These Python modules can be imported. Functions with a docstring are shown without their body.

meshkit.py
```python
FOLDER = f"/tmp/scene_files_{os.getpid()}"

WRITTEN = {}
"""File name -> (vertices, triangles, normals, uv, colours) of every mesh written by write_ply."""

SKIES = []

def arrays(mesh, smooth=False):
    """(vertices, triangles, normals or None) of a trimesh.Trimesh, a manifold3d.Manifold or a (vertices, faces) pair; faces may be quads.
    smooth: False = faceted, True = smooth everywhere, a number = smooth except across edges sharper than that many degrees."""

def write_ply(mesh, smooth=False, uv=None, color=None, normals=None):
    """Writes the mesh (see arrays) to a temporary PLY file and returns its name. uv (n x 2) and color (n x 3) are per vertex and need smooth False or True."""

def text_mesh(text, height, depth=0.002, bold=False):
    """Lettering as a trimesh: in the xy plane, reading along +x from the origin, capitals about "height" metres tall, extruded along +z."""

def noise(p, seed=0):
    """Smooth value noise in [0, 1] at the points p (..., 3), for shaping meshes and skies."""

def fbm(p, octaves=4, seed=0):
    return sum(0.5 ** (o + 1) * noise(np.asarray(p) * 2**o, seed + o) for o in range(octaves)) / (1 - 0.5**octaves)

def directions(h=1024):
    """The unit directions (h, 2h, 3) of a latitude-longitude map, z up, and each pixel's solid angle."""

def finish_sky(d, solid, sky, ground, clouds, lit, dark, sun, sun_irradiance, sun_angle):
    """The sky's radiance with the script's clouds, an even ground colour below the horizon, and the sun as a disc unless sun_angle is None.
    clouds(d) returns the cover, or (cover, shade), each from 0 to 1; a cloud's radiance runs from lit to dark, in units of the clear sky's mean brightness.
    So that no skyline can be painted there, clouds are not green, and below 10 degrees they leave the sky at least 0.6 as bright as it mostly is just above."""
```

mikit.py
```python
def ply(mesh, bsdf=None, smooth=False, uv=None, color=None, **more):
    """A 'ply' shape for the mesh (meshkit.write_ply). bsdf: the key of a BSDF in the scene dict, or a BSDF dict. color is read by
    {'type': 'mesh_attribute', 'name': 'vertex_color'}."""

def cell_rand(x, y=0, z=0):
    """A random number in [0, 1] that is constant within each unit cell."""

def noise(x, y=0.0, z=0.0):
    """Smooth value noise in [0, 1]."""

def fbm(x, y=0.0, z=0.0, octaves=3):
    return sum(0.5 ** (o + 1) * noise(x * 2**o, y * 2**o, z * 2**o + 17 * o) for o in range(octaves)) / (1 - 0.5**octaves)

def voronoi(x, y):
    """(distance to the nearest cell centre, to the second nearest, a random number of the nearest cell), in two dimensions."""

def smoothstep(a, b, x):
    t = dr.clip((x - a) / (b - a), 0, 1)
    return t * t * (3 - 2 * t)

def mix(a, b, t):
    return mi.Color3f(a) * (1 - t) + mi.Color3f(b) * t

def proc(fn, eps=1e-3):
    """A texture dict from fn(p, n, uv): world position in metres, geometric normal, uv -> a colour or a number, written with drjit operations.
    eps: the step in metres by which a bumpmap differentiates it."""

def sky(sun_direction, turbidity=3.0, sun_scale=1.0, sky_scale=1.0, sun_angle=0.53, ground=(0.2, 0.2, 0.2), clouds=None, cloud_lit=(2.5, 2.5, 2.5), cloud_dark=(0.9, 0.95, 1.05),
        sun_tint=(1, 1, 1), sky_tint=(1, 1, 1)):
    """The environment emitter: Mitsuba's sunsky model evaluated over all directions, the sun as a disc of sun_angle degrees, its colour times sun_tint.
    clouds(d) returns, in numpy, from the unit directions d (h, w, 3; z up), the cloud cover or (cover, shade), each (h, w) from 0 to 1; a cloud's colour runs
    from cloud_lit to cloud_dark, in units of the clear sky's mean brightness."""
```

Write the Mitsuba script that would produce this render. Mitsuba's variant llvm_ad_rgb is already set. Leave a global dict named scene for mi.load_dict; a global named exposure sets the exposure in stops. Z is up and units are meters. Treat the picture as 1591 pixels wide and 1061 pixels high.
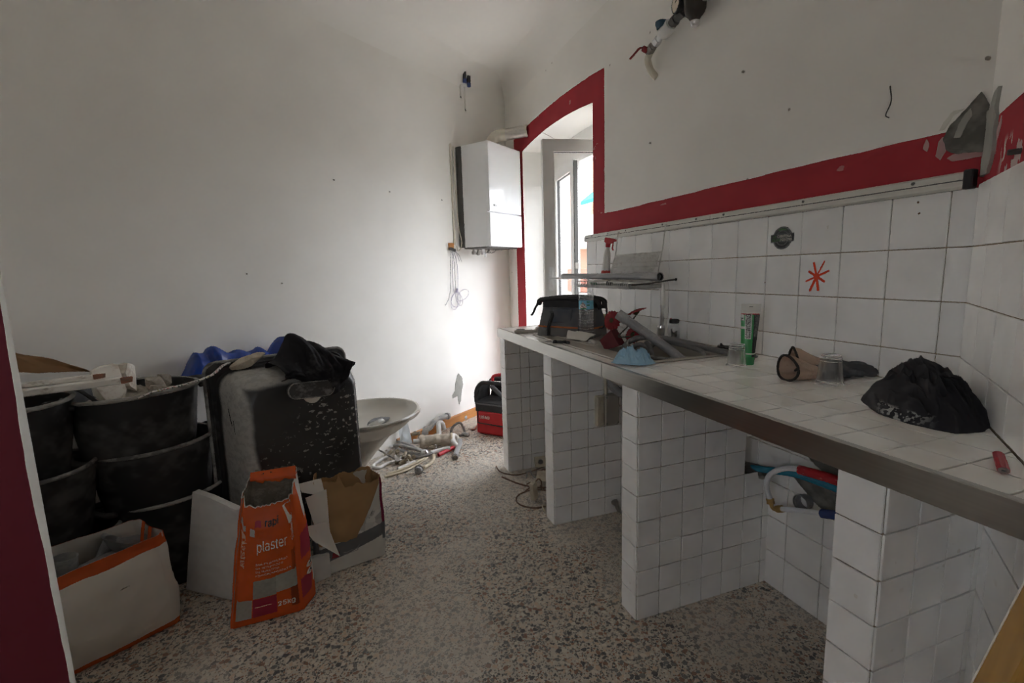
"""A kitchen under renovation: tiled counter, boiler, French window, rubble tubs and scrap plumbing."""
import math
import random
import numpy as np
import trimesh
import drjit as dr
import mitsuba as mi
import manifold3d as m3
from shapely.geometry import Polygon, LineString, box as sbox, Point
from shapely import affinity
from shapely.ops import unary_union
import mikit
import meshkit
from mikit import noise, fbm, voronoi, cell_rand, smoothstep, mix

T4 = mi.ScalarTransform4f
scene, labels = {}, {}

# ------------------------------------------------------------------ camera
CAM = np.array([2.9031, -1.5944, 1.3291])
YAW, PITCH, ROLL = 0.3356, 0.1463, -0.0298
FWD = np.array([-math.cos(YAW) * math.cos(PITCH), math.sin(YAW) * math.cos(PITCH), -math.sin(PITCH)])
_r = np.array([math.sin(YAW), math.cos(YAW), 0.0])
_u = np.cross(_r, FWD)
UP = -math.sin(ROLL) * _r + math.cos(ROLL) * _u
scene['camera'] = {'type': 'perspective', 'fov': 2 * math.degrees(math.atan(1591 / 2 / 738.28)), 'fov_axis': 'x', 'near_clip': 0.02, 'far_clip': 200.0,
                   'to_world': T4().look_at(origin=CAM.tolist(), target=(CAM + FWD).tolist(), up=UP.tolist())}

# ------------------------------------------------------------------ light: an overcast sky through the French window, and two added corridor windows
exposure = 4.62


def overcast(d):
    return np.clip(0.93 + 0.12 * (meshkit.fbm(d * 3.0, 3) - 0.5), 0, 1), np.clip(0.15 + 0.5 * meshkit.fbm(d * 2.0 + 7, 3), 0, 1) * 0.5


scene['sky'] = mikit.sky((-0.35, 0.55, 0.75), turbidity=5.0, sun_scale=0.0, sky_scale=1.0, ground=(0.30, 0.29, 0.27), clouds=overcast,
                         cloud_lit=(2.34, 2.42, 2.56), cloud_dark=(1.47, 1.53, 1.66))
UNUSED_LAMP_RADIANCE = 1.0  # unused: the scene holds no ceiling lamp

# ------------------------------------------------------------------ helpers
rng = random.Random(7)
nrng = np.random.default_rng(7)
TH = math.radians(53.2)
WU = np.array([math.cos(TH), -math.sin(TH), 0.0])      # along the white wall, towards the camera
WN = np.array([math.sin(TH), math.cos(TH), 0.0])       # out of the white wall, into the room
W0 = np.array([-1.687, 0.0, 0.0])
R0 = np.array([2.1, 0.0, 0.0])                          # where the tiled wall meets the oblique right wall
Z3 = np.array([0.0, 0.0, 1.0])


def WL(s, o, z=0.0):
    """A point s along the white wall, o in front of it, z up."""
    return W0 + s * WU + o * WN + np.array([0, 0, z])


def frame(o, x, y, z):
    m = np.eye(4)
    m[:3, 0], m[:3, 1], m[:3, 2], m[:3, 3] = x, y, z, o
    return m


def unit(v):
    v = np.asarray(v, float)
    return v / np.linalg.norm(v)


def rotz(a):
    c, s = math.cos(a), math.sin(a)
    m = np.eye(4)
    m[:2, :2] = [[c, -s], [s, c]]
    return m


def rotx(a):
    c, s = math.cos(a), math.sin(a)
    m = np.eye(4)
    m[1:3, 1:3] = [[c, -s], [s, c]]
    return m


def roty(a):
    c, s = math.cos(a), math.sin(a)
    m = np.eye(4)
    m[0, 0], m[0, 2], m[2, 0], m[2, 2] = c, s, -s, c
    return m


def at(x, y, z, *ms):
    m = np.eye(4)
    m[:3, 3] = [x, y, z]
    for q in ms:
        m = m @ q
    return m


def as_mesh(m):
    if hasattr(m, 'to_mesh'):
        q = m.to_mesh()
        return trimesh.Trimesh(np.array(q.vert_properties[:, :3]), np.array(q.tri_verts), process=False)
    if isinstance(m, (list, tuple)) and not hasattr(m, 'vertices'):
        return trimesh.util.concatenate([as_mesh(x) for x in m])
    return m


def tf(mesh, m):
    q = as_mesh(mesh).copy()
    q.apply_transform(m)
    return q


USED = {}


def key_for(name, parent=None):
    base = name if parent is None else parent + '__' + name
    n = USED.get(base, 0)
    USED[base] = n + 1
    return base if n == 0 else f'{base}_{n:03d}'


def ply(mesh, bsdf, **kw):
    return mikit.ply(mesh, 'mat_' + bsdf, **kw)


def obj(name, mesh, bsdf, parent=None, smooth=False, m=None, label=None, cat=None, group=None, kind=None, uv=None, raw=None):
    """One entry of the scene: a thing of its own, or (with parent) a part."""
    k = key_for(name, parent)
    d = dict(raw) if raw is not None else ply(as_mesh(mesh), bsdf, smooth=smooth, uv=uv)
    if m is not None:
        d['to_world'] = T4(np.asarray(m, float).tolist())
    scene[k] = d
    tag(k, label, cat, group, kind)
    return k


def tag(k, label=None, cat=None, group=None, kind=None):
    e = {n: v for n, v in (('label', label), ('category', cat), ('group', group), ('kind', kind)) if v}
    if e:
        labels.setdefault(k, {}).update(e)


def thing(name, label, cat, group=None):
    k = key_for(name)
    tag(k, label, cat, group)
    return k


def struct(name, mesh, bsdf, smooth=False, **kw):
    return obj(name, mesh, bsdf, smooth=smooth, kind='structure', **kw)


def bevel_box(sx, sy, sz, b=0.002, c=(0, 0, 0)):
    """A box with chamfered edges, centred."""
    b = min(b, 0.45 * min(sx, sy, sz))
    hx, hy, hz = sx / 2, sy / 2, sz / 2
    p = []
    for a in (-1, 1):
        for e in (-1, 1):
            for f in (-1, 1):
                p += [(a * hx, e * (hy - b), f * (hz - b)), (a * (hx - b), e * hy, f * (hz - b)), (a * (hx - b), e * (hy - b), f * hz)]
    q = trimesh.convex.convex_hull(np.array(p))
    q.apply_translation(c)
    return q


def hull(pts):
    return trimesh.convex.convex_hull(np.asarray(pts, float))


def round_box(sx, sy, sz, r, c=(0, 0, 0), n=3):
    r = min(r, 0.49 * min(sx, sy, sz))
    s = trimesh.creation.icosphere(n - 1, r).vertices
    p = [s + np.array([a * (sx / 2 - r), e * (sy / 2 - r), f * (sz / 2 - r)]) for a in (-1, 1) for e in (-1, 1) for f in (-1, 1)]
    q = trimesh.convex.convex_hull(np.vstack(p))
    q.apply_translation(c)
    return q


def spline(pts, n=8, closed=False):
    """Catmull-Rom through the points."""
    p = np.asarray(pts, float)
    if len(p) < 3:
        t = np.linspace(0, 1, n + 1)[:, None]
        return p[0] * (1 - t) + p[-1] * t
    q = np.vstack([p[-1], p, p[:2]]) if closed else np.vstack([2 * p[0] - p[1], p, 2 * p[-1] - p[-2]])
    out = []
    for i in range(1, len(q) - 2):
        t = np.linspace(0, 1, n, endpoint=False)[:, None]
        a, b, c, d = q[i - 1], q[i], q[i + 1], q[i + 2]
        out.append(0.5 * (2 * b + (c - a) * t + (2 * a - 5 * b + 4 * c - d) * t ** 2 + (3 * b - a - 3 * c + d) * t ** 3))
    return np.vstack(out) if closed else np.vstack(out + [q[-2][None]])


def tube(pts, r, n=10, cap=True, closed=False, flat=1.0):
    """A swept round tube; r a number or one per point; flat squashes it across."""
    p = np.asarray(pts, float)
    m = len(p)
    r = np.broadcast_to(np.asarray(r, float), (m,))
    t = np.gradient(p, axis=0) if not closed else np.roll(p, -1, 0) - np.roll(p, 1, 0)
    t /= np.linalg.norm(t, axis=1, keepdims=True) + 1e-12
    a = np.cross(t[0], [0, 0, 1.0])
    if np.linalg.norm(a) < 1e-3:
        a = np.cross(t[0], [1.0, 0, 0])
    a = unit(a)
    A = np.linspace(0, 2 * np.pi, n, endpoint=False)
    rings = []
    for i in range(m):
        a = unit(a - (a @ t[i]) * t[i])
        b = np.cross(t[i], a)
        rings.append(p[i] + r[i] * (np.cos(A)[:, None] * a + flat * np.sin(A)[:, None] * b))
    v = np.vstack(rings)
    f = []
    for i in range(m if closed else m - 1):
        j = (i + 1) % m
        for k in range(n):
            l = (k + 1) % n
            f += [(i * n + k, i * n + l, j * n + l), (i * n + k, j * n + l, j * n + k)]
    if cap and not closed:
        v = np.vstack([v, p[0], p[-1]])
        for k in range(n):
            l = (k + 1) % n
            f += [(m * n, l, k), (m * n + 1, (m - 1) * n + k, (m - 1) * n + l)]
    return trimesh.Trimesh(v, f, process=False)


def hollow_tube(pts, r, r_in, n=14):
    """A pipe whose ends are open."""
    p = np.asarray(pts, float)
    o, i = tube(p, r, n, cap=False), tube(p, r_in, n, cap=False)
    v = np.vstack([o.vertices, i.vertices])
    N, m = len(o.vertices), len(p)
    f = [tuple(x) for x in o.faces] + [(a + N, c + N, b + N) for a, b, c in i.faces]
    for k in range(n):
        l = (k + 1) % n
        f += [(k, N + k, N + l), (k, N + l, l)]
        e = (m - 1) * n
        f += [(e + k, e + l, N + e + l), (e + k, N + e + l, N + e + k)]
    return trimesh.Trimesh(v, f, process=False)


def lathe(profile, n=32, m=None, sx=1.0, sy=1.0):
    """Revolve (radius, height) pairs about z."""
    pr = np.asarray(profile, float)
    A = np.linspace(0, 2 * np.pi, n, endpoint=False)
    v = np.array([[r * math.cos(a) * sx, r * math.sin(a) * sy, z] for r, z in pr for a in A])
    f = []
    for i in range(len(pr) - 1):
        for k in range(n):
            l = (k + 1) % n
            f += [(i * n + k, i * n + l, (i + 1) * n + l), (i * n + k, (i + 1) * n + l, (i + 1) * n + k)]
    q = trimesh.Trimesh(v, f, process=False)
    q.merge_vertices(merge_norm=True, merge_tex=True, digits_vertex=7)
    q.update_faces(q.nondegenerate_faces())
    if m is not None:
        q.apply_transform(m)
    return q


def cyl(a, b, r, n=16, r2=None):
    """A capped cylinder (or cone) from a to b."""
    a, b = np.asarray(a, float), np.asarray(b, float)
    return tube(np.array([a, b]), [r, r if r2 is None else r2], n)


def extrude(poly, h):
    """A shapely polygon in xy, extruded from z=0 to z=h."""
    if poly.is_empty:
        return None
    parts = [trimesh.creation.extrude_polygon(g, h, engine='earcut') for g in getattr(poly, 'geoms', [poly]) if g.area > 1e-9]
    return trimesh.util.concatenate(parts) if parts else None


def grid_mesh(P, close_u=False):
    """A mesh over an array of points (rows, columns, 3), and its uv."""
    P = np.asarray(P, float)
    R, C = P.shape[:2]
    f = []
    for i in range(R - 1):
        for j in range(C if close_u else C - 1):
            k = (j + 1) % C
            f += [(i * C + j, i * C + k, (i + 1) * C + k), (i * C + j, (i + 1) * C + k, (i + 1) * C + j)]
    uu, vv = np.meshgrid(np.linspace(0, 1, C), np.linspace(0, 1, R))
    return trimesh.Trimesh(P.reshape(-1, 3), f, process=False), np.stack([uu.ravel(), vv.ravel()], -1)


def thicken(mesh, t):
    """A sheet given a thickness t along its vertex normals (its other face behind it, its edges closed)."""
    v, f = np.array(mesh.vertices), np.array(mesh.faces)
    n = np.array(mesh.vertex_normals)
    N = len(v)
    e = np.sort(mesh.edges, axis=1)
    u, c = np.unique(e, axis=0, return_counts=True)
    border = {tuple(x) for x in u[c == 1]}
    side = []
    for a, b in mesh.edges:
        if (min(a, b), max(a, b)) in border:
            side += [(b, a, a + N), (b, a + N, b + N)]
    return trimesh.Trimesh(np.vstack([v, v - n * t]), np.vstack([f, f[:, ::-1] + N, np.array(side, int).reshape(-1, 3)]), process=False)


def cloth_heap(sx, sy, h, seed, folds=5.0, n=48, edge=0.012, sharp=1.0, profile=None):
    """A crumpled cloth lying in a heap: a folded sheet over a mound, irregular in outline; closed below."""
    A = np.linspace(0, 2 * np.pi, n * 2, endpoint=False)
    rr = np.linspace(0, 1, n // 2)
    P = np.zeros((len(rr), len(A), 3))
    ca, sa = np.cos(A), np.sin(A)
    out = 0.80 + 0.30 * meshkit.noise(np.stack([ca * 1.7 + 5, sa * 1.7 + 9, 0 * A + seed], -1), seed) + 0.10 * meshkit.noise(np.stack([ca * 5 + 5, sa * 5 + 9, 0 * A + seed], -1), seed + 3)
    for i, r in enumerate(rr):
        x, y = ca * r * out * sx, sa * r * out * sy
        q = np.stack([x / max(sx, sy) * folds * 0.5 + seed, y / max(sx, sy) * folds * 0.5, 0 * x], -1)
        warp = meshkit.noise(q * 0.7 + 3, seed + 1)[..., None] * np.array([1.2, -0.9, 0.0])
        ridge = 1 - np.abs(2 * meshkit.noise(q + warp, seed + 2) - 1)
        ridge2 = 1 - np.abs(2 * meshkit.noise(q * 2.3 + warp * 2, seed + 5) - 1)
        env = (1 - r ** 2.2)
        if profile is not None:
            env = env * profile(ca * r, sa * r)
        z = h * env * (0.45 + 0.62 * ridge ** (1.2 * sharp) + 0.22 * ridge2) + edge * (1 - r ** 8) * (0.6 + ridge2)
        P[i] = np.stack([x, y, z], -1)
    top, _ = grid_mesh(P, close_u=True)
    v = np.array(top.vertices)
    N = len(v)
    C = len(A)
    f = [tuple(t) for t in top.faces]
    f = [(a, b, c) for a, b, c in f]
    low = v[-C:].copy()
    low[:, 2] = 0.0
    v = np.vstack([v, low, [[0, 0, 0]]])
    e = (len(rr) - 1) * C
    for k in range(C):
        l = (k + 1) % C
        f += [(e + k, e + l, N + l), (e + k, N + l, N + k), (N + l, N + k, N + C)]
    q = trimesh.Trimesh(v, f, process=False)
    q.merge_vertices(digits_vertex=7)
    q.update_faces(q.nondegenerate_faces())
    q.fix_normals()
    return q


def rock(sx, sy, sz, seed, sub=2, rough=0.35):
    """A broken lump with facets."""
    g = np.random.default_rng(seed)
    q = trimesh.creation.icosphere(sub, 1.0)
    v = q.vertices
    for _ in range(9):
        d = unit(g.normal(size=3))
        h = 0.55 + 0.3 * g.random()
        s = v @ d
        v = v - np.maximum(s - h, 0)[:, None] * d
    v = v * (1 + rough * 0.15 * (meshkit.noise(v * 3 + seed, seed)[:, None] - 0.5)) * np.array([sx, sy, sz]) * 0.62
    return trimesh.Trimesh(v, q.faces, process=False)


def text_on(text, height, m, bsdf, parent, name='lettering', depth=0.0004, bold=False, warp=None, label=None, width=None, center=True):
    """Flat lettering: text in the plane of m (x along the line, z out of it); warp bends it onto a curved face."""
    q = meshkit.text_mesh(text, height, depth, bold)
    b = q.bounds
    sx = 1.0 if width is None else width / (b[1][0] - b[0][0])
    q.vertices[:, 0] = (q.vertices[:, 0] - b[0][0]) * sx
    if center:
        q.vertices[:, 0] -= (b[1][0] - b[0][0]) * sx / 2
        q.vertices[:, 1] -= height / 2
    if warp is not None:
        q = warp(q)
    else:
        q = tf(q, m)
    return obj(name, q, bsdf, parent, label=label)


# ------------------------------------------------------------------ materials
def rgb(*c):
    return {'type': 'rgb', 'value': [float(x) for x in c]}


def srgb(r, g, b):
    return tuple((x / 255 / 12.92) if x / 255 <= 0.04045 else ((x / 255 + 0.055) / 1.055) ** 2.4 for x in (r, g, b))


def mat(name, color, rough=0.5, metal=0.0, spec=0.5, bump=None, bump_scale=1.0, two=True, **more):
    """A principled BSDF under a key of its own; color an rgb triple or a texture function."""
    c = mikit.proc(color) if callable(color) else rgb(*color)
    r = mikit.proc(rough) if callable(rough) else float(rough)
    d = {'type': 'principled', 'base_color': c, 'roughness': r, 'metallic': float(metal), 'specular': float(spec), **more}
    if bump is not None:
        d = {'type': 'bumpmap', 'texture': mikit.proc(bump), 'scale': float(bump_scale), 'bsdf': d}
    if two:
        d = {'type': 'twosided', 'bsdf': d}
    scene['mat_' + name] = d
    return name


def speck(base, spots, size, amount=0.5, soft=0.12, base2=None, big=0.0):
    """Paint with a second colour in irregular patches (dirt, dust, plaster splashes with an outline of their own)."""
    def fn(p, n, uv):
        a = fbm(p.x * size + 3, p.y * size, p.z * size, 4)
        t = smoothstep(amount, amount + soft, a)
        c = mix(base, spots, t)
        if base2 is not None:
            c = mix(c, base2, smoothstep(0.35, 0.7, fbm(p.x * size * 0.23, p.y * size * 0.23 + 5, p.z * size * 0.23, 3)) * big)
        return c
    return fn


WHITE = (0.76, 0.745, 0.705)
RED = (0.40, 0.040, 0.050)


def plaster_spots(p):
    """Nail holes and scuffs: small dark specks where the cell's random number says so."""
    d1, _, w = voronoi(p.x * 3.1 + p.y * 2.3, p.z * 3.3)
    return smoothstep(0.022, 0.012, d1) * dr.select(w > 0.72, 1.0, 0.0)


def white_wall(p, n, uv):
    m = fbm(p.x * 1.7, p.y * 1.7, p.z * 1.7, 4)
    c = mix((0.81, 0.795, 0.755), (0.87, 0.855, 0.815), smoothstep(0.25, 0.75, m))
    return mix(c, (0.25, 0.20, 0.17), plaster_spots(p) * 0.8)


def wall_bump(p, n, uv):
    return fbm(p.x * 60, p.y * 60, p.z * 60, 2) + 3 * fbm(p.x * 6, p.y * 6, p.z * 6, 2)


mat('wall_white', white_wall, 0.75, spec=0.25, bump=wall_bump, bump_scale=0.0005)
mat('ceiling_white', lambda p, n, uv: mix((0.83, 0.815, 0.78), (0.87, 0.86, 0.825), fbm(p.x * 1.3, p.y * 1.3, 0, 3)), 0.8, spec=0.2)


def back_wall(p, n, uv):
    c = white_wall(p, n, uv)
    wob = (fbm(p.x * 9, p.z * 9, 2, 2) - 0.5) * 0.006
    x, z = p.x + wob, p.z + wob
    q = dr.square(x + 0.60)
    top_in, top_out = 2.427 - 0.11 * q, 2.577 - 0.065 * q
    frame_ = (x > -1.452) & (x < 0.183) & (z < top_out) & ~((x > -1.238) & (x < 0.038) & (z < top_in)) & ~((x > 0.04) & (z < 1.5))
    band = (x > 0.04) & (z > 1.50) & (z < 1.674)
    face = dr.abs(n.y) > 0.5
    red = mix(RED, (0.33, 0.032, 0.042), fbm(p.x * 7, p.z * 7, 0, 3))
    scuff = smoothstep(0.80, 0.84, fbm(p.x * 14, p.z * 30, 4, 3))
    red = mix(red, (0.55, 0.35, 0.33), scuff * 0.6)
    return dr.select((frame_ | band) & face & (p.y < 0.02), red, c)


mat('wall_back_paint', back_wall, 0.72, spec=0.25, bump=wall_bump, bump_scale=0.0005)


def right_wall(p, n, uv):
    c = white_wall(p, n, uv)
    wob = (fbm(p.x * 9, p.z * 9, 2, 2) - 0.5) * 0.006
    z = p.z + wob
    red = mix(RED, (0.33, 0.032, 0.042), fbm(p.x * 7, p.z * 7, 0, 3))
    s = (p.x - 2.1) * WU[0] + p.y * WU[1]
    scratch = smoothstep(0.60, 0.63, fbm(s * 40, p.z * 25, 9, 3)) * smoothstep(0.30, 0.24, dr.abs(s - 0.42)) * smoothstep(0.06, 0.03, dr.abs(p.z - 1.55))
    red = mix(red, (0.62, 0.55, 0.52), scratch * 0.8)
    return dr.select((z > 1.50) & (z < 1.669), red, c)


mat('wall_right_paint', right_wall, 0.72, spec=0.25, bump=wall_bump, bump_scale=0.0005)
mat('maroon_paint', lambda p, n, uv: mix(mix((0.115, 0.013, 0.023), (0.095, 0.011, 0.018), fbm(p.x * 5, p.y * 5, p.z * 5, 3)), (0.42, 0.36, 0.33), smoothstep(0.80, 0.82, fbm(p.x * 26, p.y * 26, p.z * 26, 3))),
    0.55, spec=0.35, bump=wall_bump, bump_scale=0.0006)


def terrazzo(p, n, uv):
    base = mix((0.54, 0.49, 0.415), (0.465, 0.42, 0.355), fbm(p.x * 3, p.y * 3, 0, 3))
    wx, wy = p.x + 0.0022 * noise(p.x * 160, p.y * 160), p.y + 0.0022 * noise(p.x * 160, p.y * 160, 5)
    c = base
    for k, (sc, off, keep, g0, g1) in enumerate(((175.0, 77.0, 0.50, 0.06, 0.16), (98.0, 31.0, 0.66, 0.07, 0.14), (56.0, 0.0, 0.72, 0.08, 0.13))):
        d1, d2, w = voronoi(wx * sc + off, wy * sc + off)
        chip = smoothstep(g0, g1, d2 - d1) * smoothstep(0.62, 0.50, d1)
        w2 = cell_rand(dr.floor(w * 9973.0), k, 3)
        col = dr.select(w2 < 0.26, mi.Color3f(0.085, 0.085, 0.088), dr.select(w2 < 0.50, mi.Color3f(0.17, 0.165, 0.155), dr.select(w2 < 0.66, mi.Color3f(0.26, 0.14, 0.09), dr.select(w2 < 0.82, mi.Color3f(0.55, 0.43, 0.32), mi.Color3f(0.60, 0.55, 0.47)))))
        c = mix(c, col, chip * dr.select(w > keep, 0.92, 0.0))
    dust = smoothstep(0.48, 0.72, fbm(p.x * 2.3 + 4, p.y * 2.3, 0, 4))
    return mix(c, (0.58, 0.54, 0.48), dust * 0.45)


mat('terrazzo_floor', terrazzo, lambda p, n, uv: 0.42 + 0.25 * fbm(p.x * 4, p.y * 4, 1, 3), spec=0.35)


def tile_color(base, seed):
    def fn(p, n, uv):
        a = fbm(p.x * 7 + seed, p.y * 7, p.z * 7, 4)
        b = fbm(p.x * 45 + seed, p.y * 45, p.z * 45, 3)
        c = mix(base, tuple(x * 0.93 for x in base), smoothstep(0.4, 0.7, a))
        return mix(c, (0.52, 0.46, 0.38), smoothstep(0.76, 0.80, b) * smoothstep(0.55, 0.66, a) * 0.4)
    return fn


TILE_MATS = []
for _i, _b in enumerate(((0.82, 0.815, 0.80), (0.805, 0.80, 0.785), (0.83, 0.825, 0.805))):
    TILE_MATS.append(mat(f'glazed_tile_{_i}', tile_color(_b, _i * 9.0), lambda p, n, uv: 0.13 + 0.16 * fbm(p.x * 9, p.y * 9, p.z * 9, 3), spec=0.5))
mat('counter_tile', lambda p, n, uv: mix(mix((0.78, 0.77, 0.735), (0.75, 0.74, 0.70), fbm(p.x * 9, p.y * 9, 0, 4)), (0.60, 0.55, 0.48), smoothstep(0.55, 0.80, fbm(p.x * 5, p.y * 5, 3, 4)) * 0.35),
    lambda p, n, uv: 0.08 + 0.24 * smoothstep(0.40, 0.78, fbm(p.x * 11, p.y * 11, 0, 4)), spec=0.5)
mat('grout', lambda p, n, uv: mix((0.36, 0.305, 0.235), (0.25, 0.205, 0.155), fbm(p.x * 12, p.y * 12, p.z * 12, 3)), 0.9, spec=0.1)
mat('grout_dark', lambda p, n, uv: mix((0.20, 0.17, 0.14), (0.12, 0.10, 0.085), fbm(p.x * 12, p.y * 12, p.z * 12, 3)), 0.9, spec=0.1)
mat('mortar', lambda p, n, uv: mix((0.115, 0.112, 0.10), (0.21, 0.205, 0.185), smoothstep(0.35, 0.75, fbm(p.x * 28, p.y * 28, p.z * 28, 4))), 0.92, spec=0.1,
    bump=lambda p, n, uv: fbm(p.x * 70, p.y * 70, p.z * 70, 3), bump_scale=0.004)
mat('pinkish_plaster', lambda p, n, uv: mix((0.40, 0.24, 0.24), (0.52, 0.38, 0.37), fbm(p.x * 30, p.y * 30, p.z * 30, 3)), 0.9, spec=0.1)
mat('mortar_light', lambda p, n, uv: mix((0.29, 0.29, 0.265), (0.42, 0.42, 0.385), fbm(p.x * 22, p.y * 22, p.z * 22, 4)), 0.9, spec=0.1)
mat('plaster_pale', lambda p, n, uv: mix((0.62, 0.61, 0.55), (0.73, 0.72, 0.67), fbm(p.x * 22, p.y * 22, p.z * 22, 4)), 0.9, spec=0.1)
mat('brushed_steel', lambda p, n, uv: mix((0.50, 0.49, 0.46), (0.43, 0.42, 0.39), fbm(p.x * 3, p.y * 60, p.z * 240, 3)), lambda p, n, uv: 0.19 + 0.10 * fbm(p.x * 5, p.y * 20, p.z * 20, 3), metal=1.0)
mat('dusty_steel', lambda p, n, uv: mix((0.42, 0.39, 0.34), (0.33, 0.30, 0.26), fbm(p.x * 8, p.y * 8, p.z * 8, 4)), 0.45, metal=0.45)
mat('chrome', (0.72, 0.72, 0.73), 0.12, metal=1.0)
mat('dull_metal', lambda p, n, uv: mix((0.38, 0.36, 0.33), (0.20, 0.18, 0.16), fbm(p.x * 60, p.y * 60, p.z * 60, 3)), 0.42, metal=0.7)
mat('brass', lambda p, n, uv: mix((0.62, 0.42, 0.16), (0.42, 0.28, 0.11), fbm(p.x * 90, p.y * 90, p.z * 90, 3)), 0.3, metal=1.0)
mat('white_plastic', (0.74, 0.74, 0.72), 0.35)
mat('white_frame', (0.82, 0.815, 0.79), 0.35)
mat('seal_grey', (0.10, 0.10, 0.10), 0.6)
mat('alu_rail', lambda p, n, uv: mix((0.66, 0.655, 0.61), (0.56, 0.55, 0.50), fbm(p.x * 14, p.y * 14, p.z * 60, 3)), 0.45, metal=0.15)
mat('black_plastic', (0.018, 0.018, 0.019), 0.45)
mat('dark_grey_metal', (0.10, 0.10, 0.095), 0.5, metal=0.4)
mat('glossy_white', (0.80, 0.81, 0.82), 0.08, clearcoat=0.6, clearcoat_gloss=0.95)
mat('boiler_side', (0.80, 0.81, 0.82), 0.35)
mat('orange_wood', lambda p, n, uv: mix((0.52, 0.235, 0.07), (0.40, 0.165, 0.045), fbm(p.x * 6, p.y * 6, p.z * 80, 4)), 0.45)
scene['mat_window_glass'] = {'type': 'thindielectric', 'int_ior': 1.5}
scene['mat_solid_glass'] = {'type': 'dielectric', 'int_ior': 1.5, 'ext_ior': 1.0}
# ------------------------------------------------------------------ the room shell
S_END = 3.86                                   # where the front wall's inner face crosses the white wall
ROOM_D = float((R0 - W0) @ WN)                 # between the white wall and the right wall
H = 3.06

fl = np.array([W0 + WU * -0.05 - WN * 0.3, W0 + WU * 5.45 - WN * 0.3, W0 + WU * 5.45 + WN * (ROOM_D + 0.3), R0 + WU * -1.2 + WN * 0.3, [1.0, 0.45, 0], [-1.9, 0.45, 0]])
floor_poly = Polygon([(p[0], p[1]) for p in fl]).buffer(0.0)
struct('floor', tf(extrude(floor_poly, 0.10), at(0, 0, -0.10)), 'terrazzo_floor', label='grey terrazzo floor with dark and tan chips, dusty')
struct('ceiling', tf(extrude(floor_poly, 0.15), at(0, 0, H)), 'ceiling_white', label='plain white ceiling')

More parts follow.
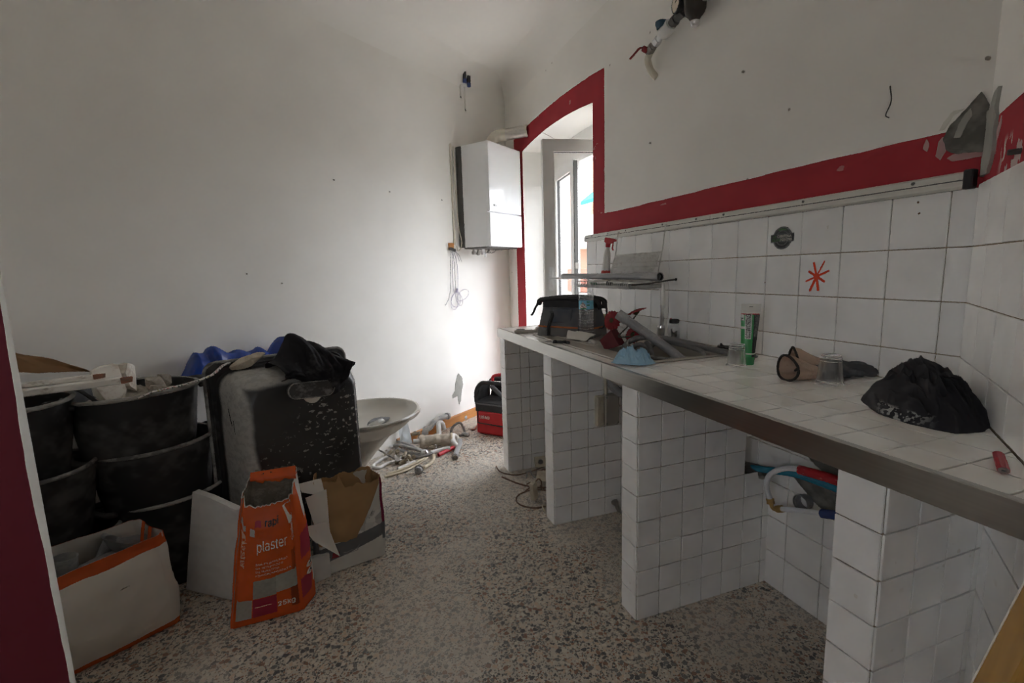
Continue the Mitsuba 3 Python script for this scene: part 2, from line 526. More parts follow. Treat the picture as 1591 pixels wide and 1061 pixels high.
# white wall on the left, carrying the boiler; a plaster cove rounds its top edge
wl = WL(-0.15, -0.2), WL(5.45, -0.2), WL(5.45, 0), WL(-0.15, 0)
struct('wall_left', tf(extrude(Polygon([(p[0], p[1]) for p in wl]), H + 0.1), at(0, 0, -0.05)), 'wall_white', label='long white painted wall that carries the boiler')


def cove(a, b, na, r=0.17, n=10):
    """The rounded plaster edge between a wall (normal na) and the ceiling, from a to b."""
    pr = [(0, 0)] + [(r - r * math.sin(t), -r + r * math.cos(t)) for t in np.linspace(0, math.pi / 2, n)]
    pr = [(-0.02, 0.02), (r, 0.02)] + [(r * (1 - math.cos(t)), -r * (1 - math.sin(t))) for t in np.linspace(math.pi / 2, 0, n)] + [(-0.02, -r)]
    P = Polygon(pr)
    q = extrude(P, float(np.linalg.norm(b - a)))
    d = unit(b - a)
    return tf(q, frame(a, na, Z3, np.cross(na, Z3)) if np.cross(na, Z3) @ d > 0 else frame(b, na, Z3, np.cross(na, Z3)))


struct('trim_1', cove(WL(-0.1, 0, H), WL(S_END + 0.1, 0, H), WN), 'ceiling_white', smooth=40, label='rounded plaster edge between white wall and ceiling')
struct('trim_2', cove(np.array([-1.75, 0, H]), np.array([2.12, 0, H]), np.array([0, -1.0, 0])), 'ceiling_white', smooth=40, label='rounded plaster edge between window wall and ceiling')

# window wall with its arched opening
NX0, NX1, WT = -1.238, 0.038, 0.40
xs = np.linspace(NX0, NX1, 21)
hole = Polygon([(NX0, -0.2), (NX1, -0.2)] + [(x, 2.427 - 0.11 * (x + 0.6) ** 2) for x in xs[::-1]])
wb = sbox(-1.80, -0.05, 2.13, H + 0.05).difference(hole)
struct('wall_back', tf(extrude(wb, WT), frame([0, WT, 0], [1, 0, 0], [0, 0, 1], [0, -1, 0])), 'wall_back_paint', label='white wall with a painted red band, red border round the arched window recess')

# oblique wall on the right, and the front wall with its doorway, in which the camera stands
FILL_RWIN = (4.25, 4.85, 1.20, 1.85)                # unseen window added to this wall for fill light: from s, to s, sill, head
rs0 = float((R0 - W0) @ WU)
rwp = sbox(rs0 - 0.02, -0.05, 5.45, H + 0.05).difference(sbox(FILL_RWIN[0], FILL_RWIN[2], FILL_RWIN[1], FILL_RWIN[3]))
struct('wall_right', tf(extrude(rwp, 0.20), frame(WL(0, ROOM_D), WU, Z3, np.cross(WU, Z3)) if np.cross(WU, Z3) @ WN > 0 else frame(WL(0, ROOM_D + 0.20), WU, Z3, np.cross(WU, Z3))), 'wall_right_paint', label='oblique right wall, white above a red band and tiles')
rm = (FILL_RWIN[0] + FILL_RWIN[1]) / 2
hf = sbox(*[FILL_RWIN[i] for i in (0, 2, 1, 3)]).difference(unary_union([sbox(FILL_RWIN[0] + 0.05, FILL_RWIN[2] + 0.05, rm - 0.02, FILL_RWIN[3] - 0.05), sbox(rm + 0.02, FILL_RWIN[2] + 0.05, FILL_RWIN[1] - 0.05, FILL_RWIN[3] - 0.05)]))
struct('window_2', tf(extrude(hf, 0.05), frame(WL(0, ROOM_D + 0.16), WU, Z3, np.cross(WU, Z3))), 'white_frame', label='white casement window added out of view beside the camera for fill light')
DOOR_O = 1.712
fw = WL(S_END, -0.1), WL(S_END + 0.32, -0.1), WL(S_END + 0.32, DOOR_O), WL(S_END, DOOR_O)
prof = [(0.0, 0.0)] + [(1.0, 0.0)]


def jamb_wall():
    q = as_mesh(extrude(Polygon([(p[0], p[1]) for p in fw]), H + 0.1))
    q.apply_translation([0, 0, -0.05])
    return q


struct('wall_front', jamb_wall(), 'wall_white', label='wall with the doorway the view is taken through')
obj('door_lining', tf(bevel_box(0.325, 0.004, H - 0.01, 0.001, (0.1615, 0.001, H / 2)), frame(WL(S_END, DOOR_O, 0), WU, WN, Z3) if np.linalg.det(frame(WL(S_END, DOOR_O, 0), WU, WN, Z3)[:3, :3]) > 0 else frame(WL(S_END, DOOR_O, 0), WU, WN, Z3)), 'maroon_paint', 'wall_front', label='maroon painted end face of the wall, left edge of the view')
# the doorway's chipped arris: a ragged pale plaster edge
zz = np.linspace(0.0, H - 0.02, 150)
P = []
for z in zz:
    a = 0.0035 + 0.007 * float(meshkit.fbm(np.array([z * 9.0, 3.1, 0.0]), 4)) ** 1.5 + 0.006 * max(0.0, float(meshkit.noise(np.array([z * 7.0, 8.0, 1.0]))) - 0.6)
    b = a * 0.9
    P.append([WL(S_END - 0.0012, DOOR_O - b - 0.002, z), WL(S_END - 0.0014, DOOR_O + 0.0036, z), WL(S_END + a, DOOR_O + 0.0040, z), WL(S_END + a + 0.0005, DOOR_O + 0.002, z)])
g, _ = grid_mesh(np.array(P))
obj('chipped_edge', g, 'plaster_pale', 'wall_front', label='ragged pale plaster where the edge has chipped')

# corridor behind the camera
FILL_HW = (1.95, 2.70, 1.15, 1.90)                  # a second unseen window, added to the corridor's far wall for fill light
hwp = sbox(-0.1, -0.05, ROOM_D + 0.2, H + 0.05).difference(sbox(FILL_HW[0], FILL_HW[2], FILL_HW[1], FILL_HW[3]))
struct('wall_hall', tf(extrude(hwp, 0.25), frame(WL(5.30, 0), WN, Z3, np.cross(WN, Z3)) if np.cross(WN, Z3) @ WU > 0 else frame(WL(5.55, 0), WN, Z3, np.cross(WN, Z3))), 'wall_white', label='far wall of the corridor behind the camera, with an added window')
hf = sbox(FILL_HW[0], FILL_HW[2], FILL_HW[1], FILL_HW[3]).difference(unary_union([sbox(FILL_HW[0] + 0.05, FILL_HW[2] + 0.05, (FILL_HW[0] + FILL_HW[1]) / 2 - 0.02, FILL_HW[3] - 0.05), sbox((FILL_HW[0] + FILL_HW[1]) / 2 + 0.02, FILL_HW[2] + 0.05, FILL_HW[1] - 0.05, FILL_HW[3] - 0.05)]))
struct('window_3', tf(extrude(hf, 0.05), frame(WL(5.46, 0), WN, Z3, np.cross(WN, Z3))), 'white_frame', label='white casement window added in the unseen far corridor wall for fill light')

# baseboard on the white wall, near the corner
bbp = Polygon([(0, 0), (0.014, 0), (0.014, 0.072), (0.008, 0.08), (0, 0.08)])
for s0, s1 in ((0.02, 1.62),):
    q = extrude(bbp, s1 - s0)
    struct('baseboard_left', tf(q, frame(WL(s1, 0, 0), WN, Z3, -WU)), 'orange_wood', label='orange wooden baseboard along the foot of the white wall')

# ------------------------------------------------------------------ tiles
TILE_PLY = {}


def tile_piece(w, h, t, bsdf):
    k = (round(w, 3), round(h, 3), t, bsdf)
    if k not in TILE_PLY:
        TILE_PLY[k] = ply(bevel_box(w, h, t, 0.0011, (w / 2, h / 2, t / 2)), bsdf)
    return TILE_PLY[k]


def tile_grid(parent, o, u, v, us, vs, t=0.006, gap=0.0032, skip=None, mats=None, name='tile', clip=None):
    """Tiles between the lines us and vs of a plane at o spanned by u and v; clip is a polygon in (u, v)."""
    o, u, v = (np.asarray(x, float) for x in (o, u, v))
    n = np.cross(u, v)
    mats = mats or TILE_MATS
    for i in range(len(us) - 1):
        for j in range(len(vs) - 1):
            a, b, c, d = us[i] + gap / 2, us[i + 1] - gap / 2, vs[j] + gap / 2, vs[j + 1] - gap / 2
            if b - a < 0.006 or d - c < 0.006 or (skip and skip((a + b) / 2, (c + d) / 2)):
                continue
            bs = mats[rng.randrange(len(mats))]
            lift = rng.uniform(-0.0004, 0.0004)
            tx, ty = rng.gauss(0, 0.0014), rng.gauss(0, 0.0014)
            nn = unit(n + u * tx + v * ty)
            uu = unit(u - nn * (u @ nn))
            vv = np.cross(nn, uu)
            R = sbox(a, c, b, d)
            if clip is not None and not clip.contains(R):
                R = R.intersection(clip)
                if R.is_empty or R.area < 4e-5:
                    continue
                R = max(getattr(R, 'geoms', [R]), key=lambda g: g.area)
                q = extrude(affinity.translate(R, -a, -c), t)
                obj(name, q, bs, parent, m=frame(o + u * a + v * c + n * lift, uu, vv, nn))
            else:
                obj(name, None, bs, parent, m=frame(o + u * a + v * c + n * lift, uu, vv, nn), raw=tile_piece(b - a, d - c, t, bs))


ZT, ZB = 0.963, 0.906                          # counter top, and underside of its front strip
BX = [-0.040] + [0.8412 + 0.1497 * i for i in range(-5, 9)] + [2.0995]
BZ = [ZT, 1.0594, 1.2091, 1.3588, 1.512]
GR = 0.004
# grout beds stand 4 mm proud of the plaster
struct('trim_3', bevel_box(2.14, GR, 1.511 - 0.90, 0.0005, (1.03, -GR / 2, (1.511 + 0.90) / 2)), 'grout', label='grout bed of the backsplash tiles')
tile_grid('wall_back', (0, -GR + 0.0015, 0), (1, 0, 0), (0, 0, 1), BX, BZ)
# below the counter
UX = [1.447, 1.597, 1.747, 1.897, 2.047, 2.1]
UZ = [0.0, 0.15, 0.30, 0.45, 0.60, 0.75, 0.90]
struct('trim_4', bevel_box(2.1 - 0.05, GR, 0.90, 0.0005, (1.075, -GR / 2, 0.45)), 'grout', label='grout bed of the tiles under the counter')
gash = Polygon([(1.60, 0.52), (1.66, 0.545), (1.80, 0.52), (1.95, 0.43), (2.1, 0.38), (2.1, 0.30), (1.95, 0.36), (1.82, 0.40), (1.70, 0.45)])
gash_top = Polygon([(1.655, 0.62), (1.655, 0.92), (2.1, 0.92), (2.1, 0.47), (1.95, 0.50), (1.80, 0.545), (1.70, 0.59)])
tile_grid('wall_back', (0, -GR + 0.0015, 0), (1, 0, 0), (0, 0, 1), UX, UZ, clip=sbox(1.40, 0, 2.0995, 0.905).difference(unary_union([gash, gash_top])))
tile_grid('wall_back', (0, -GR + 0.0015, 0), (1, 0, 0), (0, 0, 1), [0.697 + 0.15 * i for i in range(0, 6)], UZ)


def ragged_patch(poly, t, seed, amp=0.008, step=0.006):
    """A plaster patch: the polygon with a wandering outline and an uneven face, t thick."""
    L = poly.exterior.length
    pts = []
    for i in range(int(L / step)):
        p = poly.exterior.interpolate(i * step)
        w = (meshkit.fbm(np.array([[p.x * 30, p.y * 30, seed], [p.x * 30 + 50, p.y * 30, seed]]), 3) - 0.5) * 2 * amp
        pts.append((p.x + w[0], p.y + w[1]))
    g = Polygon(pts).buffer(0)
    g = max(getattr(g, 'geoms', [g]), key=lambda x: x.area)
    q = extrude(g, t)
    q = q.subdivide().subdivide()
    top = q.vertices[:, 2] > t * 0.9
    q.vertices[top, 2] += (meshkit.fbm(q.vertices[top] * 45 + seed, 3) - 0.5) * t * 1.2
    return q


def on_back(q, y=0.0):
    return tf(q, frame([0, y, 0], [1, 0, 0], [0, 0, 1], [0, -1, 0]))


obj('plaster_gash', on_back(ragged_patch(gash, 0.006, 1, 0.010), -0.001), 'mortar', 'wall_back', label='grey cement left where tiles were cut out for the pipes')
obj('plaster_gash', on_back(ragged_patch(gash_top, 0.006, 2, 0.005), -0.001), 'mortar', 'wall_back', label='rough grey cement chase under the counter')

# right wall tiles
RP = lambda s, z, o=0.0: R0 + WU * s - WN * o + np.array([0, 0, z])  # noqa: E731
SE = 2.2
struct('trim_5', tf(bevel_box(SE, 1.519, GR, 0.0005, (SE / 2, 1.519 / 2, GR / 2)), frame(R0 + WU * 0.0, WU, Z3, np.cross(WU, Z3))), 'grout', label='grout bed of the right wall tiles')
assert np.cross(WU, Z3) @ WN < 0
tile_grid('wall_right', RP(0, 0, GR - 0.0015), WU, Z3, [0.012 + 0.0, 0.16, 0.306, 0.452, 0.60, 0.75, 0.9, 1.05], BZ[:-1])
tile_grid('wall_right', RP(0, 0, GR - 0.0015), WU, Z3, [0.012, 0.132, 0.281, 0.431, 0.58, 0.73, 0.88, 1.03], [1.3588, 1.519])
tile_grid('wall_right', RP(0, 0, GR - 0.0015), WU, Z3, [0.012, 0.16, 0.306, 0.452, 0.60, 0.75, 0.9, 1.05], UZ[:-1] + [0.75, 0.90])

# ------------------------------------------------------------------ worktop and its pillars
YF = -0.64
OBL = lambda y, off=0.006: 2.1 + (y / WU[1]) * WU[0] - off / abs(WU[1])  # noqa: E731  # x of the right wall at y


def pillar(x1, w, label, rows=9, depth=-YF, cols=None, skip=None, holes=None, front=True, group=None, yback=0.0):
    k = thing('tiled_pillar', label, 'pillar')
    g = 0.0035
    core = m3.Manifold(m3.Mesh(*(lambda q: (np.asarray(q.vertices, np.float32), np.asarray(q.faces, np.uint32)))(bevel_box(w - 2 * g, depth - g, 0.9025, 0.003, (x1 - w / 2, YF + g + (depth - g) / 2, 0.4512)))))
    for hb in holes or []:
        core = core - m3.Manifold.cube([hb[1] - hb[0], hb[3] - hb[2], hb[5] - hb[4]]).translate([hb[0], hb[2], hb[4]])
    obj('core', core, 'grout', k)
    vs = [0.1 * i for i in range(rows)] + [0.902]
    if front:
        tile_grid(k, (x1 - w + 0.0, YF + g - 0.0018, 0), (1, 0, 0), (0, 0, 1), [0.0, w], vs, t=0.0053)
    cols = cols or [0.1 * i for i in range(int(depth * 10) + 1)] + [depth]
    tile_grid(k, (x1 - g + 0.0018, YF, 0), (0, 1, 0), (0, 0, 1), cols, vs, t=0.0053, skip=skip)
    return k


pillar(0.030, 0.10, 'narrow white tiled counter pillar farthest from the camera, beside the window', cols=[0, 0.1, 0.162, 0.262, 0.362, 0.462, 0.562, 0.64])
pillar(0.763, 0.10, 'white tiled counter pillar with a water tap low on its side')
pillar(1.505, 0.098, 'broad white tiled counter pillar in the middle with a square hole at its back',
       skip=lambda a, b: a > 0.50 and 0.48 < b < 0.66, holes=[(1.35, 1.6, -0.142, 0.1, 0.478, 0.655)])
pillar(2.327, 0.096, 'white tiled counter pillar nearest the camera, against the right wall', depth=0.335, cols=[0, 0.1, 0.2, 0.3, 0.335])
# half tiles round the hole of the middle pillar
tile_grid('tiled_pillar_002', (1.505 - 0.0035 + 0.0018, YF, 0), (0, 1, 0), (0, 0, 1), [0.5, 0.6, 0.64], [0.4, 0.478], t=0.0053)
tile_grid('tiled_pillar_002', (1.505 - 0.0035 + 0.0018, YF, 0), (0, 1, 0), (0, 0, 1), [0.5, 0.6, 0.64], [0.655, 0.7], t=0.0053)

k = thing('worktop', 'long tiled kitchen worktop with a stainless steel front strip', 'counter')
SK = (0.36, 1.385, -0.585, -0.115)             # the sink's plate: x0, x1, y0, y1
CF = -0.655
CX0 = -0.062
top = Polygon([(CX0, CF), (OBL(CF), CF), (OBL(0), -0.004), (0.040, -0.004), (0.036, -0.004), (CX0, -0.004)])
bowl_cut = sbox(0.985, -0.50, 1.365, -0.15)
slab = extrude(top.difference(bowl_cut), 0.047)
obj('slab', tf(slab, at(0, 0, 0.909)), 'grout', k)
tl = top.buffer(-0.004).difference(sbox(SK[0] - 0.004, SK[2] - 0.004, SK[1] + 0.004, SK[3] + 0.004))
cx = [1.526 + 0.0975 * i for i in range(-17, 14)]
tile_grid(k, (0, 0, ZT - 0.0075), (1, 0, 0), (0, 1, 0), cx, [-0.651, -0.552, -0.453, -0.354, -0.255, -0.156, -0.057, -0.004], t=0.0065, gap=0.0042, mats=['counter_tile'], clip=tl)
for a, b in ((CX0 - 0.004, 1.286), (1.289, OBL(CF - 0.006))):
    q = bevel_box(b - a, 0.006, ZT + 0.001 - ZB, 0.0012, ((a + b) / 2, CF - 0.003, (ZT + 0.001 + ZB) / 2))
    lip = bevel_box(b - a, 0.013, 0.0018, 0.0004, ((a + b) / 2, CF + 0.0035, ZT + 0.0006))
    obj('steel_strip', [q, lip], 'brushed_steel', k, label='stainless steel strip along the front edge')
obj('steel_strip', bevel_box(0.006, 0.655, ZT - ZB, 0.001, (CX0 - 0.002, -0.330, (ZT + ZB) / 2)), 'brushed_steel', k)

# aluminium rail above the backsplash, in two lengths, with screws and a black end cap
k = thing('splash_rail', 'pale aluminium rail along the top of the backsplash tiles', 'rail')
rp = Polygon([(0, 0), (0.012, 0), (0.020, 0.006), (0.020, 0.021), (0.0185, 0.0215), (0.0185, 0.0235), (0.020, 0.024), (0.017, 0.040), (0.006, 0.046), (0, 0.046)])
for a, b in ((-0.042, 1.139), (1.142, 2.070)):
    q = extrude(rp, b - a)
    obj('rail', tf(q, frame([a, -0.004, 1.511], [0, -1, 0], [0, 0, 1], [1, 0, 0]) if False else frame([b, -0.004, 1.511], [0, -1, 0], [0, 0, 1], [-1, 0, 0])), 'alu_rail', k)
for a, b in ((-0.042, 1.139), (1.142, 2.070)):
    obj('groove', bevel_box(b - a, 0.0030, 0.0030, 0.0005, ((a + b) / 2, -0.0233, 1.5335)), 'seal_grey', k, label='dark line along the middle of the rail')
obj('end_cap', bevel_box(0.022, 0.024, 0.050, 0.003, (2.081, -0.016, 1.534)), 'black_plastic', k, label='black plastic end cap')
for x in (0.06, 0.26, 0.46, 0.80, 1.05, 1.22, 1.60, 1.95):
    obj('screw', cyl([x, -0.020, 1.5445], [x, -0.0245, 1.5445], 0.0048, 10), 'dark_grey_metal', k)
obj('seam', bevel_box(2.10, 0.003, 0.003, 0.0005, (1.01, -0.0055, 1.5095)), 'black_plastic', k, label='dark line of sealant under the rail')

# mortar patch in the far right corner
def blob(pts):
    return Polygon(pts).buffer(0.004).buffer(-0.004)


pk = 'wall_back'
obj('mortar_patch', on_back(ragged_patch(blob([(2.098, 1.60), (2.04, 1.607), (2.012, 1.625), (2.003, 1.655), (2.016, 1.690), (2.046, 1.716), (2.072, 1.745), (2.080, 1.752), (2.085, 1.735), (2.098, 1.715)]), 0.006, 3, 0.004, 0.003)), 'mortar', pk, label='dark grey cement patch in the corner above the rail')
obj('mortar_patch', on_back(ragged_patch(blob([(2.030, 1.650), (2.044, 1.648), (2.066, 1.70), (2.062, 1.718), (2.050, 1.705), (2.038, 1.68)]), 0.0035, 4, 0.002, 0.003), -0.006), 'mortar_light', pk, label='lighter smear on the cement patch')
for pp, sd in (([(2.095, 1.606), (2.04, 1.612), (2.014, 1.603), (2.03, 1.59), (2.095, 1.592)], 5), ([(2.003, 1.662), (1.992, 1.65), (1.985, 1.615), (2.002, 1.60), (2.012, 1.624)], 6), ([(1.962, 1.665), (1.955, 1.64), (1.966, 1.628), (1.972, 1.65)], 7)):
    obj('mortar_patch', on_back(ragged_patch(blob(pp), 0.0015, sd, 0.004, 0.003)), 'pinkish_plaster', pk, label='pinkish scraped plaster on the red band')
obj('mortar_patch', on_back(ragged_patch(blob([(2.003, 1.68), (2.02, 1.71), (2.045, 1.722), (2.02, 1.725), (1.998, 1.70), (1.990, 1.68)]), 0.0012, 8, 0.004, 0.003)), 'plaster_pale', pk)
on_right = lambda q: tf(q, frame(R0 - WN * 0.0, WU, Z3, np.cross(WU, Z3)))  # noqa: E731
obj('mortar_patch', on_right(ragged_patch(blob([(0.004, 1.535), (0.06, 1.535), (0.085, 1.56), (0.10, 1.60), (0.093, 1.65), (0.082, 1.69), (0.092, 1.735), (0.06, 1.73), (0.045, 1.70), (0.004, 1.70)]), 0.007, 9, 0.004, 0.003)), 'mortar_light', 'wall_right', label='grey cement smeared up the corner on the right wall')
obj('mortar_patch', on_right(ragged_patch(blob([(0.086, 1.63), (0.12, 1.66), (0.125, 1.64), (0.105, 1.61), (0.10, 1.575), (0.088, 1.58)]), 0.0015, 10, 0.004, 0.003)), 'pinkish_plaster', 'wall_right')
obj('wall_hook', cyl(RP(0.303, 1.546, 0.0), RP(0.303, 1.546, 0.02), 0.006, 10), 'dark_grey_metal', 'wall_right', label='dark rawl plug in the red band')
# ------------------------------------------------------------------ French window, a balcony and the houses opposite
FY = 0.30
fr_out = Polygon([(NX0 + 0.002, 0.0), (NX1 - 0.002, 0.0)] + [(x, 2.424 - 0.11 * (x + 0.6) ** 2) for x in np.linspace(NX1 - 0.002, NX0 + 0.002, 21)])
fr = fr_out.difference(sbox(-1.168, 0.05, -0.036, 2.205))
k = 'window_1'
tag(k, 'white French window in the arched recess, one leaf swung into the room', kind='structure')
obj('frame', tf(extrude(fr, 0.06), frame([0, FY + 0.06, 0], [1, 0, 0], [0, 0, 1], [0, -1, 0])), 'white_frame', k)
fr2 = sbox(-1.178, 0.03, -0.026, 2.235).difference(sbox(-1.150, 0.07, -0.054, 2.185))
obj('frame_rebate', tf(extrude(fr2, 0.022), frame([0, FY + 0.082, 0], [1, 0, 0], [0, 0, 1], [0, -1, 0])), 'white_frame', k)


def leaf(name, w, m, handle, parent):
    """A glazed leaf: local x from the hinge to the free edge, z up, y outwards; frame, gasket, pane, lower panel."""
    z0, z1, sw, t = 0.07, 2.19, 0.078, 0.052
    lk = parent + '__' + name
    USED[lk] = 1
    g = sbox(0, z0, w, z1).difference(sbox(sw, z0 + 0.10, w - sw, z1 - sw))
    F = frame([0, t / 2, 0], [1, 0, 0], [0, 0, 1], [0, -1, 0])
    body = tf(extrude(g, t), m @ F)
    scene[lk] = ply(body, 'white_frame')
    g2 = sbox(sw - 0.001, z0 + 0.099, w - sw + 0.001, z1 - sw + 0.001).difference(sbox(sw + 0.0025, z0 + 0.1025, w - sw - 0.0025, z1 - sw - 0.0025))
    obj('gasket', tf(extrude(g2, t * 0.4), m @ frame([0, t * 0.2, 0], [1, 0, 0], [0, 0, 1], [0, -1, 0])), 'seal_grey', lk, label='thin dark rubber gasket')
    P = np.array([[sw, 0, z0 + 0.1], [w - sw, 0, z0 + 0.1], [w - sw, 0, z1 - sw], [sw, 0, z1 - sw]])
    obj('pane', tf(trimesh.Trimesh(P, [[0, 1, 2], [0, 2, 3]], process=False), m), 'window_glass', lk)
    if handle:
        hx = w - 0.040
        hz = 1.27
        pl = round_box(0.032, 0.016, 0.165, 0.0075, (hx, t / 2 + 0.007, hz))
        boss = cyl([hx, t / 2 + 0.004, hz + 0.005], [hx, t / 2 + 0.045, hz + 0.005], 0.009, 14)
        lev = tube(spline([(hx, t / 2 + 0.040, hz + 0.005), (hx - 0.02, t / 2 + 0.045, hz + 0.005), (hx - 0.07, t / 2 + 0.045, hz + 0.003), (hx - 0.125, t / 2 + 0.044, hz)], 5), 0.0105, 12, flat=0.7)
        obj('handle', [tf(pl, m), tf(boss, m), tf(lev, m)], 'bright_plastic', lk, smooth=40, label='white lever handle')
    else:
        obj('edge_strip', tf(bevel_box(0.012, 0.030, z1 - z0 - 0.03, 0.002, (w + 0.004, -0.008, (z0 + z1) / 2)), m), 'dark_grey_metal', lk, label='dark grey strip down the free edge')  # a dark grey strip set along the edge of the white leaf
        obj('latch', tf(bevel_box(0.018, 0.034, 0.05, 0.004, (w + 0.010, -0.008, 1.36)), m), 'dull_metal', lk)
    return lk


a = math.radians(9.0)
leaf('sash', 0.585, frame([-1.172, FY - 0.005, 0], [math.cos(a), -math.sin(a), 0], [math.sin(a), math.cos(a), 0], [0, 0, 1]), False, k)
d = unit(np.array([-0.162 + 0.052, -0.275 - 0.27, 0]))
leaf('sash_open', 0.556, frame([-0.052, 0.27, 0], d, [-d[1], d[0], 0], [0, 0, 1]) if False else frame([-0.052, 0.27, 0], d, np.cross([0, 0, 1], d), [0, 0, 1]), True, k)

# balcony and the far houses, all in daylight
mat('bright_plastic', (0.88, 0.88, 0.87), 0.3)
mat('peach_render', (0.66, 0.46, 0.34), 0.9, spec=0.1)
mat('pale_render', (0.70, 0.66, 0.60), 0.9, spec=0.1)
mat('brick_red_render', (0.45, 0.16, 0.11), 0.9, spec=0.1)
mat('teal_awning', (0.05, 0.36, 0.33), 0.8, spec=0.1)
mat('shutter_green', (0.10, 0.16, 0.13), 0.6)
mat('asphalt', (0.18, 0.175, 0.17), 0.9)
struct('balcony_floor', bevel_box(3.6, 1.3, 0.12, 0.01, (-0.7, WT + 0.66, -0.075)), 'pale_render', label='balcony slab outside the French window')
kb = thing('balcony_railing', 'grey metal railing of the balcony outside the window', 'railing')
obj('rail', tube(np.array([[-2.4, 1.62, 1.0], [1.0, 1.62, 1.0]]), 0.02, 10), 'dark_grey_metal', kb)
for i in range(29):
    obj('bar', tube(np.array([[-2.38 + 0.12 * i, 1.62, -0.02], [-2.38 + 0.12 * i, 1.62, 1.0]]), 0.007, 6), 'dark_grey_metal', kb)
struct('street', bevel_box(60, 40, 0.2, 0.01, (-10, 22, -6.2)), 'asphalt', label='street far below the balcony')
kb = thing('apartment_building', 'peach apartment building across the street with a teal awning', 'building')
BY = 7.0
obj('wall', bevel_box(6.2, 4.0, 11.8, 0.02, (-16.8, BY + 2.0, -0.2)), 'peach_render', kb)
obj('wing', bevel_box(3.6, 4.0, 10.6, 0.02, (-11.8, BY + 2.6, -0.85)), 'pale_render', kb, label='paler recessed wing')
for z in (-2.6, 0.4, 2.2):
    b = obj('balcony', bevel_box(3.2, 1.0, 0.22, 0.02, (-12.2, BY + 0.1, z)), 'pale_render', kb)
    obj('parapet', bevel_box(3.2, 0.10, 0.85, 0.02, (-12.2, BY - 0.38, z + 0.53)), 'brick_red_render' if z < 2 else ('peach_render' if z > 4 else 'pale_render'), b)
obj('awning', hull([(-12.15, BY - 0.3, 3.92), (-10.2, BY - 0.3, 3.92), (-12.15, BY - 0.70, 3.62), (-10.2, BY - 0.70, 3.62), (-12.15, BY - 0.3, 3.86), (-10.2, BY - 0.3, 3.86), (-12.15, BY - 0.70, 3.50), (-10.2, BY - 0.70, 3.50)]), 'teal_awning', kb, label='teal canvas awning')
for x in (-18.6, -16.6):
    for z in (-3.2, -0.2, 2.8):
        w = obj('window', bevel_box(1.0, 0.08, 1.5, 0.01, (x, BY - 0.02, z)), 'shutter_green', kb)
for z in (0.9, 2.9):
    obj('window', bevel_box(0.8, 0.06, 1.3, 0.01, (-12.3, BY + 0.59, z)), 'shutter_green', kb)

# ------------------------------------------------------------------ boiler
kb = thing('boiler', 'white wall-hung gas boiler in the corner beside the window', 'boiler')
BS0, BS1, BO, BZ0, BZ1 = 0.275, 0.765, 0.335, 1.545, 2.385
BF = lambda s, o, z: frame(WL(s, o, z), -WU, Z3, WN) if False else frame(WL(s, o, z), WU, WN, Z3)  # noqa: E731
sm = (BS0 + BS1) / 2
obj('back_frame', tf(bevel_box(BS1 - BS0 + 0.004, 0.060, BZ1 - BZ0 - 0.004, 0.003, (0, 0.032, (BZ0 + BZ1) / 2)), BF(sm, 0, 0)), 'dark_grey_metal', kb, label='dark metal frame behind the casing')
obj('casing', tf(bevel_box(BS1 - BS0 - 0.006, BO - 0.075, BZ1 - BZ0, 0.004, (0, 0.055 + (BO - 0.075) / 2, (BZ0 + BZ1) / 2)), BF(sm, 0, 0)), 'boiler_side', kb, label='pale grey side casing')
mid = 1.825


def panel(z0, z1):
    q = round_box(BS1 - BS0, 0.040, z1 - z0, 0.010, (0, BO - 0.013, (z0 + z1) / 2))
    return tf(q, BF(sm, 0, 0))


obj('upper_panel', panel(mid + 0.003, BZ1 + 0.003), 'glossy_white', kb, smooth=30, label='glossy white upper front panel')
obj('lower_flap', panel(BZ0 - 0.003, mid - 0.003), 'glossy_white', kb, smooth=30, label='glossy white lower front flap')
bd = obj('badge', tf(bevel_box(0.052, 0.002, 0.020, 0.0005, (BS1 - sm - 0.075, BO + 0.0075, mid + 0.055)), BF(sm, 0, 0)), 'badge_grey', kb, label='small grey maker plate')
mat('badge_grey', (0.50, 0.50, 0.50), 0.4)
obj('badge_square', tf(bevel_box(0.014, 0.0012, 0.014, 0.0003, (BS1 - sm - 0.060, BO + 0.0090, mid + 0.055)), BF(sm, 0, 0)), 'dark_grey_metal', bd)
obj('bottom_tray', tf(bevel_box(BS1 - BS0 - 0.02, BO - 0.09, 0.012, 0.002, (0, 0.17, BZ0 - 0.007)), BF(sm, 0, 0)), 'dark_grey_metal', kb)
for i, (s, o, r, l) in enumerate(((0.73, 0.13, 0.012, 0.05), (0.69, 0.15, 0.011, 0.045), (0.655, 0.12, 0.010, 0.055), (0.62, 0.15, 0.014, 0.05), (0.58, 0.13, 0.010, 0.045), (0.54, 0.15, 0.011, 0.035))):
    a = WL(s, o, BZ0 - 0.012)
    f = obj('connector', [cyl(a, a - Z3 * l, r, 12), cyl(a - Z3 * l * 0.45, a - Z3 * l * 0.75, r * 1.5, 6), cyl(a - Z3 * l * 0.8 - WU * 0.018, a - Z3 * l * 0.8 + WU * 0.02, r * 0.8, 10)], 'chrome' if i == 3 else 'dull_metal', kb, label='metal valve under the boiler' if i == 0 else None)
obj('drain_cap', cyl(WL(0.605, 0.16, BZ0 - 0.05), WL(0.605, 0.16, BZ0 - 0.085), 0.010, 12), 'white_plastic', kb, label='small cream plastic cap')
obj('thin_wire', tube(spline([WL(0.55, 0.16, BZ0 - 0.01), WL(0.53, 0.16, BZ0 - 0.045), WL(0.49, 0.17, BZ0 - 0.04), WL(0.45, 0.18, BZ0 - 0.008)], 6), 0.0022, 6), 'black_plastic', kb)

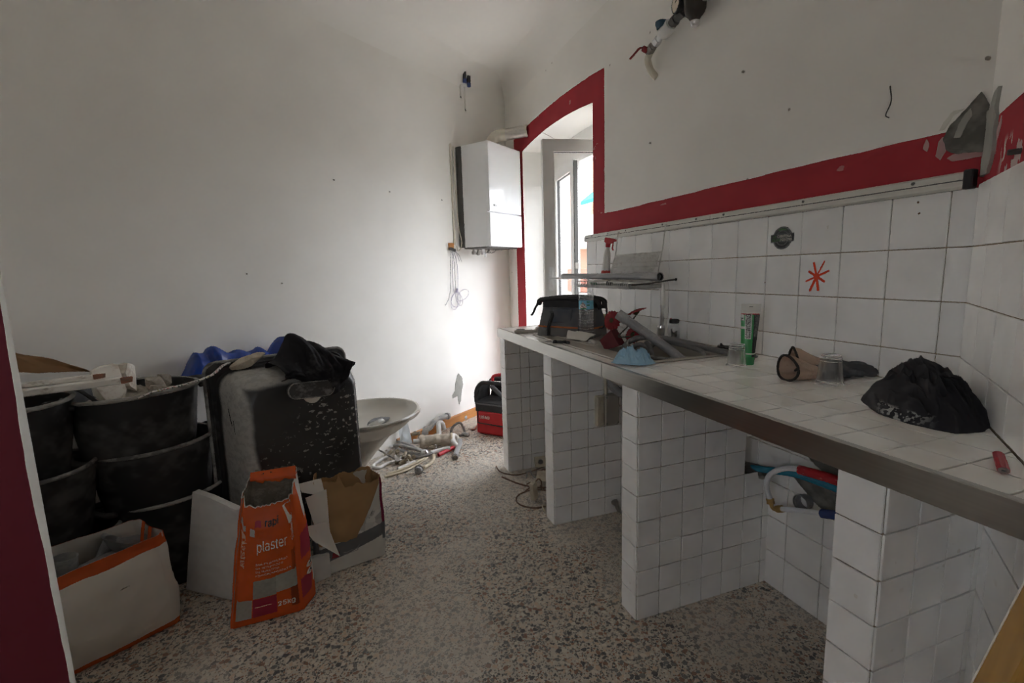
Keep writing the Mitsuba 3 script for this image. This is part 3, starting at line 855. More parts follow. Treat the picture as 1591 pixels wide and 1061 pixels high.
kf = thing('flue_pipe', 'short white and foil flue pipe rising from the boiler and pointing at the window', 'pipe')
e0 = WL(0.47, 0.17, BZ1)
fx = unit(np.array([0.60, 0.0, 0.0]) * 0.6 + np.array([0, 0.0, 0]) + (-WU) * 0.9)
tgt = np.array([-1.16, -0.085, 2.52])
src = WL(0.47, 0.17, 2.500)
dr_ = unit(tgt - src)
arc = [e0 + Z3 * -0.002, e0 + Z3 * 0.035]
for t in np.linspace(0, math.pi / 2, 9):
    arc.append(e0 + Z3 * (0.045 + 0.065 * math.sin(t)) + dr_ * 0.065 * (1 - math.cos(t)))
arc.append(arc[-1] + dr_ * 0.02)
obj('elbow', tube(np.array(arc), 0.050, 24), 'cream_plastic', kf, smooth=40, label='cream plastic elbow')
mat('cream_plastic', (0.66, 0.62, 0.52), 0.4)
mat('foil', lambda p, n, uv: mix((0.70, 0.67, 0.62), (0.55, 0.52, 0.48), fbm(p.x * 60, p.y * 60, p.z * 60, 3)), 0.28, metal=0.9, bump=lambda p, n, uv: fbm(p.x * 40, p.y * 40, p.z * 40, 3), bump_scale=0.006)
q0 = arc[-1]
obj('collar', tube(np.array([q0 - dr_ * 0.005, q0 + dr_ * 0.045]), 0.053, 24), 'cream_plastic', kf, smooth=40)
q1 = q0 + dr_ * 0.04
L1 = 0.19
obj('foil_pipe', hollow_tube(np.array([q1, q1 + dr_ * L1 * 0.5, q1 + dr_ * L1]), 0.049, 0.046, 24), 'foil', kf, smooth=40, label='crinkled foil end of the pipe')
obj('end_ring', hollow_tube(np.array([q1 + dr_ * (L1 - 0.012), q1 + dr_ * (L1 + 0.006)]), 0.052, 0.047, 24), 'cream_plastic', kf, smooth=40)
obj('screw', cyl(e0 + Z3 * 0.085 + WN * 0.048 + dr_ * 0.02, e0 + Z3 * 0.085 + WN * 0.056 + dr_ * 0.02, 0.006, 8), 'black_plastic', kf)

# cables by the boiler
mat('cream_cable', (0.60, 0.56, 0.47), 0.5)
mat('grey_cable', (0.28, 0.28, 0.29), 0.5)
kc = thing('cable_duct', 'thin cream cable duct and wire running down beside the boiler', 'cable')
obj('duct', tf(bevel_box(0.016, 0.010, 0.83, 0.002, (0, 0.006, 1.985)), BF(0.835, 0, 0)), 'cream_cable', kc)
obj('wire', tube(spline([WL(0.805, 0.012, 2.38), WL(0.805, 0.02, 2.0), WL(0.80, 0.03, 1.72), WL(0.772, 0.035, 1.60), WL(0.79, 0.03, 1.535), WL(0.815, 0.02, 1.52), WL(0.815, 0.012, 1.56)], 8), 0.0045, 8), 'cream_cable', kc, smooth=True)
kj = thing('junction_box', 'small orange-brown junction box hole with loose grey wires hanging below', 'junction box')
obj('box', tf(bevel_box(0.062, 0.012, 0.052, 0.002, (0, 0.006, 1.558)), BF(0.882, 0, 0)), 'orange_wood', kj)
obj('plug', tube(np.array([WL(0.918, 0.015, 1.535), WL(0.90, 0.024, 1.535), WL(0.855, 0.024, 1.520)]), 0.012, 10), 'black_plastic', kj, smooth=40, label='black plug sleeve')
for i, pts in enumerate((
        [(0.905, .022, 1.53), (0.918, .018, 1.40), (0.925, .015, 1.22), (0.955, .016, 1.12), (0.995, .012, 1.065), (1.003, .012, 1.072)],
        [(0.895, .022, 1.53), (0.885, .018, 1.40), (0.892, .014, 1.25), (0.885, .014, 1.17)],
        [(0.885, .024, 1.53), (0.868, .02, 1.38), (0.862, .016, 1.24), (0.857, .016, 1.19)],
        [(0.872, .024, 1.525), (0.83, .018, 1.40), (0.824, .015, 1.26), (0.835, .016, 1.20), (0.845, .016, 1.185)],
        [(0.858, .024, 1.52), (0.80, .02, 1.48), (0.765, .016, 1.425)], [(0.858, .024, 1.518), (0.815, .02, 1.47), (0.795, .016, 1.43)])):
    obj('wire', tube(spline([WL(*p) for p in pts], 7), 0.0024, 6), 'grey_cable' if i % 2 == 0 else 'lilac_cable', kj, smooth=True)
mat('lilac_cable', (0.33, 0.30, 0.40), 0.5)
for i, (cs, cz, rs, rz, tilt) in enumerate(((0.765, 1.135, 0.085, 0.042, -0.35), (0.88, 1.09, 0.045, 0.075, 0.3), (0.83, 1.115, 0.035, 0.075, -0.5), (0.87, 1.10, 0.06, 0.065, 0.7))):
    A = np.linspace(0, 2 * np.pi, 28, endpoint=False)
    u0 = np.cos(A) * rs
    v0 = np.sin(A) * rz
    pts = [WL(cs + (u0[j] * math.cos(tilt) - v0[j] * math.sin(tilt)), 0.014 + 0.003 * i + 0.004 * math.sin(A[j] * 2), cz + (u0[j] * math.sin(tilt) + v0[j] * math.cos(tilt))) for j in range(28)]
    obj('loop', tube(np.array(pts), 0.002, 6, closed=True), 'lilac_cable', kj, smooth=True, label='coiled loop of loose wire' if i == 0 else None)
obj('tape', tube(np.array([WL(0.838, 0.016, 1.195), WL(0.850, 0.018, 1.165)]), 0.010, 8), 'lilac_cable', kj)

# stub pipes near the ceiling
kp = thing('pipe_stub', 'pair of capped water pipe ends high on the white wall above the boiler', 'pipe')
for s, z in ((0.64, 2.985), (0.585, 2.97)):
    st = obj('stub', [cyl(WL(s, 0.0, z), WL(s, 0.045, z), 0.012, 12), cyl(WL(s, 0.035, z + 0.022), WL(s, 0.035, z - 0.035), 0.016, 12)], 'black_plastic', kp)
    obj('nut', cyl(WL(s, 0.035, z - 0.030), WL(s, 0.035, z - 0.062), 0.017, 6), 'navy_plastic', st, label='dark blue plastic nut')
mat('navy_plastic', (0.03, 0.055, 0.18), 0.45)
for s, z0, z1 in ((0.662, 2.94, 2.80), (0.605, 2.92, 2.71)):
    obj('chase', tf(ragged_patch(sbox(-0.010, z1, 0.010, z0), 0.002, 11 + s, 0.005, 0.01), frame(WL(s, 0, 0), -WU, Z3, WN)), 'pinkish_plaster' if False else 'plaster_pale', 'wall_left', label='thin plastered chase below a pipe end')
    obj('chase_hole', cyl(WL(s, 0.0, z1 + 0.01), WL(s, 0.004, z1 + 0.01), 0.008, 8), 'dark_grey_metal', 'wall_left')
obj('plaster_patch', tf(ragged_patch(Polygon([(-0.92 + 0.04, 0.43), (-0.86, 0.445), (-0.81, 0.40), (-0.80, 0.34), (-0.83, 0.27), (-0.845, 0.19), (-0.86, 0.165), (-0.875, 0.20), (-0.88, 0.25), (-0.95, 0.235), (-0.955, 0.265), (-0.92, 0.30), (-0.905, 0.37)]), 0.0035, 21, 0.008, 0.006),
                         frame(WL(0, 0, 0), -WU, Z3, WN)), 'mortar_light', 'wall_left', label='irregular patch of bare plaster low on the white wall')
for s, z in ((2.0, 1.95), (1.53, 1.93), (2.62, 1.36), (2.42, 1.30), (0.97, 1.93)):
    obj('nail', cyl(WL(s, 0, z), WL(s, 0.008, z - 0.002), 0.005, 8), 'dull_metal', 'wall_left')
obj('hanging_thread', tube(spline([np.array([1.852, -0.004, 1.845]), np.array([1.862, -0.008, 1.80]), np.array([1.848, -0.006, 1.765]), np.array([1.862, -0.012, 1.752])], 6), 0.0018, 6), 'dark_grey_metal', 'wall_back', label='thin bent wire on the wall')
for x, z in ((1.28, 2.10), (0.66, 1.98), (1.62, 2.30), (2.085, 1.83)):
    obj('nail', cyl([x, 0, z], [x, -0.008, z], 0.005, 8), 'dull_metal', 'wall_back')

# ------------------------------------------------------------------ water inlet with gauge, high on the window wall
kg = thing('water_inlet', 'old water inlet with pressure gauge, pipe, reducer and red lever high on the wall', 'pipe fitting')
P0 = lambda x, z, y=-0.055: np.array([x, y, z])  # noqa: E731
obj('curved_pipe', tube(spline([P0(0.715, 2.395, -0.050), P0(0.690, 2.38, -0.045), P0(0.685, 2.35, -0.035), P0(0.690, 2.315, -0.018), P0(0.700, 2.29, 0.004)], 6), 0.017, 14), 'cream_plastic', kg, smooth=True, label='bent cream pipe going into the wall')
obj('valve_body', [cyl(P0(0.705, 2.40), P0(0.765, 2.418), 0.018, 12), cyl(P0(0.722, 2.405), P0(0.745, 2.412), 0.023, 6)], 'dull_metal', kg, smooth=40)
lv = obj('lever', [tube(spline([P0(0.715, 2.415, -0.075), P0(0.690, 2.425, -0.090), P0(0.66, 2.412, -0.10), P0(0.628, 2.395, -0.11)], 6), 0.0075, 8, flat=0.5), cyl(P0(0.715, 2.405, -0.07), P0(0.715, 2.412, -0.092), 0.014, 12)], 'red_lever', kg, smooth=True, label='red lever')
mat('red_lever', (0.22, 0.022, 0.025), 0.4)
obj('nut', [cyl(P0(0.765, 2.418), P0(0.79, 2.426), 0.022, 6), cyl(P0(0.79, 2.426), P0(0.815, 2.433), 0.015, 12)], 'chrome', kg)
obj('reducer', tube(spline([P0(0.80, 2.430), P0(0.84, 2.442), P0(0.885, 2.455), P0(0.905, 2.458)], 4), [0.016] + [0.030] * 9 + [0.031, 0.030, 0.020], 16) if False else lathe([(0.0, 0), (0.022, 0.002), (0.031, 0.012), (0.033, 0.06), (0.028, 0.075), (0.0, 0.078)], 20, frame(P0(0.812, 2.432), [0, 1, 0], unit([-0.3, 0, 1]), unit([1, 0, 0.28]))), 'white_plastic', kg, smooth=40, label='white plastic filter body')
obj('blue_cap', lathe([(0.0, 0), (0.030, 0.0), (0.031, 0.018), (0.026, 0.030), (0.0, 0.032)], 20, frame(P0(0.845, 2.450, -0.070), [1, 0, 0], [0, 1, 0], unit([-0.1, -0.35, 1]))), 'dark_blue_cap', kg, smooth=40, label='dark blue cap')
mat('dark_blue_cap', (0.025, 0.075, 0.12), 0.45)
obj('coupling', [cyl(P0(0.885, 2.452), P0(0.97, 2.462), 0.018, 12), cyl(P0(0.895, 2.453), P0(0.92, 2.456), 0.024, 6)], 'dark_grey_metal', kg, smooth=40)
gn = unit([-0.25, -1.0, 0.0])
gx = unit(np.cross([0, 0, 1.0], gn))
gg = obj('gauge', lathe([(0.0, -0.035), (0.040, -0.035), (0.044, -0.030), (0.044, 0.0), (0.040, 0.003), (0.038, 0.0), (0.0, 0.0)], 28, frame(P0(0.955, 2.505, -0.085), gx, np.cross(gn, gx), gn)), 'black_plastic', kg, smooth=40, label='round pressure gauge')
obj('dial', lathe([(0.0, 0.0012), (0.0385, 0.0012), (0.0385, 0.0), (0, 0)], 28, frame(P0(0.955, 2.505, -0.085), gx, np.cross(gn, gx), gn)), 'dial_cream', gg, label='cream dial')
mat('dial_cream', (0.62, 0.56, 0.44), 0.4)
c0 = P0(0.955, 2.505, -0.085) + gn * 0.0025
obj('needle', cyl(c0 - gx * 0.006, c0 + gx * 0.026 + Z3 * 0.010, 0.0016, 6), 'black_plastic', gg)
obj('gauge_stem', cyl(P0(0.965, 2.462), P0(0.958, 2.492, -0.068), 0.010, 10), 'dull_metal', kg)
obj('separator', [lathe([(0.0, 0.0), (0.020, 0.0), (0.024, 0.012), (0.040, 0.030), (0.046, 0.05), (0.047, 0.11), (0.040, 0.13), (0.034, 0.135), (0.034, 0.20), (0.0, 0.20)], 24, at(1.055, -0.062, 2.385))], 'black_brown', kg, smooth=40, label='dark brown body of the reducing valve')
mat('black_brown', (0.035, 0.028, 0.022), 0.45)
obj('glass_bowl', lathe([(0.0, 0.0), (0.012, 0.001), (0.019, 0.008), (0.021, 0.022), (0.0, 0.022)], 20, at(1.055, -0.062, 2.362)), 'chrome', kg, smooth=40)
obj('green_collar', lathe([(0.036, 0), (0.038, 0.01), (0.038, 0.05), (0.036, 0.06)], 24, at(1.055, -0.062, 2.585)), 'teal_awning', kg, smooth=40)
obj('union', [cyl(P0(1.08, 2.46), P0(1.165, 2.452), 0.016, 12), cyl(P0(1.115, 2.457), P0(1.15, 2.453), 0.022, 6)], 'chrome', kg, smooth=40)
obj('white_pipe', tube(spline([P0(1.165, 2.452, -0.055), P0(1.25, 2.446, -0.055), P0(1.38, 2.438, -0.050), P0(1.50, 2.43, -0.035), P0(1.56, 2.425, 0.004)], 6), 0.030, 18), 'white_plastic', kg, smooth=40, label='thick white pipe')
# ------------------------------------------------------------------ clutter along the white wall
def dusty(base, dust, size, lo, hi, amt=1.0):
    def fn(p, n, uv):
        a = fbm(p.x * size + 11, p.y * size, p.z * size, 4)
        b = fbm(p.x * size * 6, p.y * size * 6 + 3, p.z * size * 6, 3)
        return mix(base, dust, smoothstep(lo, hi, a * 0.7 + b * 0.3) * amt)
    return fn


mat('black_rubber', dusty((0.020, 0.020, 0.021), (0.10, 0.098, 0.094), 4.5, 0.44, 0.74, 0.8), 0.5, spec=0.4)
mat('dusty_rim', dusty((0.10, 0.098, 0.094), (0.34, 0.33, 0.31), 14, 0.35, 0.65), 0.7, spec=0.2)
mat('grey_tape', (0.42, 0.42, 0.41), 0.5)


def splashed(p, n, uv):
    base = mix((0.018, 0.018, 0.019), (0.050, 0.049, 0.047), fbm(p.x * 6, p.y * 6, p.z * 6, 4))
    a = fbm(p.x * 62, p.y * 62, p.z * 62, 3)
    d = p - mi.Point3f(0.50, -1.66, 0.66)
    zone = smoothstep(0.24, 0.10, dr.norm(d) + 0.10 * (fbm(p.x * 9, p.y * 9, p.z * 9, 2) - 0.5))
    c = mix(base, (0.34, 0.33, 0.30), smoothstep(0.63, 0.70, a) * zone * 0.85)
    d2 = p - mi.Point3f(0.54, -1.90, 0.42)
    zone2 = smoothstep(0.26, 0.12, dr.norm(d2))
    return mix(c, (0.28, 0.27, 0.25), smoothstep(0.66, 0.71, a) * zone2 * 0.8)


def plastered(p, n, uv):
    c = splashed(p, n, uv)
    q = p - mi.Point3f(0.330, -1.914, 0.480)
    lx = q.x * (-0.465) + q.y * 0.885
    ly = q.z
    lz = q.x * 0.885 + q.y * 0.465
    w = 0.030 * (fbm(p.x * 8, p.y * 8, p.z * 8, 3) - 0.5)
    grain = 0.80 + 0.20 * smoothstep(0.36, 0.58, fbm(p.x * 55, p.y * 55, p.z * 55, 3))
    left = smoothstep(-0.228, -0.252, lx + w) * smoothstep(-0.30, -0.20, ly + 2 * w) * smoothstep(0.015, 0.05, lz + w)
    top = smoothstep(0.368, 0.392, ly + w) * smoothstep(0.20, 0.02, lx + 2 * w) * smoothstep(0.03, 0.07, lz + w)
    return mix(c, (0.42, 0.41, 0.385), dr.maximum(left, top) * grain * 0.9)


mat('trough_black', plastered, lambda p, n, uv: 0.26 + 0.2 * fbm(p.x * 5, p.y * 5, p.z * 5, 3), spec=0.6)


def tub(name, label, group, s, o, z, h, r0, r1, oval=1.0, spin=0.0, tagged=False, lugs=True):
    k = thing(name, label, 'tub', group)
    c = WL(s, o, z)
    M = frame(c, math.cos(spin) * WU + math.sin(spin) * WN, -math.sin(spin) * WU + math.cos(spin) * WN, Z3) if np.linalg.det(frame(c, WU, WN, Z3)[:3, :3]) > 0 else frame(c, WN, WU, Z3)
    prof = [(0, 0), (r0 - 0.012, 0), (r0, 0.012), (r0 + (r1 - r0) * 0.5 + 0.004, h * 0.5), (r1 - 0.002, h - 0.03), (r1, h - 0.012), (r1 - 0.008, h - 0.004), (r1 - 0.012, h - 0.03), (r0 + (r1 - r0) * 0.5 - 0.006, h * 0.5), (r0 - 0.012, 0.02), (0, 0.02)]
    obj('body', lathe(prof, 56, M, 1.0, oval), 'black_rubber', k, smooth=50)
    A = np.linspace(0, 2 * np.pi, 64, endpoint=False)
    obj('rim', tf(tube(np.stack([np.cos(A) * (r1 + 0.001), np.sin(A) * (r1 + 0.001) * oval, h - 0.006 + 0.004 * np.sin(A * 2 + s * 9)], -1), 0.0085, 8, closed=True), M), 'dusty_rim', k, smooth=True, label='dusty rounded rim')
    if lugs:
        for sg in (-1, 1):
            pts = [(sg * (r1 - 0.01), -0.085, h - 0.025), (sg * (r1 + 0.032), -0.070, h - 0.018), (sg * (r1 + 0.050), 0, h - 0.012), (sg * (r1 + 0.032), 0.070, h - 0.018), (sg * (r1 - 0.01), 0.085, h - 0.025)]
            obj('handle', tf(tube(spline(pts, 6), 0.013, 10), M), 'black_rubber', k, smooth=True)
    if tagged:
        obj('tape', tf(bevel_box(0.004, 0.022, 0.030, 0.001, (r1 + 0.016, -0.060, h - 0.030)), M), 'grey_tape', k, label='scrap of grey tape on the rim')
    return k


G = 'black rubber tubs stacked by the white wall'
tub('rubber_tub', 'large black rubber tub at the bottom of its stack, behind the shopping bag', G, 3.20, 0.240, 0.0, 0.41, 0.175, 0.228)
tub('rubber_tub', 'large black rubber tub in the middle of its stack', G, 3.24, 0.250, 0.235, 0.41, 0.175, 0.228)
tub('rubber_tub', 'large black rubber tub on top of its stack, filled with rubble', G, 3.28, 0.255, 0.475, 0.41, 0.175, 0.228, tagged=True)
G = 'black rubber buckets stacked beside the doorway'
tub('rubber_bucket', 'black bucket at the bottom of the narrow stack by the maroon doorway', G, 3.575, 0.235, 0.0, 0.36, 0.140, 0.185, lugs=False)
tub('rubber_bucket', 'black bucket in the middle of the narrow stack by the maroon doorway', G, 3.632, 0.250, 0.315, 0.335, 0.140, 0.190, lugs=False)
tub('rubber_bucket', 'black bucket on top of the narrow stack, under the white battens', G, 3.645, 0.250, 0.585, 0.325, 0.120, 0.165, lugs=False)
# strap handle of the top bucket
kk = 'rubber_bucket_002'
obj('strap', tube(spline([WL(3.49, 0.22, 0.885), WL(3.465, 0.24, 0.915), WL(3.44, 0.27, 0.89), WL(3.42, 0.30, 0.86), WL(3.40, 0.31, 0.845)], 6), 0.013, 8, flat=0.3), 'black_rubber', kk, smooth=True, label='black strap handle')

mat('rubble_pale', dusty((0.76, 0.72, 0.65), (0.58, 0.51, 0.43), 16, 0.45, 0.62, 0.8), 0.9, spec=0.1)
mat('rubble_grey', dusty((0.40, 0.37, 0.32), (0.26, 0.22, 0.18), 30, 0.42, 0.62, 0.8), 0.9, spec=0.1)
def chunk(sx, sy, sz, seed, n=22):
    """A broken slab: the hull of points scattered near the faces of a box."""
    g_ = np.random.default_rng(seed)
    c_ = g_.uniform(-1, 1, (n, 3))
    m_ = np.abs(c_).max(1, keepdims=True)
    c_ = c_ / m_ * g_.uniform(0.78, 1.0, (n, 1))
    return hull(c_ * np.array([sx, sy, sz]) * 0.55).subdivide()


# fine rubble filling the top tub
A = np.linspace(0, 2 * np.pi, 48, endpoint=False)
rr = np.linspace(0, 1, 14)
P = np.zeros((14, 48, 3))
for i, r in enumerate(rr):
    x, y = np.cos(A) * r * 0.208, np.sin(A) * r * 0.208
    q = np.stack([x, y, 0 * x], -1)
    P[i] = np.stack([x, y, 0.345 + 0.060 * (1 - r ** 2) + 0.055 * (meshkit.fbm(q * 30 + 3, 3) - 0.5) * (1 - 0.6 * r)], -1)
g, _ = grid_mesh(P, close_u=True)
g.merge_vertices(digits_vertex=7)
MR = frame(WL(3.28, 0.255, 0.475), WN, -WU, Z3)
obj('rubble', tf(g, MR), 'rubble_grey', label='fine grey rubble and plaster crumbs filling the top tub', cat='rubble', kind='stuff', smooth=True)
for i, (s, o, z, sx, sy, sz, rot, lab, mt) in enumerate((
        (3.385, 0.335, 0.930, 0.115, 0.055, 0.150, 0.3, 'largest pale plaster block standing in the rubble tub, at its left rim', 'rubble_pale'),
        (3.310, 0.300, 0.935, 0.085, 0.055, 0.130, 0.9, 'pale plaster block behind the largest one in the rubble tub', 'rubble_pale'),
        (3.215, 0.300, 0.895, 0.070, 0.055, 0.055, 0.1, 'greyish broken lump in the middle of the rubble tub', 'rubble_grey'),
        (3.160, 0.240, 0.892, 0.060, 0.055, 0.050, 1.3, 'broken lump toward the back of the rubble tub, near the tray', 'rubble_grey'),
        (3.255, 0.390, 0.885, 0.050, 0.045, 0.040, 2.0, 'small broken lump near the front rim of the rubble tub', 'rubble_grey'))):
    obj('plaster_chunk', tf(chunk(sx, sy, sz, 30 + i), frame(WL(s, o, z), WU, WN, Z3) @ rotz(rot) @ rotx(0.25 if i < 2 else 0.0) if np.linalg.det(frame(WL(s, o, z), WU, WN, Z3)[:3, :3]) > 0 else frame(WL(s, o, z), WN, WU, Z3) @ rotz(rot) @ rotx(0.25 if i < 2 else 0.0)), mt, label=lab, cat='rubble chunk')
mat('old_white_wood', dusty((0.78, 0.76, 0.71), (0.42, 0.36, 0.29), 22, 0.50, 0.66, 0.7), 0.75)
mat('reddish_wood', dusty((0.30, 0.13, 0.075), (0.20, 0.12, 0.085), 40, 0.45, 0.6), 0.8)


def batten(pa, pb, w, h, label):
    kb = thing('wooden_batten', label, 'batten')
    a, b = np.asarray(pa), np.asarray(pb)
    d = unit(b - a)
    side = unit(np.cross(Z3, d))
    L = np.linalg.norm(b - a)
    Mx = frame((a + b) / 2, d, side, np.cross(d, side))
    obj('stick', tf(bevel_box(L, w, h, 0.004), Mx), 'old_white_wood', kb)
    obj('broken_end', tf(hull([(L / 2 - 0.001, -w * .45, -h * .45), (L / 2 - 0.001, w * .45, -h * .45), (L / 2 - 0.001, -w * .45, h * .45), (L / 2 - 0.001, w * .45, h * .45), (L / 2 + 0.035, -w * .40, -h * .3), (L / 2 + 0.028, w * .42, -h * .4), (L / 2 + 0.038, -w * .3, h * .45), (L / 2 + 0.030, w * .45, h * .36)]), Mx), 'reddish_wood', kb, label='reddish broken end')


batten(WL(3.80, 0.20, 0.937), WL(3.375, 0.455, 0.956), 0.030, 0.026, 'front white painted batten lying across the buckets')
batten(WL(3.80, 0.130, 0.957), WL(3.44, 0.40, 0.978), 0.024, 0.020, 'thinner rear batten lying beside the front one across the buckets')
mat('brown_paper', lambda p, n, uv: mix((0.235, 0.135, 0.065), (0.165, 0.09, 0.042), fbm(p.x * 14, p.y * 14, p.z * 14, 4)), 0.75, spec=0.2)
P = np.zeros((15, 30, 3))
for i in range(15):
    for j in range(30):
        u, v = j / 29, i / 14
        hgt = 0.150 * (1 - u ** 1.6) * math.sin(math.pi * (0.10 + 0.80 * v)) + 0.014
        w = 0.11 * (1 - 0.85 * u ** 1.8)
        f = meshkit.fbm(np.array([u * 4, v * 5, 3.0]), 3) - 0.5
        q = WL(3.80 - 0.375 * u, 0.12 + 0.27 * u * 0.62, 0.965 + 0.006 * u) + WN * (v - 0.5) * 2 * w * (0.8) + Z3 * (hgt * (1 + 0.5 * f)) + WN * 0.03 * f
        P[i, j] = q
g, _ = grid_mesh(P)
obj('paper_sack', thicken(g, 0.002), 'brown_paper', label='crumpled brown paper sack lying on the battens', cat='sack', smooth=50)

# patterned strap from the tub over the tray
def leopard(p, n, uv):
    d1, d2, w = voronoi(p.x * 120 + p.z * 60, p.y * 120 + p.z * 90)
    c = mix((0.68, 0.66, 0.62), (0.02, 0.02, 0.022), smoothstep(0.36, 0.30, d1))
    c = mix(c, (0.45, 0.05, 0.06), smoothstep(0.30, 0.24, d1) * dr.select(w < 0.18, 1.0, 0.0))
    return mix(c, (0.62, 0.45, 0.05), smoothstep(0.30, 0.24, d1) * dr.select(w > 0.9, 1.0, 0.0))


mat('leopard_print', leopard, 0.6)
sp = spline([WL(3.345, 0.50, 0.885), WL(3.30, 0.535, 0.905), WL(3.24, 0.525, 0.905), WL(3.17, 0.515, 0.908), WL(3.09, 0.525, 0.925), WL(3.02, 0.485, 0.9515), WL(2.985, 0.470, 0.957)], 10)
obj('patterned_strap', tube(sp, 0.013, 10, flat=0.35), 'leopard_print', label='black and white animal print strap running from the rubble tub to the tray', cat='strap', smooth=True)

# blue sheet behind the tray
mat('blue_tarp', lambda p, n, uv: mix((0.018, 0.060, 0.33), (0.010, 0.030, 0.19), fbm(p.x * 11, p.y * 11, p.z * 11, 3)), 0.32, spec=0.5)
P = np.zeros((22, 64, 3))
for i in range(22):
    for j in range(64):
        u, v = j / 63, i / 21
        s = 3.03 - 0.60 * u
        top = 0.962 + 0.02 * math.sin(u * 9) - 0.10 * max(0, 0.10 - u) / 0.10 - 0.045 * math.exp(-((u - 0.70) / 0.05) ** 2) + 0.012 * math.sin(u * 31)
        a = math.pi * v
        f = meshkit.fbm(np.array([u * 12, v * 4, 1.0]), 3) - 0.5
        o = 0.105 - 0.085 * math.cos(a) * (0.8 + 0.4 * f)
        z = 0.84 + (top - 0.84) * math.sin(a) ** 0.6 + 0.03 * f
        P[i, j] = WL(s + 0.02 * f, max(o, 0.015), z)
g, _ = grid_mesh(P)
obj('blue_tarpaulin', thicken(g, 0.002), 'blue_tarp', label='blue plastic tarpaulin bundled behind the black tray', cat='tarpaulin', smooth=60)
kb = thing('wooden_crate', 'low wooden crate under the blue tarpaulin, hidden behind the tray', 'crate') if False else None

# the mortar trough, stood on its end with its bottom toward the room
kt = thing('mortar_trough', 'big black plastic mortar trough stood upright with its bottom facing out', 'trough')
TC, TX, TU, TN = np.array([0.330, -1.914, 0.480]), unit([-0.464, 0.886, -0.017]), unit([-0.041, -0.002, 0.999]), unit([0.885, 0.465, 0.037])
TX = np.cross(TU, TN)
MT = frame(TC, TX, TU, TN)


def rrect(w, h, r, n=8):
    pts = []
    for cx_, cy_, a0 in ((w / 2 - r, h / 2 - r, 0), (-w / 2 + r, h / 2 - r, 90), (-w / 2 + r, -h / 2 + r, 180), (w / 2 - r, -h / 2 + r, 270)):
        for t in np.linspace(0, 90, n):
            a_ = math.radians(a0 + t)
            pts.append((cx_ + r * math.cos(a_), cy_ + r * math.sin(a_)))
    return np.array(pts)


def loft(levels, close=True):
    """levels: (w, h, r, z) from the open side to the closed one."""
    R_ = [np.column_stack([rrect(w, h, r), np.full(32, z)]) for w, h, r, z in levels]
    P_ = np.array(R_)
    if close:
        P_ = np.concatenate([P_, P_[-1:] * np.array([0.6, 0.6, 1.0]), P_[-1:] * np.array([0.0, 0.0, 1.0])])
    g_, _ = grid_mesh(P_, close_u=True)
    g_.merge_vertices(digits_vertex=7)
    g_.update_faces(g_.nondegenerate_faces())
    return g_


D = 0.268
outer = loft([(0.600, 0.872, 0.085, 0.0), (0.590, 0.862, 0.085, 0.05), (0.572, 0.842, 0.090, 0.14), (0.552, 0.822, 0.095, D - 0.075), (0.535, 0.805, 0.10, D - 0.045), (0.505, 0.778, 0.10, D - 0.020), (0.465, 0.735, 0.095, D - 0.005), (0.38, 0.65, 0.08, D)])
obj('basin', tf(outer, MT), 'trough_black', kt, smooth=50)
fl_ = rrect(0.675, 0.945, 0.05)
inn = rrect(0.600, 0.860, 0.085)
rim_poly = Polygon(fl_).difference(Polygon(inn))
obj('flange', tf(extrude(rim_poly, 0.006), MT @ at(0, 0, -0.004)), 'black_rubber', kt)
obj('lip', tf(tube(np.column_stack([rrect(0.675, 0.945, 0.05), np.full(32, -0.004)]), 0.008, 8, closed=True), MT), 'dusty_rim', kt, smooth=True, label='worn pale lip round the flange')
obj('rib', tf(tube(np.column_stack([rrect(0.635, 0.905, 0.06), np.full(32, 0.004)]), 0.005, 8, closed=True), MT), 'black_rubber', kt, smooth=True)
for a_, b_ in (((-0.286, 0.275, 0.115), (-0.284, 0.20, 0.135)), ((-0.281, 0.225, 0.150), (-0.280, 0.165, 0.155))):
    obj('scratch', tf(cyl(a_, b_, 0.004, 6), MT), 'black_plastic', kt)

# cloths and odds on top of it
mat('black_cloth', dusty((0.013, 0.0125, 0.015), (0.055, 0.053, 0.052), 12, 0.50, 0.78, 0.8), 0.9, spec=0.15, sheen=0.4)
U = np.linspace(-0.105, 0.205, 70)
V = np.linspace(0, 1, 46)
P = np.zeros((46, 70, 3))
for i, v in enumerate(V):
    for j, u in enumerate(U):
        t = (u + 0.105) / 0.31
        peak = 0.130 * math.exp(-((u - 0.015) / 0.060) ** 2) + 0.075 * math.exp(-((u - 0.105) / 0.05) ** 2) + 0.018
        hang = 0.055 + 0.035 * math.sin(t * 7.5 + 3.6) + 0.085 * t - 0.09 * math.exp(-((t - 0.98) / 0.10) ** 2)
        f1 = meshkit.fbm(np.array([u * 22, v * 3.0, 4.0]), 3) - 0.5
        f2 = 1 - abs(2 * meshkit.noise(np.array([u * 30 + v * 3, v * 6, 9.0])) - 1)
        if v < 0.25:
            w = v / 0.25
            x3 = np.array([u, 0.415 - 0.10 * (1 - w) + peak * w, 0.02 + 0.05 * w])
        elif v < 0.5:
            w = (v - 0.25) / 0.25
            x3 = np.array([u, 0.415 + peak * math.cos(w * 0.5 * math.pi) ** 0.7 + 0.012, 0.07 + 0.205 * w])
        else:
            w = (v - 0.5) / 0.5
            x3 = np.array([u * (1 + 0.10 * w), 0.427 - hang * w, 0.278 + 0.030 * math.sin(w * math.pi) + 0.012])
        amp = 0.055 * (0.35 + 0.65 * math.sin(min(v * 1.6, 1) * math.pi * 0.5))
        x3[2] += amp * (f1 * 0.9 + f2 * 0.38)
        x3[1] += 0.05 * f1 * (1 - abs(2 * v - 1))
        P[i, j] = x3
g, _ = grid_mesh(P)
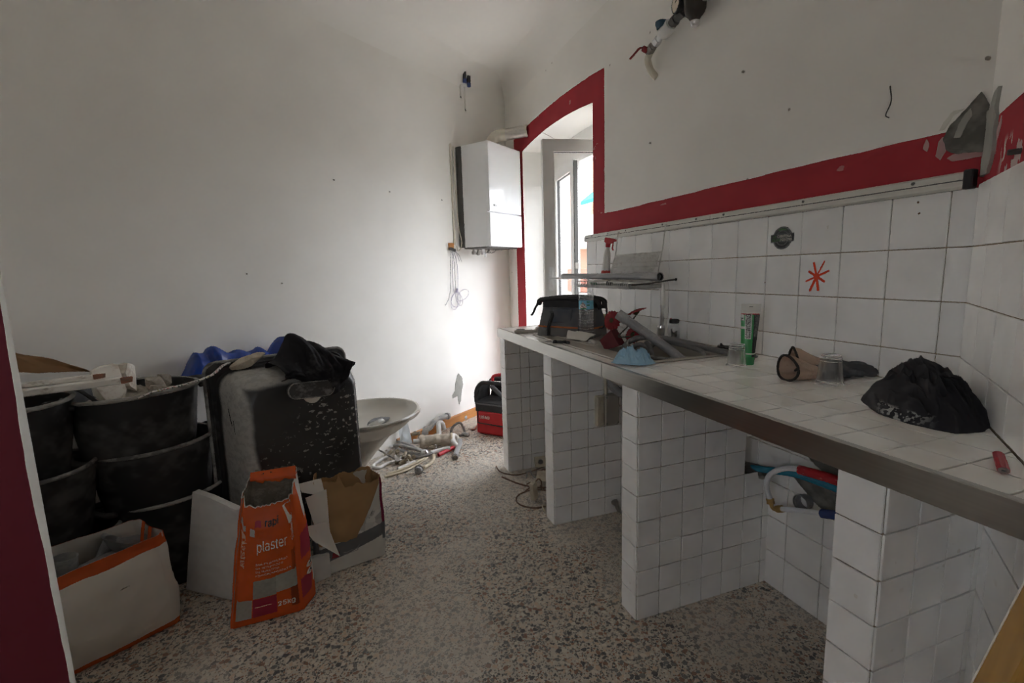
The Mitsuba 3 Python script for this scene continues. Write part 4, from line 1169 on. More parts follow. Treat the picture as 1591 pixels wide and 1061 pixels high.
obj('black_cloth', tf(thicken(g, 0.004), MT), 'black_cloth', label='crumpled black cloth thrown over the top of the mortar trough', cat='cloth', smooth=60)
mat('worn_rubber', dusty((0.045, 0.044, 0.043), (0.16, 0.155, 0.15), 20, 0.45, 0.7), 0.6)
kp = thing('shoe_sole', 'dusty dark rounded sole sticking out from under the black cloth on the trough', 'sole')
pad = extrude(LineString([(-0.075, 0.0), (0.065, -0.002)]).buffer(0.036), 0.020)
obj('pad', tf(pad, MT @ at(0.000, 0.335, 0.318) @ rotz(-0.06)), 'worn_rubber', kp, smooth=30)
obj('edge', tf(tube(np.array([(x, y, 0.019) for x, y in LineString([(-0.075, 0.0), (0.065, -0.002)]).buffer(0.035, quad_segs=6).exterior.coords[:-1]]), 0.003, 6, closed=True), MT @ at(0.000, 0.335, 0.318) @ rotz(-0.06)), 'dusty_rim', kp, smooth=True, label='paler worn edge')
obj('plaster_disc', lathe([(0, 0), (0.040, 0), (0.042, 0.004), (0.040, 0.018), (0.036, 0.021), (0, 0.021)], 28, MT @ at(0.022, 0.300, D - 0.006)), 'rubble_pale', label='round whitish cap on the trough just below the dark sole', cat='disc', smooth=40)
mat('beige_paper', dusty((0.52, 0.46, 0.37), (0.40, 0.34, 0.26), 30, 0.4, 0.7), 0.8)
obj('plaster_scrap', tf(rock(0.15, 0.05, 0.06, 71, 2), MT @ at(-0.165, 0.470, 0.045) @ rotz(0.25)), 'beige_paper', label='beige lump lying on the trough edge left of the black cloth', cat='lump')

# polystyrene board and the small offcut
mat('polystyrene', lambda p, n, uv: mix((0.66, 0.655, 0.63), (0.56, 0.55, 0.53), fbm(p.x * 40, p.y * 40, p.z * 40, 3)), 0.85, spec=0.15)
fa, fb = np.array([0.641, -2.338, 0.0]), np.array([0.811, -2.106, 0.0])
dx = unit(fb - fa)
back = unit(np.cross(Z3, dx))
back = -back if back[0] > 0 else back
upv = unit(Z3 * 0.455 + back * 0.022)
pl = Polygon([(0, 0.004), (0.30, 0.0), (0.315, 0.40), (0.17, 0.438), (0.085, 0.452)])
q = extrude(pl, 0.030).subdivide().subdivide()
q.vertices += 0.0016 * (meshkit.noise(q.vertices * 120, 4)[:, None] - 0.5)
nb = np.cross(dx, upv)
obj('foam_board', tf(q, frame(fa + back * 0.03, dx, upv, nb)), 'polystyrene', label='pale foam board leaning between the tubs and the orange plaster bag', cat='board')
q = extrude(Polygon([(0, 0), (0.14, 0.0), (0.14, 0.105), (0, 0.118)]), 0.028)
obj('foam_offcut', tf(q, frame(np.array([0.80, -1.885, 0.0]), unit([-0.33, 0.94, 0]), unit([-0.10, 0.0, 1.0]), np.cross(unit([-0.33, 0.94, 0]), unit([-0.10, 0.0, 1.0])))), 'polystyrene', label='small pale board offcut between the two paper sacks', cat='board')


# ------------------------------------------------------------------ bags
def bag_grid(b4, t4, nu=26, nv=40, bulge=0.02, noise_a=0.010, seed=0, top=None, corner=0.12, pinch=0.0, freq=5.0, inset=0.0):
    """The wall of a bag between four bottom and four top corners (front left, front right, back right, back left); rows go up."""
    b4, t4 = np.asarray(b4, float), np.asarray(t4, float)
    cols = []
    for k_ in range(4):
        for i_ in range(nu):
            cols.append((k_, i_ / nu))
    cols.append((0, 0.0))
    P_ = np.zeros((nv, len(cols), 3))
    for r_ in range(nv):
        v = r_ / (nv - 1)
        cr = b4 * (1 - v) + t4 * v
        cen = cr.mean(0)
        for c_, (k_, f) in enumerate(cols):
            vv = v * (1.0 if top is None else top((k_ + f) / 4))
            cr2 = b4 * (1 - vv) + t4 * vv
            a_, b_ = cr2[k_], cr2[(k_ + 1) % 4]
            p_ = a_ * (1 - f) + b_ * f
            nrm = np.cross(b_ - a_, Z3)
            nrm = unit(nrm)
            cen2 = cr2.mean(0)
            if nrm @ (p_ - cen2) < 0:
                nrm = -nrm
            edge = math.sin(math.pi * f) ** 0.8
            cd = unit((p_ - cen2) * np.array([1, 1, 0]))
            shrink = corner * max(0.0, 1 - edge / 0.35) ** 2 * 0.10
            w = math.sin(math.pi * min(1, vv * 1.08)) ** 0.8
            q_ = p_ * freq + seed * 7.3
            nz = meshkit.fbm(q_, 3, seed) - 0.5
            crease = 1 - abs(2 * meshkit.noise(q_ * 1.7 + 4, seed + 2) - 1)
            p_ = p_ + nrm * (bulge * edge * w + noise_a * (nz * 2.0 + 0.7 * (crease - 0.5)) * (0.25 + 0.75 * min(1, vv * 5)) - inset) - cd * shrink
            P_[r_, c_] = p_
    P_[:, -1] = P_[:, 0]
    return P_


def bag_mesh(P_, bottom=True):
    g_, uv_ = grid_mesh(P_)
    v, f = np.array(g_.vertices), list(map(tuple, g_.faces))
    uv_ = np.array(uv_)
    if bottom:
        C_ = P_.shape[1]
        b_ = P_[0].copy()
        N_ = len(v)
        cen = b_.mean(0)
        v = np.vstack([v, b_, cen[None]])
        uv_ = np.vstack([uv_, np.column_stack([uv_[:C_, 0], np.zeros(C_)]), [[0.5, 0.0]]])
        for c_ in range(C_ - 1):
            f.append((N_ + c_ + 1, N_ + c_, N_ + C_))
    return trimesh.Trimesh(v, np.array(f), process=False), uv_


def bag_decal(P_, side, eps=0.0012):
    """Bends flat artwork (x across the side 0..1, y up 0..1) onto one side of a bag."""
    R_, C_ = P_.shape[:2]
    nu = (C_ - 1) // 4
    S = P_[:, side * nu:(side + 1) * nu + 1]
    dU, dV = np.gradient(S, axis=1), np.gradient(S, axis=0)
    Nn = np.cross(dU, dV)
    Nn /= np.linalg.norm(Nn, axis=2, keepdims=True) + 1e-12
    cen = P_.mean((0, 1))
    if ((S - cen) * Nn).sum() < 0:
        Nn = -Nn

    def bil(A_, x, y):
        fx, fy = np.clip(x, 0, 1) * (A_.shape[1] - 1), np.clip(y, 0, 1) * (A_.shape[0] - 1)
        i0, j0 = np.minimum(fy.astype(int), A_.shape[0] - 2), np.minimum(fx.astype(int), A_.shape[1] - 2)
        tx, ty = (fx - j0)[:, None], (fy - i0)[:, None]
        return (A_[i0, j0] * (1 - tx) + A_[i0, j0 + 1] * tx) * (1 - ty) + (A_[i0 + 1, j0] * (1 - tx) + A_[i0 + 1, j0 + 1] * tx) * ty

    def put(mesh2):
        v = np.array(mesh2.vertices)
        zz_ = v[:, 2]
        p_ = bil(S, v[:, 0], v[:, 1]) + bil(Nn, v[:, 0], v[:, 1]) * (eps + zz_)[:, None]
        return trimesh.Trimesh(p_, mesh2.faces, process=False)
    return put


def flat_text(text, x, y, w, h, rot=0.0, aspect=1.0, bold=False):
    """Lettering in side coordinates: centre (x, y), width w and height h as fractions of the side."""
    q_ = meshkit.text_mesh(text, 1.0, 0.01, bold)
    b_ = q_.bounds
    v = np.array(q_.vertices)
    X = (v[:, 0] - (b_[0][0] + b_[1][0]) / 2) / (b_[1][0] - b_[0][0])
    Y = (v[:, 1] - 0.5)
    if rot:
        X, Y = (-Y * h + 0, X * w) if rot > 0 else (Y * h, -X * w)
        v2 = np.column_stack([x + X, y + Y, v[:, 2] * 0.02])
    else:
        v2 = np.column_stack([x + X * w, y + Y * h, v[:, 2] * 0.02])
    m_ = trimesh.Trimesh(v2, q_.faces, process=False)
    return m_


def flat_poly(pts, seg=0.03):
    q_ = extrude(Polygon(pts).segmentize(seg), 0.0001)
    for _ in range(2):
        q_ = q_.subdivide()
    return q_


# -- orange plaster bag
def orange_paint(p, n, uv):
    side = dr.floor(uv.x * 4.0)
    f = uv.x * 4.0 - side
    v = uv.y
    base = mix((0.56, 0.085, 0.014), (0.46, 0.062, 0.010), fbm(p.x * 18, p.y * 18, p.z * 18, 3))
    c = base
    front, right = side < 0.5, (side > 0.5) & (side < 1.5)

    def box_(x0, x1, y0, y1, cond):
        return cond & (f > x0) & (f < x1) & (v > y0) & (v < y1)
    grey = mix((0.26, 0.25, 0.22), (0.34, 0.33, 0.29), fbm(p.x * 90, p.y * 90, p.z * 90, 3))
    c = dr.select(box_(0.30, 0.64, 0.22, 0.375, front), grey * 0.86, c)
    c = dr.select(box_(0.64, 0.985, 0.235, 0.385, front), grey * 1.05, c)
    c = dr.select(box_(0.07, 0.29, 0.055, 0.215, front), grey * 1.02, c)
    c = dr.select(box_(0.30, 0.64, 0.055, 0.215, front), mi.Color3f(0.30, 0.022, 0.045), c)
    c = dr.select(box_(0.85, 0.99, 0.07, 0.235, front), base * 0.42, c)
    c = dr.select(box_(0.90, 1.0, 0.385, 0.56, front), base * 0.62, c)
    c = dr.select(box_(0.10, 0.75, 0.42, 0.62, right), mi.Color3f(0.33, 0.03, 0.055), c)
    c = dr.select(box_(0.05, 0.6, 0.10, 0.26, right), mi.Color3f(0.33, 0.03, 0.055), c)
    c = dr.select(box_(0.55, 1.0, 0.68, 0.98, right) | box_(0.72, 1.0, 0.14, 0.42, right), mi.Color3f(0.62, 0.61, 0.58), c)
    c = dr.select(box_(0.03, 0.14, 0.80, 0.845, front) | box_(0.22, 0.30, 0.755, 0.82, front), mi.Color3f(0.42, 0.42, 0.40), c)
    c = dr.select(box_(0.30, 0.41, 0.83, 0.885, front), mi.Color3f(0.36, 0.025, 0.05), c)
    return c


mat('orange_bag_paper', orange_paint, 0.42, spec=0.45)
mat('bag_inside', dusty((0.16, 0.135, 0.105), (0.26, 0.23, 0.19), 24, 0.4, 0.7), 0.85)
mat('white_print', (0.66, 0.62, 0.56), 0.5)
mat('black_print', (0.02, 0.018, 0.018), 0.5)
mat('torn_white', (0.62, 0.60, 0.55), 0.85)
ko = thing('plaster_bag', 'torn open orange paper bag of plaster leaning on the foam board', 'bag')
ob = [(0.985, -2.105, 0.004), (0.972, -1.845, 0.004), (0.875, -1.800, 0.004), (0.870, -2.070, 0.004)]
ot = [(0.885, -2.035, 0.50), (0.872, -1.858, 0.50), (0.795, -1.835, 0.50), (0.795, -2.010, 0.50)]


def otop(u):
    u = u % 1.0
    base = 0.97
    if 0.02 < u < 0.24:
        base = 0.865 + 0.03 * abs(u - 0.13) / 0.11
    elif 0.50 <= u <= 0.76:
        base = 1.085
    elif 0.24 <= u < 0.50:
        base = 0.92 + 0.16 * (u - 0.24) / 0.26
    elif u > 0.76:
        base = 1.07 - 0.12 * (u - 0.76) / 0.24
    return base + 0.022 * (meshkit.fbm(np.array([u * 60, 2.0, 1.0]), 3) - 0.5) * 2


PO = bag_grid(ob, ot, nu=30, nv=56, bulge=0.022, noise_a=0.007, seed=3, top=otop, freq=7)
# the bottom spreads in a flat foot
g, uv_ = bag_mesh(PO)
obj('paper', g, 'orange_bag_paper', ko, smooth=True, uv=uv_)
PI = bag_grid(ob, ot, nu=30, nv=56, bulge=0.022, noise_a=0.007, seed=3, top=lambda u: otop(u) * 1.004 + 0.004, freq=7, inset=0.0035)
g, uv_ = bag_mesh(PI)
obj('lining', g, 'bag_inside', ko, smooth=True, label='grey-brown paper lining inside the torn mouth')
A_ = np.linspace(0, 1, 121)
rimp = PO[-1]
obj('torn_edge', tube(rimp[:-1] + Z3 * 0.0005, 0.0016, 6, closed=True), 'torn_white', ko, label='frayed whitish torn edge')
front = bag_decal(PO, 0)
rside = bag_decal(PO, 1)
lside = bag_decal(PO, 3)
bkin = bag_decal(PO, 2)
obj('lettering', front(flat_text('plaster', 0.60, 0.665, 0.50, 0.085)), 'white_print', ko, label='white word plaster')
obj('lettering', front(flat_text('rapi', 0.60, 0.855, 0.24, 0.060, bold=True)), 'black_print', ko, label='black lettering torn through')
for i, tx in enumerate(('MALTA BASTARDA', 'DA INTONACO E', 'DA MURATURA', 'FIBRORINFORZATA')):
    ww = (0.50, 0.42, 0.36, 0.54)[i]
    obj('lettering', front(flat_text(tx, 0.34 + ww / 2, 0.515 - 0.032 * i, ww, 0.016)), 'white_print', ko)
obj('lettering', front(flat_text('25kg', 0.78, 0.125, 0.25, 0.040, bold=True)), 'white_print', ko, label='white weight 25kg')
obj('lettering', front(flat_text('plaster', 0.13, 0.62, 0.26, 0.085, rot=-1)), 'pale_print', ko, label='pale word plaster down the left edge')
mat('pale_print', (0.60, 0.40, 0.30), 0.5)
obj('lettering', front(flat_text('plaster', 0.95, 0.715, 0.15, 0.07, rot=1)), 'white_print', ko)
obj('lettering', front(flat_poly([(0.33, 0.140), (0.56, 0.140), (0.56, 0.146), (0.33, 0.146)])), 'pale_print', ko)
for yv in (0.325, 0.265):
    c_ = [(0.52 + 0.24 * math.cos(t), yv + 0.024 * math.sin(t)) for t in np.linspace(0, 2 * np.pi, 20, endpoint=False)]
    sy_ = obj('symbol', rside(flat_poly(c_)), 'white_print', ko, label='round white symbol')
    obj('mark', rside(extrude(Polygon([(0.42, yv - 0.014), (0.60, yv - 0.014), (0.56, yv + 0.002), (0.64, yv + 0.016), (0.46, yv + 0.012)]), 0.0006)), 'black_print', sy_)
bi = bag_decal(PI, 2, eps=-0.0045)
# torn back flap folded up, carrying the rest of the name, and a white paper scrap at the tear
fl0, fl1 = np.array([0.806, -2.008, 0.520]), np.array([0.800, -1.840, 0.520])
flap = []
for i in range(8):
    r_ = []
    for j in range(20):
        u, v = j / 19, i / 7
        jag = 0.5 + 0.6 * meshkit.fbm(np.array([u * 8, 3.0, 2.0]), 3) if u > 0.15 else 0.55
        r_.append(fl0 * (1 - u) + fl1 * u + Z3 * (0.030 - v * 0.050 * jag) + np.array([0.004 + 0.020 * math.sin(v * 2.2) + 0.008 * v, 0, 0]))
    flap.append(r_)
g, _ = grid_mesh(np.array(flap))
fk = obj('flap', thicken(g, 0.0012), 'orange_plain', ko, smooth=60, label='orange flap folded down over the back of the mouth')
mat('orange_plain', lambda p, n, uv: mix((0.56, 0.085, 0.014), (0.46, 0.062, 0.010), fbm(p.x * 18, p.y * 18, p.z * 18, 3)), 0.42, spec=0.45)
text_on('dmix', 0.018, frame(fl0 * 0.62 + fl1 * 0.38 + Z3 * 0.016 + np.array([0.0185, 0, 0]), unit(fl1 - fl0), unit(np.array([-0.25, 0, 1.0])), np.cross(unit(fl1 - fl0), unit(np.array([-0.25, 0, 1.0])))), 'black_print', fk, bold=True, label='black end of the torn name')
obj('torn_scrap', front(extrude(ragged := Polygon([(0.80, 0.965), (0.98, 0.975), (1.0, 0.90), (0.96, 0.80), (0.90, 0.79), (0.86, 0.87)]).segmentize(0.02), 0.001)), 'torn_white', ko, label='ragged white scrap of torn paper')

# -- white paper sack with brown lining
kp = thing('paper_sack', 'torn open white and grey paper sack with brown lining, right of the orange bag', 'sack')
pb4 = [(0.775, -1.795, 0.004), (0.700, -1.500, 0.004), (0.585, -1.520, 0.004), (0.645, -1.815, 0.004)]
pt4 = [(0.720, -1.795, 0.40), (0.615, -1.492, 0.40), (0.520, -1.530, 0.40), (0.590, -1.800, 0.40)]


def ptop_in(u):
    u = u % 1.0
    x = u * 4
    if x < 1:
        b_ = 1.06 - 0.16 * x if x < 0.42 else 0.90 - 0.02 * (x - 0.42)
        if 0.36 < x < 0.46:
            b_ = 1.10 - 0.2 * (x - 0.36) / 0.1
    elif x < 2:
        b_ = 0.93
    elif x < 3:
        b_ = 0.97
    else:
        b_ = 1.05
    return b_ + 0.03 * (meshkit.fbm(np.array([u * 50, 7.0, 1.0]), 3) - 0.5) * 2


def ptop_out(u):
    x = (u % 1.0) * 4
    if x < 1:
        b_ = 0.34 - 0.05 * x if x < 0.55 else 0.31 + 0.58 * ((x - 0.55) / 0.45) ** 1.1
    elif x < 2:
        b_ = 0.90
    elif x < 3:
        b_ = 0.94
    else:
        b_ = 0.94 - 0.55 * (x - 3)
    return b_ + 0.02 * (meshkit.fbm(np.array([u * 70, 17.0, 1.0]), 3) - 0.5) * 2


def sack_paint(p, n, uv):
    side = dr.floor(uv.x * 4.0)
    f = uv.x * 4.0 - side
    z = p.z + 0.018 * (fbm(p.x * 9, p.y * 9, 3, 2) - 0.5)
    white = mix((0.60, 0.59, 0.55), (0.50, 0.49, 0.455), fbm(p.x * 12, p.y * 12, p.z * 12, 3))
    lo = 0.055 + 0.045 * dr.select(side < 0.5, f, 0.5)
    hi = 0.125 + 0.030 * dr.select(side < 0.5, f, 1.0)
    c = dr.select((z > lo) & (z < hi), mix((0.145, 0.148, 0.152), (0.115, 0.118, 0.122), fbm(p.x * 30, p.y * 30, p.z * 30, 3)), white)
    c = dr.select((side > 0.5) & (side < 1.5) & (z > hi), mi.Color3f(0.20, 0.022, 0.05), c)
    brick = (side < 0.5) & (f > 0.58) & (z > hi) & (z < 0.22)
    d1, d2, w = voronoi(p.y * 36, p.z * 36)
    return dr.select(brick, mix((0.34, 0.335, 0.32), (0.60, 0.59, 0.56), smoothstep(0.3, 0.7, w)), c)


mat('white_sack_paper', sack_paint, 0.6, spec=0.3)
mat('kraft_paper', lambda p, n, uv: mix((0.40, 0.25, 0.125), (0.31, 0.185, 0.085), fbm(p.x * 16, p.y * 16, p.z * 16, 4)), 0.7, spec=0.25)
PI = bag_grid(pb4, pt4, nu=30, nv=50, bulge=0.006, noise_a=0.012, seed=8, top=ptop_in, freq=9, inset=0.006)
g, uv_ = bag_mesh(PI)
obj('lining', g, 'kraft_paper', kp, smooth=True, label='crumpled brown paper lining')
PO = bag_grid(pb4, pt4, nu=30, nv=44, bulge=0.012, noise_a=0.006, seed=9, top=ptop_out, freq=8)
g, uv_ = bag_mesh(PO)
obj('paper', g, 'white_sack_paper', kp, smooth=True, uv=uv_)


def sheet(corners, n=14, amp=0.012, seed=0, freq=9):
    a_, b_, c_, d_ = (np.asarray(x, float) for x in corners)
    P_ = np.zeros((n, n, 3))
    nn = unit(np.cross(b_ - a_, d_ - a_))
    for i in range(n):
        for j in range(n):
            u, v = j / (n - 1), i / (n - 1)
            q_ = (a_ * (1 - u) + b_ * u) * (1 - v) + (d_ * (1 - u) + c_ * u) * v
            P_[i, j] = q_ + nn * amp * (meshkit.fbm(q_ * freq + seed, 3) - 0.5) * 2
    g_, _ = grid_mesh(P_)
    return g_


obj('torn_flap', thicken(sheet([(0.790, -1.730, 0.13), (0.785, -1.785, 0.22), (0.745, -1.822, 0.375), (0.735, -1.735, 0.395)], amp=0.014, seed=2), 0.001), 'torn_white', kp, smooth=60, label='torn white outer paper hanging at the left')
obj('torn_flap', thicken(sheet([(0.795, -1.700, 0.10), (0.805, -1.800, 0.20), (0.775, -1.838, 0.255), (0.775, -1.745, 0.265)], amp=0.010, seed=5), 0.001), 'torn_white', kp, smooth=60)
obj('torn_flap', thicken(sheet([(0.740, -1.740, 0.365), (0.730, -1.835, 0.395), (0.700, -1.850, 0.425), (0.690, -1.755, 0.430)], amp=0.014, seed=6), 0.001), 'torn_white', kp, smooth=60)
front = bag_decal(PO, 0)
rs = bag_decal(PO, 1)
obj('lettering', rs(flat_text('terdynamic', 0.45, 0.70, 0.46, 0.42, rot=-1)), 'white_print', kp, label='white lettering down the maroon side')
em = obj('emblem', front(flat_poly([(0.19, 0.50), (0.29, 0.50), (0.31, 0.68), (0.21, 0.68)])), 'red_lever', kp, label='small red square emblem')
for i, yv in enumerate((0.60, 0.53)):
    obj('lettering', front(flat_text(('MALTA TECNICA', 'PER MURATURA')[i], 0.46, yv, 0.24, 0.035)) if False else front(flat_poly([(0.36, yv), (0.60, yv), (0.60, yv + 0.02), (0.36, yv + 0.02)])), 'faint_print', kp)
mat('faint_print', (0.25, 0.25, 0.25), 0.6)
obj('ce_mark', front(flat_text('CE', 0.80, 0.86, 0.07, 0.05)), 'black_print', kp, label='small CE mark')
obj('torn_corner', rs(extrude(Polygon([(0.0, 0.98), (0.30, 1.0), (0.24, 0.93), (0.06, 0.90)]), 0.003)), 'red_lever', kp)

# -- white shopping bag with orange edges
def shop_paint(p, n, uv):
    v = uv.y
    side = dr.floor(uv.x * 4.0)
    f = uv.x * 4.0 - side
    c = mix((0.66, 0.62, 0.565), (0.56, 0.525, 0.475), fbm(p.x * 9, p.y * 9, p.z * 9, 3))
    c = dr.select((v > 0.885) | (v < 0.055), mix((0.50, 0.090, 0.022), (0.40, 0.065, 0.016), fbm(p.x * 20, p.y * 20, p.z * 20, 3)), c)
    return c


mat('shopping_bag', shop_paint, 0.45, spec=0.4)
ks = thing('shopping_bag', 'white woven shopping bag with orange edges, full of pipe fittings', 'bag')
sb4 = [(1.085, -2.665, 0.004), (0.858, -2.297, 0.004), (0.720, -2.385, 0.004), (0.945, -2.752, 0.004)]
st4 = [(1.135, -2.665, 0.375), (0.900, -2.300, 0.405), (0.800, -2.410, 0.430), (0.945, -2.690, 0.425)]
PS = bag_grid(sb4, st4, nu=30, nv=44, bulge=0.030, noise_a=0.018, seed=12, freq=7)
g, uv_ = bag_mesh(PS)
obj('fabric', g, 'shopping_bag', ks, smooth=True, uv=uv_)
PS2 = bag_grid(sb4, st4, nu=30, nv=44, bulge=0.030, noise_a=0.018, seed=12, freq=7, inset=0.003)
g, uv_ = bag_mesh(PS2)
obj('inner_face', g, 'shopping_inside', ks, smooth=True)
mat('shopping_inside', (0.58, 0.56, 0.52), 0.5)
for f0 in (0.45, 0.78):
    q0 = PS2[-1][int((2 + f0) * 30)] if False else PS2[-1][int((1 + f0) * 30)]
    obj('handle', tube(spline([q0, q0 - Z3 * 0.05 + WU * 0.01, q0 - Z3 * 0.11 + WU * 0.02], 5), 0.016, 8, flat=0.15), 'orange_plain', ks, smooth=True, label='orange handle strap hanging inside')
# what lies in it
gr = 'pipe fittings in the shopping bag'
mat('pvc_grey', dusty((0.20, 0.205, 0.21), (0.33, 0.325, 0.31), 18, 0.42, 0.7, 0.8), 0.5)
SB = lambda a, b, z: np.array([0.925, -2.49, z + 0.055]) + a * unit([0.228, -0.368, 0]) + b * unit([0.855, 0.52, 0])  # noqa: E731
for i, (pts, r, lab) in enumerate((
        ([(0.10, -0.02, 0.15), (0.09, -0.02, 0.30), (0.085, -0.02, 0.345)], 0.038, 'upright grey pipe piece at the back of the shopping bag'),
        ([(0.03, -0.05, 0.20), (-0.02, -0.04, 0.30), (-0.045, -0.03, 0.352)], 0.020, 'slanting thin grey pipe in the shopping bag'),
        ([(0.12, 0.00, 0.25), (0.03, -0.005, 0.27), (-0.10, -0.02, 0.275)], 0.034, 'long grey pipe lying across the shopping bag'),
        ([(0.07, 0.030, 0.27), (0.03, 0.045, 0.29), (-0.02, 0.050, 0.295)], 0.030, 'short open grey pipe at the front of the shopping bag'))):
    sp = spline([SB(*p) for p in pts], 5)
    obj('grey_pipe', hollow_tube(sp, r, r * 0.86, 18), 'pvc_grey', label=lab, cat='pipe', group=gr, smooth=50)
obj('grey_bowl', lathe([(0, 0), (0.055, 0.0), (0.085, 0.035), (0.088, 0.040), (0.080, 0.038), (0.052, 0.008), (0, 0.008)], 28, frame(SB(-0.085, -0.02, 0.30), *np.linalg.qr(np.array([[1, 0.1, 0.2], [0, 1, 0.3], [0.2, -0.3, 1]]))[0])), 'pvc_grey', label='round grey bowl among the fittings in the shopping bag', cat='bowl', smooth=40)
obj('sandbag_fill', tf(cloth_heap(0.16, 0.09, 0.05, 5, n=30), frame(SB(0.0, 0.0, 0.20), unit([0.228, -0.368, 0]), np.cross(Z3, unit([0.228, -0.368, 0])), Z3)), 'bag_inside', label='dark heap of small scrap deep inside the shopping bag', cat='scrap', kind='stuff')
# ------------------------------------------------------------------ washbasin, scrap plumbing and tool bag on the floor by the white wall
mat('ceramic_beige', lambda p, n, uv: mix((0.56, 0.53, 0.47), (0.50, 0.47, 0.41), fbm(p.x * 9, p.y * 9, p.z * 9, 3)), 0.14, spec=0.5)
kb = thing('washbasin', 'beige ceramic washbasin on a short tapered foot behind the mortar trough', 'washbasin')
BC = WL(2.15, 0.335, 0.0)
MB = frame(BC, -WU, np.cross(Z3, -WU), Z3)           # local x towards the window
A = np.linspace(0, 2 * np.pi, 64, endpoint=False)
lv = [(0.0, 0.0), (0.070, 0.0), (0.075, 0.012), (0.070, 0.05), (0.080, 0.12), (0.115, 0.22), (0.152, 0.30), (0.172, 0.342), (0.176, 0.350), (0.205, 0.357), (0.255, 0.390), (0.303, 0.430), (0.334, 0.452), (0.349, 0.457), (0.356, 0.467), (0.356, 0.480), (0.349, 0.487), (0.336, 0.486), (0.322, 0.472), (0.295, 0.437), (0.24, 0.402), (0.15, 0.380), (0.05, 0.374), (0.0, 0.374)]
P = np.array([np.stack([np.cos(A) * r * 0.97 - 0.10 * max(0, 0.35 - z) / 0.35, np.sin(A) * r * 0.92 + 0.13 * max(0, 0.35 - z) / 0.35, np.full_like(A, z)], -1) for r, z in lv])
g, _ = grid_mesh(P, close_u=True)
g.merge_vertices(digits_vertex=7)
g.update_faces(g.nondegenerate_faces())
obj('bowl', tf(g, MB), 'ceramic_beige', kb, smooth=40)
obj('tap', tf(trimesh.util.concatenate([cyl([-0.02, 0.305, 0.485], [-0.02, 0.305, 0.520], 0.014, 12), cyl([-0.02, 0.305, 0.51], [-0.01, 0.25, 0.505], 0.008, 10)]), MB), 'chrome', kb, smooth=40, label='small chrome tap')
obj('white_disc', lathe([(0, 0), (0.05, 0), (0.054, 0.006), (0.046, 0.022), (0, 0.026)], 24, MB @ at(-0.02, -0.12, 0.425) @ rotx(-0.5)), 'white_plastic', label='round white plastic piece lying in the washbasin', cat='plastic piece', smooth=40)
obj('dark_scrap', tf(rock(0.15, 0.06, 0.045, 91, 2), MB @ at(0.10, 0.0, 0.398)), 'pvc_grey', label='dark grey scrap lying in the bottom of the washbasin', cat='scrap')

GS = 'scrap plumbing heaped by the white wall'
mat('scrap_cream', dusty((0.62, 0.54, 0.40), (0.47, 0.40, 0.29), 24, 0.42, 0.7), 0.55)
mat('scrap_white', dusty((0.70, 0.70, 0.68), (0.55, 0.52, 0.46), 20, 0.48, 0.72), 0.45)
mat('scrap_grey', dusty((0.30, 0.30, 0.30), (0.46, 0.44, 0.40), 24, 0.42, 0.68), 0.5)
mat('scrap_dark', dusty((0.14, 0.13, 0.125), (0.34, 0.31, 0.27), 30, 0.45, 0.7), 0.5, metal=0.3)
mat('scrap_brass', dusty((0.34, 0.29, 0.21), (0.20, 0.16, 0.12), 60, 0.42, 0.62), 0.42, metal=0.6)
mat('insulation', dusty((0.50, 0.44, 0.36), (0.36, 0.31, 0.25), 24, 0.42, 0.68), 0.9)
mat('red_pipe', dusty((0.58, 0.045, 0.055), (0.44, 0.035, 0.045), 40, 0.4, 0.7), 0.5)
mat('red_brown', (0.30, 0.09, 0.05), 0.7)


def pipe(name, pts, r, m_, label, hollow=True, n=14, caps=None, cat='pipe', group=GS):
    sp = spline([np.asarray(p, float) for p in pts], 7)
    q_ = hollow_tube(sp, r, r * 0.80, n) if hollow else tube(sp, r, n)
    if caps:
        k_ = thing(name, label, cat, group)
        obj('tube', q_, m_, k_, smooth=50)
        for (i_, rr_, ln_, mm_, nm_) in caps:
            e_ = sp[0] if i_ == 0 else sp[-1]
            d_ = unit(sp[0] - sp[1]) if i_ == 0 else unit(sp[-1] - sp[-2])
            obj(nm_, cyl(e_ - d_ * ln_ * 0.7, e_ + d_ * ln_ * 0.3, rr_, 14), mm_, k_, smooth=40)
        return k_
    return obj(name, q_, m_, label=label, cat=cat, group=group, smooth=50)


pipe('white_pipe', [(-0.619, -1.490, 0.022), (-0.727, -1.415, 0.055), (-0.822, -1.340, 0.095), (-0.830, -1.270, 0.125)], 0.018, 'scrap_white', 'long white plastic pipe reaching out from under the washbasin')
pipe('white_pipe', [(-0.70, -1.50, 0.018), (-0.80, -1.39, 0.04), (-0.90, -1.28, 0.07)], 0.014, 'scrap_white', 'thinner white pipe behind the long one, under the washbasin')
pipe('cream_pipe', [(-0.639, -1.470, 0.013), (-0.743, -1.365, 0.035), (-0.807, -1.252, 0.060)], 0.013, 'scrap_cream', 'cream pipe sloping up toward the heap of fittings, beside the washbasin foot')
pipe('cream_pipe', [(-0.650, -1.41, 0.012), (-0.74, -1.32, 0.02), (-0.802, -1.228, 0.030)], 0.012, 'scrap_cream', 'cream pipe lying lower, behind the grey hoses')
gs = [(-1.010, -1.165, 0.150, 0), (-0.955, -1.125, 0.140, 1), (-0.930, -1.230, 0.130, 0), (-0.915, -1.200, 0.085, 1), (-0.900, -1.155, 0.075, 0), (-0.955, -1.120, 0.050, 1), (-0.862, -1.190, 0.040, 0), (-0.940, -1.240, 0.050, 1), (-0.975, -1.140, 0.090, 0), (-1.000, -1.065, 0.040, 1), (-0.87, -1.135, 0.035, 0)]


